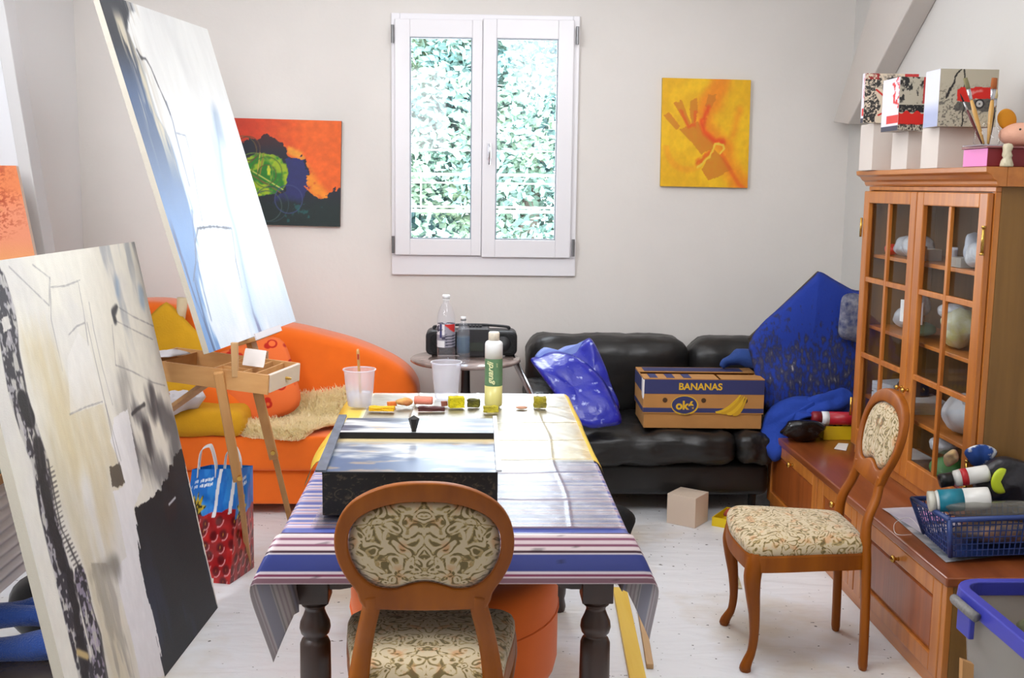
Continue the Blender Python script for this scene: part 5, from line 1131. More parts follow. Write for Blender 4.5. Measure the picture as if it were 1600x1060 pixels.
mb.box((0,0,hl), (Wd*.62, dY*.40, hl+.004), BM_); mb.box((Wd*.64,0,hl+.001), (Wd, dY*.36, hl+.005), BM_); mb.box((0,dY*.60,hl), (Wd,dY,hl+.004), BM_)
lid = mb.build('box_lid', CARD, bn)
def onf(x0, z0, x1, z1, m_, name, y=-.0012):
    mb = MB(); mb.box((x0,y,z0), (x1,-.0002,z1), BM_); return mb.build(name, m_, lid)
onf(.0005,hl-.072,Wd-.0005,hl-.0005,NAVY,'blue_band'); onf(.0005,hb+.006,Wd-.0005,hb+.028,NAVY,'blue_stripe')
mb = MB(); mb.box((-.0012,.0,hl-.072), (-.0002,dY,hl-.004), BM_); mb.box((-.0012,.0,hb+.006), (-.0002,dY,hb+.028), BM_); mb.build('side_print', NAVY, lid)
mb = MB()
for xx in (.02, .16, .30): mb.box((Wd*xx+.02,.02,hl+.0045), (Wd*xx+.06,dY*.38,hl+.0056), BM_)
mb.box((Wd*.05,dY*.64,hl+.0045), (Wd*.9,dY*.95,hl+.0056), BM_); mb.build('top_print', NAVY, lid)
FM = BM_ @ frame_mat(V((0,-.0013,0)), (1,0,0), (0,0,1), (0,-1,0))
def T(x, z, y=0): return FM @ Matrix.Translation(V((x, z, y)))
textmesh('lettering', 'BANANAS', .047, T(Wd*.47, hl-.036, .0006), YELP, lid, ext=.0006, bold=.0012)
ex, ez = Wd*.345, hl-.128
def disc(name, cx, cz, rx, rz, m_, y, n=40, th=.0006):
    mb = MB(); mb.prism([FM @ V((cx+rx*math.cos(2*math.pi*k/n), cz+rz*math.sin(2*math.pi*k/n), y)) for k in range(n)], (FM.to_3x3() @ V((0,0,th)))); return mb.build(name, m_, lid)
disc('oval_ring', ex, ez, .067, .049, YELP, .0002); disc('oval', ex-.002, ez+.002, .062, .043, NAVY, .0010)
textmesh('lettering', 'oké', .058, T(ex, ez-.002, .0020), YELP, lid, ext=.0006, bold=.0022)
textmesh('lettering', 'FAIR TRADE', .0085, T(ex+.004, ez-.0445, .0022), NAVY, lid, ext=.0003)
for k, (dx, dz, L) in enumerate(((0,0,.105),(.008,-.004,.10),(.017,-.010,.095),(.027,-.016,.086))):
    pts = []; 
    q = [V((Wd*.80-dx*.3-(.10-dx)*1.0*(1-t)**1.0, ez+.045-(.075+dz*0)*(math.sin(math.pi*.5*(1-t)))*1.0+dx*.0, 0)) for t in [i/10 for i in range(11)]]
    c = [(Wd*.80+.004-.105*math.sin(R(90*t/10))*(1-.12*k), ez+.052-.085*(1-math.cos(R(90*t/10)))*(1-.0*k)-.0) for t in range(11)]
    c = [(x+.010*k, z-.010*k*0-.004*k) for x, z in [(Wd*.805-.12*(1-(t/10))**1.0*(1-.15*k), ez-.034+.088*(t/10)**2.2) for t in range(11)]]
    up = []; dn = []
    for i, (x, z) in enumerate(c): 
        w = .0095*math.sin(math.pi*min(1, max(.08, i/10*.93+.04)))**.5; up.append((x-w*.5, z+w)); dn.append((x+w*.5, z-w))
    mb = MB(); mb.prism([FM @ V((x, z, .0004+.0002*k)) for x, z in up+dn[::-1]], (FM.to_3x3() @ V((0,0,.0006)))); mb.build('banana_print', YELP if k % 2 == 0 else mat('banana_shade', (196,150,24), .7), lid)
for hx in (.18, .50, .845): disc('hand_hole', Wd*hx, ez+.025, .012, .012, mat('hole_dark', (70,46,24), .9), .0004, 20)
mb = MB(); mb.prism([FM @ V(p) for p in ((-.003,hl-.001,.001),(-.003,hl-.09,.001),(-.0,hl-.10,.001),(.003,hl-.085,.001),(.004,hl-.002,.001))], FM.to_3x3() @ V((0,0,.0006)))
mb.prism([BM_ @ V(p) for p in ((-.0014,.0,hl-.001),(-.0014,.0,hl-.088),(-.0014,.02,hl-.10),(-.0014,.05,hl-.085),(-.0014,.06,hl-.002))], (-.0006,0,0)); mb.build('torn_label', WHITE, lid)

# ---- blue overalls draped over a board
def ovc():
    M = mat('overall_cloth', (24,50,140), .9, bump=.25, bscale=90); nt = M.node_tree; b = nt.nodes['Principled BSDF']; L = nt.links.new; tc = nt.nodes['Texture Coordinate']
    n1 = nn(nt, 'ShaderNodeTexNoise'); n1.inputs['Scale'].default_value = 34; n1.inputs['Detail'].default_value = 6
    mp = nn(nt, 'ShaderNodeMapping'); mp.inputs['Scale'].default_value = (1.6, 1, .7); L(tc.outputs['Object'], mp.inputs[0]); L(mp.outputs[0], n1.inputs[0])
    n2 = nn(nt, 'ShaderNodeTexNoise'); n2.inputs['Scale'].default_value = 3.4; L(tc.outputs['Object'], n2.inputs[0])
    sp = nn(nt, 'ShaderNodeSeparateXYZ'); L(tc.outputs['Object'], sp.inputs[0])
    r0 = nn(nt, 'ShaderNodeMapRange'); r0.inputs[1].default_value = .52; r0.inputs[2].default_value = .22; L(sp.outputs[2], r0.inputs[0])
    ad = nn(nt, 'ShaderNodeMath', operation='MULTIPLY_ADD'); ad.inputs[1].default_value = .22; L(r0.outputs[0], ad.inputs[0]); L(n1.outputs[0], ad.inputs[2])
    a2 = nn(nt, 'ShaderNodeMath', operation='MULTIPLY_ADD'); a2.inputs[1].default_value = .5; L(n2.outputs[0], a2.inputs[0]); L(ad.outputs[0], a2.inputs[2])
    r = nn(nt, 'ShaderNodeValToRGB'); e = r.color_ramp.elements; e[0].position = .66; e[0].color = (*lin((22,52,148)), 1); e[1].position = 1.0; e[1].color = (*lin((170,166,170)), 1); k = e.new(.78); k.color = (*lin((36,42,84)), 1); k = e.new(.90); k.color = (*lin((72,70,88)), 1)
    s3 = nn(nt, 'ShaderNodeMath', operation='MULTIPLY'); s3.inputs[1].default_value = .8; L(a2.outputs[0], s3.inputs[0]); L(s3.outputs[0], r.inputs[0]); L(r.outputs[0], b.inputs['Base Color']); return M
OV = ovc()
ov = thing('overalls', 'blue paint-stained work overalls draped over a board beside the cabinet', 'clothing', tuple(P(1270,640,5.310)))
mb = MB(); o_ = smoothcurve([P(1282,425,5.440), P(1305,438,5.440), P(1330,452,5.440), P(1352,462,5.440), P(1356,520,5.410), P(1354,600,5.380), P(1348,652,5.360), P(1290,660,5.310), P(1240,655,5.290), P(1196,640,5.290), P(1182,595,5.330), P(1173,558,5.370), P(1170,538,5.390), P(1188,508,5.410), P(1225,475,5.430), P(1258,445,5.440), P(1272,432,5.440)], 4)
mb.puff(o_, .12, (-.1,-1,.1), rings=16, amp=.020, fs_=6, seed=5, power=.45, back=.3); mb.build('overall_body', OV, ov, smooth=True)
mb = MB(); o_ = smoothcurve([P(1318,462,5.330), P(1345,462,5.330), P(1352,500,5.310), P(1350,534,5.300), P(1330,533,5.290), P(1311,524,5.290), P(1312,490,5.310)], 5)
mb.puff(o_, .08, (-.1,-1,.1), rings=10, amp=.008, fs_=12, seed=9); mb.build('sleeve', mat('sleeve_cloth', (30,44,96), .9, col2=(140,140,150), vscale=34, bump=.4, bscale=60), ov, smooth=True)
def fold(pts, rr, name, parent, m_, wob=.012, seed=0, n=18):
    c = smoothcurve([V(p) for p in pts], 6, False); r = np.interp(np.linspace(0,1,len(c)), np.linspace(0,1,len(rr)), rr)
    mb = MB(); mb.tube(c, list(r), n); mb.v = [tuple(V(p)+V((mn.noise(V(p)*16+V((seed,0,0))), mn.noise(V(p)*16+V((0,seed,0))), mn.noise(V(p)*16+V((0,0,seed)))))*wob+V((0,-1,.4))*wob*.8*abs(mn.noise(V((p[0]*9+p[2]*22,p[1]*10,p[2]*9+seed))))) for p in mb.v]
    return mb.build(name, m_, parent, smooth=True)
mb = MB(); bp_ = [P(1172,530,5.430), P(1282,425,5.470), P(1330,452,5.470), P(1352,462,5.470), P(1352,640,5.450), P(1200,655,5.410)]
mb.prism([p+V((0,.03,0)) for p in bp_], (0,.02,0)); mb.build('support_board', mat('board_dark', (70,60,50), .8), ov)
BC2 = mat('sleeve_blue', (26,62,158), .9, bump=.3, bscale=60)
mb = MB(); o_ = smoothcurve([P(1190,668,5.230), P(1197,645,5.250), P(1216,628,5.260), P(1245,619,5.270), P(1275,620,5.270), P(1300,610,5.280), P(1322,612,5.280), P(1337,626,5.270), P(1335,642,5.230), P(1308,652,5.190), P(1275,652,5.170), P(1250,658,5.160), P(1236,674,5.155), P(1226,694,5.150), P(1224,712,5.150), P(1209,722,5.150), P(1196,706,5.160), P(1189,688,5.190)], 5)
mb.puff(o_, .13, (-.1,-1,.25), rings=22, amp=.040, fs_=11, seed=6, power=.45, back=.3, center=P(1240,645,5.210)); mb.build('trouser_leg', BC2, ov, smooth=True)
mb = MB(); o_ = smoothcurve([P(1240,640,5.200), P(1262,622,5.210), P(1292,614,5.220), P(1318,606,5.230), P(1334,620,5.210), P(1318,640,5.170), P(1290,646,5.150), P(1262,650,5.150)], 5)
mb.puff(o_, .09, (-.1,-1,.4), rings=16, amp=.028, fs_=15, seed=11, power=.45, back=.3); mb.build('trouser_leg', BC2, ov, smooth=True)
fold([P(1128,576,5.510), P(1140,562,5.510), P(1160,558,5.490), P(1186,566,5.440)], [.012,.035,.04,.05], 'shirt_sleeve', ov, mat('sleeve_mid_blue', (36,66,130), .9, bump=.3, bscale=60), .02, 4)

# ================================================================== WALL UNIT: LOW CABINETS AND GLASS CABINET
CW = HONEY
def panel_door(parent, name, X, ya, yb, z0, z1, knob=None, fw=.055):
    """frame-and-panel door facing -X, spanning ya..yb"""
    mb = MB(); t = .020
    mb.box((X,ya,z0), (X+t,ya+fw,z1)); mb.box((X,yb-fw,z0), (X+t,yb,z1)); mb.box((X,ya+fw,z0), (X+t,yb-fw,z0+fw)); mb.box((X,ya+fw,z1-fw), (X+t,yb-fw,z1))
    d = mb.build(name, HONEYZ, parent, bevel=.004)
    mb = MB(); a = (ya+fw, z0+fw); b = (yb-fw, z1-fw); i = .016
    o = [(X+.013,a[0],a[1]),(X+.013,b[0],a[1]),(X+.013,b[0],b[1]),(X+.013,a[0],b[1])]; n = [(X+.006,a[0]+i,a[1]+i),(X+.006,b[0]-i,a[1]+i),(X+.006,b[0]-i,b[1]-i),(X+.006,a[0]+i,b[1]-i)]
    mb.add(o+n, [(0,1,5,4),(1,2,6,5),(2,3,7,6),(3,0,4,7),(4,5,6,7)]); mb.build('door_panel', wood('panel_wood', (134,66,24), (168,88,34), 2), d)
    if knob:
        mb = MB(); mb.lathe([(.008,0),(.006,.004),(.006,.012),(.013,.016),(.014,.022),(.009,.028),(0,.029)], (0,0,0), 20, frame_mat(V((X-.0005, knob[0], knob[1])), (0,1,0), (0,0,1), (-1,0,0))); mb.build('knob', BRASS, d, smooth=True)
    return d
lo = thing('low_cabinet', 'long low honey wood cabinet with panel doors under the glass cabinet', 'cabinet', (1.78, 4.3, 0))
XF = 1.505; Z1 = .392
mb = MB(); mb.box((XF+.022, 3.245, .06), (2.085, 3.262, Z1)); mb.box((XF+.022, 5.33, .06), (2.085, 5.348, Z1)); mb.box((XF+.022, 3.2625, .06), (2.085, 5.3295, .08)); mb.box((2.07, 3.2625, .081), (2.085, 5.3295, Z1))
for y in (4.02, 4.54): mb.box((XF+.022, y-.012, .081), (2.069, y+.012, Z1-.001))
mb.build('carcass', CABSIDE, lo)
mb = MB(); mb.box((XF+.02, 3.26, 0), (XF+.04, 5.34, .0595)); mb.box((XF+.0405,3.27,0),(2.08,3.29,.0595)); mb.build('plinth', HONEY, lo)
mb = MB(); mb.box((XF-.012, 3.225, Z1+.001), (2.088, 5.36, Z1+.034)); mb.build('top_board', REDW, lo, bevel=.007, seg=3)
for ya, yb in ((3.245, 3.275), (3.985, 4.055), (4.527, 4.557)): mb = MB(); mb.box((XF, ya, .06), (XF+.0215, yb, Z1)); mb.build('front_stile', HONEYZ, lo, bevel=.002)
panel_door(lo, 'door', XF-.002, 3.279, 3.981, .065, Z1-.004, (3.63, .345), .062)
panel_door(lo, 'door', XF-.002, 4.059, 4.523, .065, Z1-.004, (4.29, .345), .055)
panel_door(lo, 'door', XF-.002, 4.561, 5.325, .065, Z1-.004, (4.91, .350), .055)
# ---- glass cabinet
gc = thing('glass_cabinet', 'tall honey wood display cabinet with two small-paned glass doors', 'cabinet', (1.93, 4.26, Z1+.034))
XG = 1.77; ZB = Z1+.0345; Y0, Y1 = 3.665, 4.86; ZT2 = 1.645
for y in (Y0, Y1-.02): mb = MB(); mb.box((XG+.022, y, ZB), (2.085, y+.02, ZT2)); mb.build('side_panel', CABSIDE, gc)
o = [c for c in gc.children][-1]
mb = MB(); mb.box((2.072, Y0+.0205, ZB), (2.085, Y1-.0205, ZT2)); mb.build('back_panel', wood('back_wood', (110,84,56), (130,100,66), 2, coat=0), gc)
for z in (ZB, ZT2-.02): mb = MB(); mb.box((XG+.022, Y0+.0205, z), (2.071, Y1-.0205, z+.02)); mb.build('carcass_board', HONEY, gc)
for z in (1.345, 1.025, .705):
    mb = MB(); mb.box((XG+.027, Y0+.021, z-.016), (2.070, Y1-.021, z)); mb.build('shelf', HONEY, gc, bevel=.002)
mb = MB(); mb.box((XG+.001, Y0, ZB), (XG+.0215, Y1, .468)); mb.box((XG+.001, Y0, 1.628), (XG+.0215, Y1, ZT2)); mb.box((XG+.001, Y0, .4685), (XG+.0215, Y0+.02, 1.6275)); mb.box((XG+.001, Y1-.02, .4685), (XG+.0215, Y1, 1.6275)); mb.build('face_frame', HONEYZ, gc, bevel=.002)
# cornice, stepped moulding
pr = [(XG+.022,1.646),(XG-.004,1.646),(XG-.010,1.654),(XG-.012,1.664),(XG-.024,1.672),(XG-.034,1.686),(XG-.050,1.694),(XG-.052,1.712),(XG+.022,1.712)]
mb = MB(); mb.prism([V((x, Y0-.03, z)) for x, z in pr], (0, Y1-Y0+.06, 0)); mb.box((XG+.0225, Y0-.03, 1.646), (2.087, Y1+.03, 1.712)); mb.build('cornice', HONEY, gc, bevel=.002)
def gdoor(ya, yb, knoby):
    X = XG-.022; fw = .062; z0, z1 = .474, 1.624; t = .0215; gz = [.555, .895, 1.235, 1.572]; ym = (ya+yb)/2; b = .011
    mb = MB(); mb.box((X,ya,z0), (X+t,ya+fw,z1)); mb.box((X,yb-fw,z0), (X+t,yb,z1)); mb.box((X,ya+fw,z0), (X+t,yb-fw,gz[0])); mb.box((X,ya+fw,gz[3]), (X+t,yb-fw,z1))
    d = mb.build('glass_door', HONEYZ, gc, bevel=.004)
    mb = MB(); mb.box((X+.003, ym-b, gz[0]), (X+.017, ym+b, gz[3])); 
    for z in gz[1:3]: mb.box((X+.0035, ya+fw, z-b), (X+.0165, ym-b-.0002, z+b)); mb.box((X+.0035, ym+b+.0002, z-b), (X+.0165, yb-fw, z+b))
    mb.build('glazing_bars', HONEYZ, d, bevel=.002)
    mb = MB(); mb.add([(X+.019, ya+fw-.003, gz[0]-.003), (X+.019, yb-fw+.003, gz[0]-.003), (X+.019, yb-fw+.003, gz[3]+.003), (X+.019, ya+fw-.003, gz[3]+.003)], [(0,1,2,3)]); mb.build('glass', CABGLASS, d)
    mb = MB(); mb.lathe([(.009,0),(.005,.004),(.005,.014),(.011,.018),(.009,.026),(0,.028)], (0,0,0), 18, frame_mat(V((X-.0005, knoby, .835)), (0,1,0), (0,0,1), (-1,0,0))); mb.build('knob', BRASS, d, smooth=True)
    return d
d1 = gdoor(4.272, Y1-.006, 4.30); d2 = gdoor(Y0+.006, 4.266, 4.236)
for z in (1.42, .60):
    mb = MB(); mb.tube([(XG-.030, Y0+.0045, z), (XG-.030, Y0+.0045, z+.085)], .0055, 10); mb.tube([(XG-.030, Y0+.0045, z-.008), (XG-.030, Y0+.0045, z)], .0075, 10); mb.tube([(XG-.030, Y0+.0045, z+.085), (XG-.030, Y0+.0045, z+.093)], .0075, 10); mb.build('hinge', BRASS, d2, smooth=True)
    mb = MB(); mb.tube([(XG-.028, Y1-.004, z), (XG-.028, Y1-.004, z+.085)], .0055, 10); mb.build('hinge', BRASS, d1, smooth=True)

# ---- things inside the glass cabinet
def inx(y, z, s, kind, label, col, cat, m_=None, x=1.90, **kw):
    hd = s[0] if len(s) == 2 else s[1]/2
    x = 1.808+hd+(.045 if x > 1.95 else 0)
    name = kind; m_ = m_ or mat(kind+'_paint', col, .5, var=.08, vscale=20)
    mb = MB()
    if kind in ('jar', 'tin', 'spray_can', 'white_bottle'):
        r, h = s; 
        if kind == 'spray_can' or kind == 'white_bottle': prof = [(r*.95,0),(r,.004),(r,h*.80),(r*.5,h*.86),(r*.45,h*.88),(r*.45,h),(0,h)]
        else: prof = [(r*.95,0),(r,.004),(r,h*.82),(r*1.04,h*.83),(r*1.04,h),(0,h)]
        mb.lathe(prof, (x, y, z+.001), 24); o = mb.build(name, m_, smooth=False)
        for p in o.data.polygons: p.use_smooth = len(p.vertices) == 4
    elif kind in ('paper_stack', 'folder', 'carton', 'book'):
        w, d, h = s; k = kw.get('n', 1)
        for i in range(k):
            ro = kw.get('rot', 0)+.1*math.sin(i*2.3); Mx = Matrix.Translation(V((x, y, z+.001+h*i/k))) @ Matrix.Rotation(ro, 4, 'Z') @ (Matrix.Rotation(kw.get('tx', 0), 4, 'X'))
            mb.box((-d/2, -w/2, 0), (d/2, w/2, h/k*.92), Mx)
        o = mb.build(name, m_, bevel=.0015 if k == 1 else 0)
    else:
        w, d, h = s; mb.puff([V((x, y, z+h*.5+.002))+V((0, .5*w*math.cos(a)*(1+.15*math.sin(3*a+y*9)), .5*h*math.sin(a))) for a in [2*math.pi*q/26 for q in range(26)]], d, (-1,0,0), rings=8, amp=min(.02, h*.12), fs_=22, seed=y*3); o = mb.build(name, m_, smooth=True)
    return tagit(o, label, cat, kw.get('grp'))
FB = mat('crumpled_clear_bag', (190,196,206), .25, bump=.8, bscale=30, var=.2, vscale=12)
inx(3.93, 1.345, (.13,.10,.10), 'plastic_bag', 'crumpled pale plastic bag on the top cabinet shelf, behind the near door', (200,205,210), 'bag', FB)
inx(3.78, 1.345, (.08,.14,.055), 'carton', 'small white carton at the near end of the top cabinet shelf', (216,210,200), 'box')
inx(4.10, 1.345, (.02,.07), 'jar', 'small pale bottle left of the plastic bag on the top cabinet shelf', (206,210,220), 'jar')
inx(4.05, 1.345, (.10,.08,.13), 'cloth_bundle', 'bluish white bundle behind the near door on the top cabinet shelf', (176,184,200), 'cloth', x=1.98)
inx(4.52, 1.345, (.17,.12,.10), 'plastic_bag', 'bulging silver-white bag on the top cabinet shelf, behind the far door', (200,205,210), 'bag', FB)
inx(4.42, 1.345, (.10,.10,.05), 'carton', 'white flat carton beside the bulging bag on the top cabinet shelf', (210,206,200), 'box', x=1.86)
inx(4.72, 1.345, (.06,.06,.05), 'red_pouch', 'small red pouch at the far end of the top cabinet shelf', (196,50,40), 'pouch')
inx(3.80, 1.025, (.042,.10), 'tin', 'cream tub behind the near door, on the second cabinet shelf', (206,196,176), 'tub', x=1.93)
t = inx(3.765, 1.127, (.040,.125), 'tin', 'white tub with a red band, stacked on the cream tub in the cabinet', (216,206,196), 'tub', x=1.93)
mb = MB(); mb.lathe([(.0408,.05),(.0408,.095)], (1.848,3.765,1.128), 24, cap=False); mb.build('red_band', mat('band_red', (190,40,34), .5), t)
inx(3.755, 1.025, (.018,.19), 'spray_can', 'tall white spray can nearest the cabinet side, second shelf', (214,218,226), 'can', x=1.845)
inx(3.845, 1.025, (.021,.13), 'white_bottle', 'shorter white bottle left of the tall white spray can, second shelf', (206,200,204), 'bottle', x=1.85)
inx(3.93, 1.025, (.10,.08,.15), 'cloth_bundle', 'mauve-brown bundle behind the short white bottle, second shelf', (130,96,92), 'cloth', x=2.0)
inx(4.08, 1.025, (.17,.12,.16), 'plastic_bag', 'yellow-green see-through bag on the second cabinet shelf', (180,176,90), 'bag', mat('olive_bag', (170,166,84), .35, col2=(190,196,190), vscale=14, bump=.6, bscale=24))
inx(4.45, 1.025, (.15,.12,.06), 'green_sheet', 'pale green sheet heap on the second cabinet shelf, far side', (130,170,140), 'sheet')
inx(4.40, 1.085, (.14,.005,.10), 'paper_stack', 'bright white paper standing on the second cabinet shelf', (226,228,230), 'paper', x=1.87, rot=.3)
inx(4.47, 1.10, (.13,.10,.10), 'plastic_bag', 'silvery crinkled bag on top of the green sheets in the cabinet', (200,205,210), 'bag', FB, x=1.95)
inx(4.68, 1.025, (.12,.12,.10), 'plastic_bag', 'grey film bag at the far end of the second cabinet shelf', (160,170,170), 'bag', FB, x=1.97)
inx(4.00, .705, (.22,.15,.16), 'basin', 'pale round basin on the third cabinet shelf behind the near door', (180,184,192), 'basin')
inx(3.80, .705, (.13,.14,.14), 'dark_bundle', 'dark blue-grey bundle on the third shelf at the near end', (62,66,78), 'cloth')
inx(3.82, .85, (.12,.10,.03), 'paper_stack', 'grey paper stack lying over the dark bundle, third shelf', (170,170,174), 'paper', n=4)
inx(4.48, .705, (.22,.18,.05), 'paper_stack', 'white and grey papers on the third shelf behind the far door', (196,200,206), 'paper', n=6)
inx(4.70, .705, (.14,.18,.08), 'paper_stack', 'leaning pale papers at the far end of the third cabinet shelf', (180,186,196), 'paper', n=5, rot=.3)
inx(3.83, .447, (.17,.16,.035), 'folder', 'dark blue folder at the bottom of the cabinet, near side', (40,50,110), 'folder')
inx(3.83, .486, (.16,.15,.02), 'paper_stack', 'white sheets on the dark blue folder at the cabinet bottom', (216,214,210), 'paper', n=3)
inx(3.84, .665, (.12,.15,.03), 'book', 'blue book lying under the third shelf line at the near end', (60,70,150), 'book') if False else None
inx(4.10, .447, (.16,.14,.15), 'green_bundle', 'bright green and grey bundle at the bottom of the cabinet', (70,130,50), 'cloth', mat('green_grey_cloth', (60,140,50), .7, col2=(110,112,116), vscale=9))
inx(4.02, .447, (.10,.05,.04), 'red_pouch', 'small red pouch at the bottom of the cabinet in front of green bundle', (180,40,36), 'pouch', x=1.83)
inx(4.50, .447, (.2,.14,.06), 'paper_stack', 'white papers with a dark cable at the cabinet bottom, far side', (206,204,204), 'paper', n=4)

inx(4.02, 1.345, (.09,.06,.04), 'carton', 'small grey carton in front of the bluish bundle, top cabinet shelf', (150,146,140), 'box', x=1.85)
inx(4.62, 1.345, (.10,.10,.09), 'plastic_bag', 'second silver bag at the far end of the top cabinet shelf', (200,205,210), 'bag', FB, x=1.95)
inx(4.36, 1.345, (.016,.06), 'jar', 'tiny pale bottle behind the far door on the top cabinet shelf', (200,200,206), 'jar', x=1.85)
inx(4.14, 1.135, (.12,.10,.06), 'plastic_bag', 'clear film crumpled above the olive bag, second shelf', (200,205,210), 'bag', FB, x=1.88)
inx(4.58, .705, (.16,.12,.12), 'dark_bundle', 'black heap on the third shelf at the back of far door', (30,30,34), 'cloth', x=1.99)
inx(3.88, .508, (.15,.13,.03), 'book', 'red and blue book above the white sheets at the cabinet bottom', (150,50,50), 'book')
inx(4.12, .60, (.12,.10,.07), 'plastic_bag', 'pale film bag on the green bundle at the cabinet bottom', (200,205,210), 'bag', FB)
inx(4.66, .447, (.14,.12,.09), 'dark_bundle', 'dark brown heap at the far bottom corner of the cabinet', (50,36,30), 'cloth')

# ================================================================== ON TOP OF THE GLASS CABINET
ZC2 = 1.7125
PED = mat('pedestal_white', (214,204,196), .8)
def ped(ynear, x0, w, d, h, label):
    mb = MB(); mb.box((x0, ynear, ZC2+.0005), (x0+w, ynear+d, ZC2+h)); o = mb.build('pedestal', PED, bevel=.0015); return tagit(o, label, 'pedestal', 'white pedestals on the cabinet')
ped(4.655, 1.700, .15, .155, .198, 'tallest white pedestal, at the far end of the cabinet top')
ped(4.330, 1.722, .145, .165, .150, 'white pedestal in the middle, under the narrow painted cube')
ped(4.040, 1.722, .155, .155, .150, 'white pedestal nearest the brushes, under the red car cube')
def cubepaint(name, x0, x1, y0, y1, z0, z1, ffront, fleft, label):
    t = thing(name, label, 'painted cube', ((x0+x1)/2, (y0+y1)/2, z0), 0, 'painted cubes on pedestals')
    canvas('front_picture', (x0,y0,z0), (x1,y0,z0), (x0,y0,z1), y1-y0, 120, 120, ffront, t, MATTEPAINT, edge=(190,184,176))
    canvas('left_picture', (x0-.0012,y1,z0), (x0-.0012,y0,z0), (x0-.0012,y1,z1), .001, 60, 90, fleft, t, MATTEPAINT, edge=(190,184,176))
    return t
def f_a(u, v):
    n = fbm(u*8,v*8,4,3); n2 = fbm(u*30,v*30,3,5); c = np.ones(u.shape+(3,))*np.array((222,206,184.)); c = mixc(c, (54,52,52), sst(.40,.5,n2)*(u < .26+.05*np.sin(v*12))); c = mixc(c, (60,58,58), sst(.30,.1,np.hypot(u-.55,v-.22)+(n-.5)*.3)*sst(.35,.6,n2+.1))
    c = mixc(c, (206,40,30), sst(.022,.012,segd(u,v,[(.22,.33),(.36,.45),(.46,.62),(.5,.72),(.28,.84)]))); c = mixc(c, (200,60,60), (u > .74)*(v < .14)*sst(.3,.5,n)); c = mixc(c, (196,40,40), (u < .26)*(v < .12)*sst(.4,.5,n2)*.7); return c
def f_b(u, v):
    n = fbm(u*7,v*10,4,13); n2 = fbm(u*26,v*30,3,15); c = np.ones(u.shape+(3,))*np.array((186,178,160.)); c = mixc(c, (40,40,40), sst(.5,.62,n)*(v < .5)); c = mixc(c, (30,30,32), (v > .52)*(v < .66)*sst(.35,.45,n2+.1)); c = mixc(c, (206,34,26), (v > .66+.03*np.sin(u*15))*(v < .9)*1.); c = mixc(c, (46,36,38), (v > .88)*sst(.4,.6,n2)); c = mixc(c, (196,60,60), (u > .93)*(v < .5)); return c
def f_bl(u, v):
    n = fbm(u*7,v*9,4,23); c = np.ones(u.shape+(3,))*np.array((222,220,230.)); c = mixc(c, (214,60,60), (u > .55)*sst(.55,.62,n)*(v < .62)); c = mixc(c, (210,40,34), (v > .7)*(v < .86)*(u > .3)*.85); c = mixc(c, (70,70,84), (v > .9)*1.); return c
def f_c(u, v):
    n = fbm(u*9,v*9,4,33); n2 = fbm(u*36,v*36,3,35); w = (n-.5)*.08; c = np.ones(u.shape+(3,))*np.array((184,176,156.)); c = mixc(c, (80,76,72), sst(.56,.66,n2)*sst(.2,.5,v)*.7)
    c = mixc(c, (36,34,34), sst(.022,.008,segd(u+w,v+w,[(.34,.0),(.24,.14),(.22,.3),(.12,.5)]))); c = mixc(c, (36,34,34), sst(.018,.006,segd(u+w,v+w,[(.40,.0),(.44,.5),(.42,1.0)])))
    c = mixc(c, (70,68,66), inpoly(u+w,v+w,[(.3,.56),(.95,.5),(1,.74),(.6,.72),(.25,.7)])*.75); c = mixc(c, (206,36,26), inpoly(u+w*.3,v+w*.4,[(.30,.36),(.36,.31),(.56,.33),(.62,.30),(.98,.31),(1,.5),(.72,.52),(.62,.5),(.52,.57),(.31,.55)])); c = mixc(c, (224,150,146), sst(.05,.0,segd(u+w,v+w,[(.5,.42),(.7,.36)]))*.8)
    d = np.hypot(u-.70,v-.60); c = mixc(c, (40,38,40), sst(.092,.08,d)); c = mixc(c, (196,194,190), sst(.062,.054,d)); c = mixc(c, (60,60,60), sst(.02,.012,d)); c = mixc(c, (206,196,168), inpoly(u,v,[(.55,.8),(1,.76),(1,1),(.55,1)])*.6); return c
def f_cl(u, v):
    c = np.ones(u.shape+(3,))*np.array((216,218,232.)); return mixc(c, (150,160,196), sst(.5,.8,v)*.7)
za = ZC2+.1985
cubepaint('painted_cube', 1.648, 1.875, 4.64, 4.67, za, za+.205, f_a, f_bl, 'square painted block with red arc on black and cream, far end of cabinet top')
zb2 = ZC2+.1505
cubepaint('painted_cube', 1.660, 1.760, 4.285, 4.46, zb2, zb2+.205, f_b, f_bl, 'narrow painted block with red stripe and black marks, middle pedestal')
cubepaint('painted_cube', 1.690, 1.905, 3.985, 4.11, zb2, zb2+.205, f_c, f_cl, 'largest painted block showing a red car and bare tree')
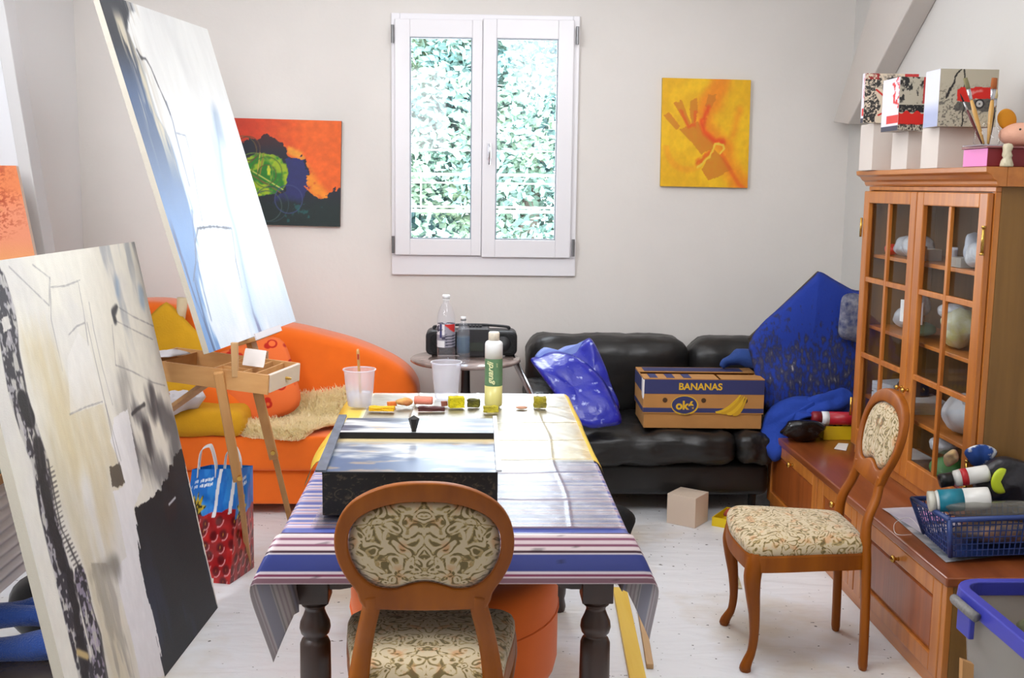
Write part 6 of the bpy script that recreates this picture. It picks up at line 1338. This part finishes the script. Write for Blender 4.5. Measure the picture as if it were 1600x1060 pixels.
# pink box with soft pig and figurine, brush jar
pk = thing('gift_box', 'flat pink and maroon box on the near end of the cabinet top', 'box', (1.90, 3.75, ZC2))
mb = MB(); mb.box((1.735, 3.668, ZC2+.001), (2.07, 3.85, ZC2+.062)); mb.build('box_body', mat('maroon_card', (126,24,34), .5), pk, bevel=.002)
mb = MB(); mb.box((1.7335, 3.669, ZC2+.002), (1.7348, 3.849, ZC2+.061)); mb.build('pink_side', mat('pink_card', (226,120,186), .5), pk)
mb = MB(); mb.box((1.728, 3.660, ZC2+.0625), (2.075, 3.858, ZC2+.069)); mb.build('box_lid', mat('lid_card', (150,90,90), .35), pk, bevel=.002)
ZJ = ZC2+.0695
fd = mb = MB(); mb.box((1.705, 3.67, ZJ+.0003), (1.80, 3.80, ZJ+.004)); o = mb.build('glass_tile', clear('tile_clear', (.9,.93,1), .05, frost=.3), bevel=.001); tagit(o, 'small clear plastic tile between the pink box and the brush jar', 'tile')
jc = (1.752, 3.72, ZJ+.0045)
jar = thing('glass_jar', 'glass jar of paint brushes standing on the pink box', 'jar', jc)
mb = MB(); mb.lathe([(.035,0),(.042,.004),(.043,.045),(.036,.062),(.036,.074)], jc, 28, cap=False); mb.add([(jc[0]+.035*math.cos(2*math.pi*k/28), jc[1]+.035*math.sin(2*math.pi*k/28), jc[2]) for k in range(28)], [tuple(range(28))]); mb.build('jar_glass', GLASS, jar, smooth=True)
def brush(base, tip, hr, hm, bm_, bw, label, flat=True, fer=CHROME):
    base, tip = V(base), V(tip); d = (tip-base); L = d.length; d.normalize(); t = thing('artist_brush', label, 'brush', tuple(base), 0, 'paint brushes in the glass jar')
    mb = MB(); mb.tube([base, base+d*L*.2, base+d*L*.5, base+d*L*.66], [hr*.5, hr*.9, hr*1.2, hr*.8], 10); mb.build('brush_handle', hm, t, smooth=True)
    mb = MB(); mb.tube([base+d*L*.655, base+d*L*.83], [hr*.85, bw*.5], 10, sq=.6); mb.build('ferrule', fer, t, smooth=True)
    mb = MB(); mb.tube([base+d*L*.825, base+d*L*.9, tip], [bw*.5, bw*.55, bw*(.5 if flat else .12)], 10, sq=.5); mb.build('bristles', bm_, t, smooth=True)
BW1 = wood('brush_wood_pale', (190,140,60), (206,160,90), 2); BW2 = mat('brush_black', (24,22,24), .25); BW3 = mat('brush_maroon', (90,24,28), .3)
GB = mat('greenish_bristle', (130,124,90), .9); RBs = mat('rust_bristle', (170,96,50), .9); BBs = mat('dark_bristle', (40,24,26), .9); CBs = mat('cream_bristle', (196,176,130), .9)
def jp(px, py, Y): return at(px, py, Y=Y)
zz = jc[2]+.004
brush((jc[0]-.014, jc[1]-.01, zz), jp(1508,122,3.74), .0065, BW1, GB, .015, 'flat brush with green-grey bristles leaning left in the jar')
brush((jc[0]-.010, jc[1]+.012, zz), jp(1500,146,3.78), .0045, BW3, BBs, .006, 'thin maroon brush leaning furthest left in the jar', False)
brush((jc[0]-.002, jc[1]-.016, zz), jp(1554,122,3.72), .0075, BW1, RBs, .020, 'widest flat brush with rust bristles leaning right in the jar')
brush((jc[0]+.008, jc[1]+.002, zz), jp(1558,140,3.76), .0060, BW2, CBs, .012, 'black-handled brush with cream bristles leaning right in the jar', False)
brush((jc[0]+.014, jc[1]+.014, zz), jp(1548,182,3.80), .0050, mat('brush_pink', (190,120,90), .4), RBs, .008, 'short salmon brush low on the right in the jar', False)
brush((jc[0]+.0, jc[1]+.02, zz), jp(1526,185,3.80), .0055, mat('brush_green', (80,110,60), .4), GB, .008, 'short green brush in the middle of the jar', False)
j2 = (1.822, 3.80, ZJ+.0008); mb = MB(); mb.lathe([(.022,0),(.026,.004),(.026,.05),(.02,.06),(.02,.066)], j2, 24, cap=False); o = mb.build('small_glass', GLASS, smooth=True); tagit(o, 'small empty glass right of the brush jar', 'glass')
# soft pig
pg = thing('soft_toy', 'pink soft toy head with yellow ears lying on the maroon box', 'soft toy', (1.885, 3.725, ZJ))
PKM = mat('pink_plush', (232,176,150), .9, bump=.2, bscale=200); YE = mat('ochre_plush', (214,140,30), .9); pc = V((1.868, 3.722, ZJ+.040))
def ball(mb, c, r, n=20, m_=16):
    c = V(c); vs_ = []; 
    for i in range(m_+1):
        a = math.pi*i/m_
        for k in range(n): b = 2*math.pi*k/n; vs_.append((c.x+r[0]*math.sin(a)*math.cos(b), c.y+r[1]*math.sin(a)*math.sin(b), c.z+r[2]*math.cos(a)))
    mb.add(vs_, [(i*n+k, i*n+(k+1)%n, (i+1)*n+(k+1)%n, (i+1)*n+k) for i in range(m_) for k in range(n)]); return mb
ball(MB(), pc, (.070,.060,.0415)).build('head', PKM, pg, smooth=True)
for s, dz in ((-1, .0), (1, .0)):
    mb = MB(); c = pc+V((s*.048, .004, .052)); mb.puff([c+V((.034*math.cos(a)+s*.004*math.sin(a), .0, .036*math.sin(a))) for a in [2*math.pi*k/24 for k in range(24)]], .016, (0,-1,0), rings=7); mb.build('ear', YE, pg, smooth=True)
for s in (-1, 1): ball(MB(), pc+V((s*.026, -.050, .016)), (.004,.003,.004), 10, 8).build('eye', BLACKP, pg, smooth=True)
mb = MB(); mb.lathe([(.012,0),(.013,.006),(.0,.008)], (0,0,0), 16, frame_mat(pc+V((0,-.056,-.004)), (1,0,0), (0,0,1), (0,-1,0))); mb.build('snout', PKM, pg, smooth=True)
fg = (1.792, 3.648, ZC2+.0005)
mb = MB(); mb.lathe([(.020,0),(.022,.006),(.018,.02),(.013,.030),(.0165,.036),(.016,.042),(.0135,.05),(.016,.056),(.0165,.066),(.012,.075),(0,.078)], fg, 20); mb.v = [tuple(V(p)+V((mn.noise(V(p)*90), mn.noise(V(p)*90+V((5,0,0))), 0))*.003) for p in mb.v]
o = mb.build('figurine', mat('cream_ceramic', (216,206,176), .3, bump=.4, bscale=120), smooth=True); tagit(o, 'tiny cream figurine in front of the maroon box', 'figurine')

# ================================================================== ON THE LOW CABINET
ZL = Z1+.0345
# near end: papers, basket with bottles
def sheet(name, pts, m_, label, cat, z, curl=.004, grp=None):
    P_ = [V((x, y, z)) for x, y in pts]
    mb = MB(); mb.grid(lambda u, v: P_[0].lerp(P_[1], u).lerp(P_[3].lerp(P_[2], u), v)+V((0,0,curl*(u*u)*math.sin(3*v)+.0006)), 14, 14); o = mb.build(name, m_, solid=.0006); return tagit(o, label, cat, grp)
def xy(px, py, z=None): p = at(px, py, Z=ZL if z is None else z); return (p.x, p.y)
PAPER = mat('printed_paper', (206,202,208), .7, col2=(176,168,186), vscale=9)
sheet('magazine', [xy(1478,880), xy(1620,862), xy(1500,800), xy(1386,800)], mat('magazine_print', (210,206,206), .5, col2=(110,120,130), vscale=16), 'white magazine with print under the blue basket', 'magazine', ZL+.0012)
sheet('paper_sheet', [xy(1462,850), xy(1560,836), xy(1462,793), xy(1378,797)], PAPER, 'lilac-grey printed sheet lying on top of the magazine', 'paper', ZL+.0042, .010)
sheet('pink_card', [xy(1436,825), xy(1476,822), xy(1462,803), xy(1428,808)], mat('pink_card_print', (206,150,200), .6), 'small pink card beside the basket on the papers', 'card', ZL+.016, .003)
bk = thing('plastic_basket', 'blue lattice plastic basket full of bottles on the near end of the low cabinet', 'basket', (1.72, 3.5, ZL+.02))
BPL = mat('basket_blue', (40,62,120), .4)
zb_, zt_ = ZL+.022, ZL+.150
ba = [V((1.585,3.575,zb_)), V((1.585,3.835,zb_)), V((1.99,3.80,zb_)), V((1.99,3.40,zb_))]
ba = [V((1.575,3.560,zb_)), V((1.560,3.640,zb_)), V((1.72,3.645,zb_)), V((1.97,3.645,zb_)), V((1.97,3.29,zb_)), V((1.60,3.29,zb_))]
ba = [V((1.560,3.355,zb_)), V((1.575,3.60,zb_)), V((1.99,3.625,zb_)), V((2.00,3.40,zb_))]
ta = [V((1.545,3.345,zt_)), V((1.518,3.585,zt_)), V((2.00,3.645,zt_)), V((2.03,3.40,zt_))]
mb = MB(); mb.prism([V((p.x, p.y, zb_-.001)) for p in ba], (0,0,.003)); mb.build('basket_bottom', BPL, bk)
for i in range(4):
    a, b, c, d = ba[i], ba[(i+1)%4], ta[(i+1)%4], ta[i]; mb = MB(); nb = max(6, int((b-a).length/.018))
    for k in range(nb+1): p, q = a.lerp(b, k/nb), d.lerp(c, k/nb); mb.tube([p, q], .0021, 6)
    for k in (1, 2, 3, 4, 5): p, q = a.lerp(d, k/6), b.lerp(c, k/6); mb.tube([p, q], .0021, 6)
    w = mb.build('lattice_wall', BPL, bk)
mb = MB(); e = smoothcurve([ta[0], ta[1], ta[2], ta[3]], 1); mb.tube(ta+[ta[0]], .010, 8, sq=.9); mb.build('rim', BPL, bk, smooth=True)
for i in (0, 1): mb = MB(); mb.tube([ba[i], ta[i]], .008, 8); mb.build('corner_post', BPL, bk, smooth=True)
def lying(name, p0, p1, prof, mats, label, cat='bottle'):
    """bottle lying along p0 (base) to p1 (cap); prof list of parts: (partname, material, [(r,z)...])"""
    p0, p1 = V(p0), V(p1); z = (p1-p0).normalized(); x = z.cross(V((0,0,1))).normalized(); y = z.cross(x); Mx = frame_mat(p0, x, y, z)
    t = thing(name, label, cat, tuple(p0))
    for nm, m_, pr in prof: MB().lathe(pr, (0,0,0), 28, Mx).build(nm, m_, t, smooth=True)
    return t
TEAL = mat('teal_label', (20,120,140), .4); CREAM = mat('cream_bottle', (222,220,214), .3); REDL = mat('red_label', (190,34,40), .4)
q0, q1 = at(1548,762,Y=3.42), at(1452,792,Y=3.46)
q1 = V((q1.x, q1.y, max(q1.z, zt_+.028))); q0 = V((q0.x, q0.y, zt_+.052))
L = (q1-q0).length
lying('paint_bottle', q0, q1, [('bottle_body', CREAM, [(.024,0),(.036,.004),(.037,.012),(.037,L*.45)]), ('label', TEAL, [(.0373,L*.451),(.0373,L*.86)]), ('shoulder', CREAM, [(.0365,L*.861),(.033,L*.90),(.024,L*.92)]), ('cap', mat('bottle_cap_cream', (206,204,190), .4), [(.034,L*.921),(.034,L*1.02),(.024,L*1.03)])], None, 'cream bottle with a teal label lying across the front of the basket')
q0, q1 = at(1546,730,Y=3.54), at(1488,750,Y=3.56); q0 = V((q0.x, q0.y, zt_+.105)); q1 = V((q1.x, q1.y, zt_+.078)); L = (q1-q0).length
lying('paint_bottle', q0, q1, [('bottle_body', CREAM, [(.02,0),(.028,.004),(.029,.01),(.029,L*.6)]), ('label', REDL, [(.0293,L*.601),(.0293,L*.78)]), ('shoulder', CREAM, [(.029,L*.781),(.027,L*.94),(.018,L*.97),(.018,L*1.0)]), ('cap', BLACKP, [(.024,L*1.001),(.024,L*1.35),(.02,L*1.37)])], None, 'white bottle with a red band and black cap, lying behind the teal one')
mb = MB(); c = V((1.72, 3.42, zt_+.008)); mb.puff([c+V((.165*math.cos(a)*(1+.08*math.sin(5*a)), .02, .036*math.sin(a)*(1+.2*math.sin(3*a)))) for a in [2*math.pi*k/44 for k in range(44)]], .14, (0,-1,.3), rings=12, amp=.012, fs_=34)
o = mb.build('crinkled_film', clear('grey_film', (.80,.80,.76), .12, frost=.3, fcol=(.6,.58,.52)), smooth=False); tagit(o, 'crinkled clear film bag lying in the basket in front of the bottles', 'film')
mb = MB(); c = V((1.77, 3.47, zb_+.048)); mb.puff([c+V((.16*math.cos(a), 0, .038*math.sin(a))) for a in [2*math.pi*k/40 for k in range(40)]], .16, (0,-1,.2), rings=9, amp=.014, fs_=30)
o = mb.build('paint_tubes', mat('mixed_tubes', (70,80,100), .4, col2=(190,150,120), vscale=26, bump=.5), smooth=True); tagit(o, 'jumble of tubes seen through the basket lattice', 'tubes')
mb = MB(); c = at(1532,712,Y=3.66); mb.puff([c+V((.055*math.cos(a)*(1+.15*math.sin(3*a)), 0, .040*math.sin(a))) for a in [2*math.pi*k/36 for k in range(36)]], .05, (-.3,-1,.3), rings=10, amp=.012, fs_=26, seed=4)
o = mb.build('blue_white_rag', mat('blue_white_print', (36,74,150), .8, col2=(226,230,236), vscale=11, bump=.3), smooth=True); tagit(o, 'blue and white patterned rag heaped against the glass door', 'rag')
o.data.materials[0].node_tree.nodes['Color Ramp'].color_ramp.elements[0].position = .5; o.data.materials[0].node_tree.nodes['Color Ramp'].color_ramp.elements[1].position = .54
mb = MB(); c = at(1486,716,Y=3.72); mb.puff([c+V((.028*math.cos(a), 0, .030*math.sin(a)*(1+.2*math.sin(2*a)))) for a in [2*math.pi*k/30 for k in range(30)]], .04, (-.3,-1,.2), rings=9, amp=.012, fs_=40, seed=1)
o = mb.build('small_toy', mat('beige_toy', (214,186,130), .8, col2=(110,80,110), vscale=22), smooth=True); tagit(o, 'small beige and purple toy left of the blue and white rag', 'toy')
mb = MB(); c = at(1562,752,Y=3.50); mb.puff(smoothcurve([c+V(p) for p in ((-.02,0,.03),(0,0,.045),(.02,0,.04),(.008,0,.03),(.0,0,.0),(.008,0,-.03),(.022,0,-.04),(0,0,-.045),(-.022,0,-.03),(-.03,0,0))], 3), .02, (0,-1,0), rings=6)
o = mb.build('lime_lid', mat('lime_plastic', (190,206,40), .4), smooth=True); tagit(o, 'lime green crescent shaped lid at the back of the basket', 'lid')
mb = MB(); c = V((1.86, 3.60, zt_+.06)); mb.puff([c+V((.13*math.cos(a), 0, .085*math.sin(a)*(1+.1*math.sin(4*a)))) for a in [2*math.pi*k/40 for k in range(40)]], .10, (0,-1,.2), rings=9, amp=.02, fs_=20)
o = mb.build('dark_bag', mat('dark_film', (40,38,44), .3, bump=.6, bscale=20), smooth=True); tagit(o, 'dark shiny bag piled behind the bottles against the cabinet side', 'bag')
mb = MB(); mb.tube(smoothcurve([V((*xy(1440,838), ZL+.02)), V((*xy(1420,822), ZL+.03)), V((*xy(1398,826), ZL+.02)), V((*xy(1400,840), ZL+.012)), V((*xy(1424,842), ZL+.014))], 6, False), .0012, 6); o = mb.build('white_string', WHITE, smooth=True); tagit(o, 'thin white string curled over the papers beside the basket', 'string')
# far end
o = None
rp0, rp1 = at(1268,656,Y=5.11), at(1350,657,Y=5.09); rp0.z = rp1.z = ZL+.106; L = (rp1-rp0).length
lying('red_roll', rp0, rp1, [('roll_end', mat('roll_maroon', (130,24,34), .4), [(.026,0),(.032,.006),(.032,L*.18)]), ('white_band', WP, [(.0325,L*.181),(.0325,L*.32)]), ('red_wrap', mat('roll_red', (176,30,44), .35), [(.0322,L*.321),(.0322,L)])], None, 'red cylindrical pack with a white band, lying at the far end of low cabinet', 'pack')
mb = MB(); mb.box((1.66,5.215,ZL+.001), (1.90,5.31,ZL+.078)); o = mb.build('dark_carton', mat('dark_carton', (50,34,34), .7), bevel=.003); tagit(o, 'dark carton behind the red pack on the low cabinet', 'box')
BPK = mat('black_bag_film', (16,15,16), .22, bump=.8, bscale=18)
mb = MB(); c = at(1255,672,Y=5.05); c.z = ZL+.060; mb.puff([c+V((.105*math.cos(a)*(1+.12*math.sin(4*a)), 0, .055*math.sin(a)*(1+.12*math.sin(3*a)))) for a in [2*math.pi*k/40 for k in range(40)]], .12, (-.1,-1,.3), rings=11, amp=.018, fs_=22)
o = mb.build('black_bag', BPK, smooth=True); tagit(o, 'crumpled black plastic bag on the far corner of the low cabinet', 'bag')
tr = thing('yellow_tray', 'small yellow tray of paint tubes on the low cabinet', 'tray', tuple(at(1307,690,Z=ZL)))
p = at(1308,688,Z=ZL); y0_ = p.y; x0_, x1_ = at(1287,688,Z=ZL).x, at(1330,688,Z=ZL).x; YP = mat('yellow_tray_plastic', (226,190,30), .4)
mb = MB(); zt3 = ZL+.068; mb.box((x0_,y0_,ZL+.001),(x1_,y0_+.14,ZL+.005)); mb.box((x0_,y0_,ZL+.0051),(x1_,y0_+.004,zt3)); mb.box((x0_,y0_+.136,ZL+.0051),(x1_,y0_+.14,zt3)); mb.box((x0_,y0_+.0041,ZL+.0051),(x0_+.004,y0_+.1359,zt3)); mb.box((x1_-.004,y0_+.0041,ZL+.0051),(x1_,y0_+.1359,zt3)); mb.build('tray_body', YP, tr)
for i, (dx, dy, col) in enumerate(((.02,.03,(210,210,214)),(.05,.05,(180,186,196)),(.08,.04,(220,216,206)),(.045,.09,(90,90,96)))):
    mb = MB(); a = V((x0_+dx, y0_+dy, zt3-.008+.003*i)); mb.tube([a, a+V((.018,.035,.003)), a+V((.028,.055,.004)), a+V((.032,.062,.004))], [.010,.011,.005,.006], 10)
    o = mb.build('paint_tube', mat('tube_metal', col, .35), smooth=True); tagit(o, ['pale tube at the left of the yellow tray','bluish tube in the middle of the yellow tray','cream tube at the right of the yellow tray','dark tube at the back of the yellow tray'][i], 'paint tube', 'paint tubes in the yellow tray')
sheet('paper_scrap', [xy(1303,702), xy(1322,705), xy(1326,694), xy(1310,693)], WHITE, 'small white paper scrap in front of the yellow tray', 'paper', ZL+.001, .002)

# ================================================================== ON THE FLOOR
mb = MB(); a, b, c = V((.957,5.126,0)), V((1.078,5.035,0)), V((1.166,5.152,0)); d = a+c-b; mb.prism([p+V((0,0,.0005)) for p in (a,b,c,d)], (0,0,.149)); o = mb.build('wooden_cube', mat('pale_cube', (222,202,182), .7, var=.02), bevel=.0015); tagit(o, 'pale cream cube standing on the floor in front of the black sofa', 'cube')
yb = thing('shallow_box', 'shallow bright yellow box on the floor right of the pale cube', 'box', (1.25, 5.02, 0)); YBX = mat('bright_yellow_card', (236,204,20), .5)
a, b = at(1112,822,Z=0), at(1156,830,Z=0); e = (b-a)*1.9; f = V((e.y*-1, e.x, 0)).normalized()*.20; t_ = e.normalized()*.004; g_ = f.normalized()*.004
mb = MB(); mb.prism([a+V((0,0,.0005)), a+e+V((0,0,.0005)), a+e+f+V((0,0,.0005)), a+f+V((0,0,.0005))], (0,0,.004))
for p, q, w in ((a, a+e, g_), (a+f, a+e+f, -g_), (a+g_*1.02, a+f-g_*1.02, t_), (a+e+g_*1.02, a+e+f-g_*1.02, -t_)): mb.prism([V((v.x, v.y, .0048)) for v in (p, q, q+w, p+w)], (0,0,.040))
mb.build('box_body', YBX, yb)
mb = MB(); c = a+e*.42+f*.5+V((0,0,.05)); mb.puff([c+V((.09*math.cos(q), .06*math.sin(q), 0)) for q in [2*math.pi*k/30 for k in range(30)]], .06, (0,-.2,1), rings=9, amp=.022, fs_=24, back=.3)
o = mb.build('red_rag', mat('red_cloth', (176,40,44), .9, col2=(206,150,90), vscale=10, bump=.4), smooth=True); tagit(o, 'red rag heaped in the shallow yellow box', 'rag')
mb = MB(); c = V((.655, 4.75, .105)); mb.puff([c+V((.085*math.cos(q)*(1+.15*math.sin(3*q)), 0, .10*math.sin(q))) for q in [2*math.pi*k/36 for k in range(36)]], .14, (0,-1,0), rings=10, amp=.02, fs_=16)
o = mb.build('black_cloth_bag', mat('black_cloth', (14,14,15), .9, bump=.4), smooth=True); tagit(o, 'black cloth bag on the floor just right of the dining table', 'bag')
mb = MB(); c = V((1.52, 5.62, .12)); mb.puff([c+V((.16*math.cos(q), 0, .11*math.sin(q))) for q in [2*math.pi*k/30 for k in range(30)]], .12, (0,-1,.2), rings=8, amp=.02, fs_=10)
o = mb.build('dark_bundle', mat('dark_under_sofa', (30,30,26), .9), smooth=True); bpy.data.objects.remove(o, do_unlink=True)
def plank(name, p0, p1, w, h, m_, label):
    p0, p1 = V(p0), V(p1); d = (p1-p0).normalized(); s = d.cross(V((0,0,1))).normalized()*w/2; mb = MB(); mb.prism([p0-s, p0+s, p1+s, p1-s], (0,0,h)); o = mb.build(name, m_, bevel=.002); return tagit(o, label, 'wood strip')
YW_ = wood('yellow_strip_wood', (222,178,40), (232,196,80), 1, .5, coat=0)
plank('wooden_strip', at(968,925,Z=.001), at(998,1075,Z=.001), .055, .02, YW_, 'yellow painted wood strip on the floor beside the right table leg')
plank('wooden_strip', at(984,925,Z=.001)+V((.03,0,0)), at(1010,1046,Z=.001)+V((.012,0,0)), .024, .018, wood('tan_strip_wood', (186,148,100), (206,170,126), 1, .6, coat=0), 'tan wood strip on the floor right of the yellow strip')
plank('wooden_strip', at(1142,872,Z=.001), at(1156,921,Z=.001), .018, .006, mat('worn_cream_strip', (206,196,170), .7, col2=(150,136,90), vscale=40), 'thin worn cream strip on the floor left of the side-view chair')
plank('wooden_strip', at(1134,874,Z=.001), at(1150,873,Z=.001), .006, .004, mat('dark_twig', (70,60,40), .7), 'tiny dark sliver at the head of the worn cream strip')
mb = MB(); pb = at(1509,1046,Y=2.78); mb.prism([V((pb.x-.014,2.74,.001)), V((pb.x+.018,2.74,.001)), V((pb.x+.012,2.76,pb.z+.022)), V((pb.x-.020,2.76,pb.z+.034))], (0,.02,0)); o = mb.build('wooden_stake', BEECHZ); tagit(o, 'upright wooden stick in front of the low cabinet, bottom right', 'wood strip')
# storage tub
tb_ = thing('storage_tub', 'translucent storage tub with purple-blue rim and clips, bottom right corner', 'tub', (1.70, 2.80, 0))
def rr(x0, x1, y0, y1, r, z, n=6): return [V((a, b, z)) for a, b in rsq((x0+x1)/2, (y0+y1)/2, (x1-x0)/2, (y1-y0)/2, r, n)]
X0_, X1_, Y0_, Y1_ = 1.40, 2.04, 2.45, 3.03; TUBM = clear('tub_plastic', (.75,.75,.72), .25, frost=.7, fcol=(.52,.50,.46))
mb = MB(); R0 = rr(X0_+.06, X1_-.06, Y0_+.06, Y1_-.06, .06, .002); R1 = rr(X0_+.02, X1_-.02, Y0_+.02, Y1_-.02, .08, .46); n = len(R0)
mb.add(R0+R1, [(k, (k+1)%n, n+(k+1)%n, n+k) for k in range(n)]+[tuple(range(n))]); mb.build('tub_wall', TUBM, tb_, smooth=True)
RIMM = mat('purple_blue_plastic', (62,66,170), .35)
mb = MB(); o1 = rr(X0_, X1_, Y0_, Y1_, .09, .455); o2 = rr(X0_+.004, X1_-.004, Y0_+.004, Y1_-.004, .09, .50); i2 = rr(X0_+.035, X1_-.035, Y0_+.035, Y1_-.035, .06, .50); i1 = rr(X0_+.03, X1_-.03, Y0_+.03, Y1_-.03, .06, .455); n = len(o1)
vs_ = o1+o2+i2+i1; mb.add(vs_, [(r*n+k, r*n+(k+1)%n, ((r+1)%4)*n+(k+1)%n, ((r+1)%4)*n+k) for r in range(4) for k in range(n)]); mb.build('rim', RIMM, tb_, bevel=.004)
mb = MB(); mb.tube([(X0_-.012, 2.80, .470), (X0_-.020, 2.82, .475), (X0_-.020, 2.92, .475), (X0_-.012, 2.94, .470)], .014, 12); mb.build('handle', mat('grey_grip', (120,118,116), .5, bump=.5, bscale=60), tb_, smooth=True)
mb = MB(); mb.box((X0_-.012, 2.84, .39), (X0_+.004, 2.92, .455)); mb.build('clip', RIMM, tb_, bevel=.003)
mb = MB(); c = V((1.74, 2.76, .43)); mb.puff([c+V((.24*math.cos(q), .20*math.sin(q), 0)) for q in [2*math.pi*k/40 for k in range(40)]], .10, (0,0,1), rings=9, amp=.05, fs_=9, back=2)
o = mb.build('tub_contents', mat('olive_cloth', (70,84,54), .9, col2=(110,90,60), vscale=7, bump=.4), smooth=True); tagit(o, 'olive green cloth heaped inside the storage tub', 'cloth')
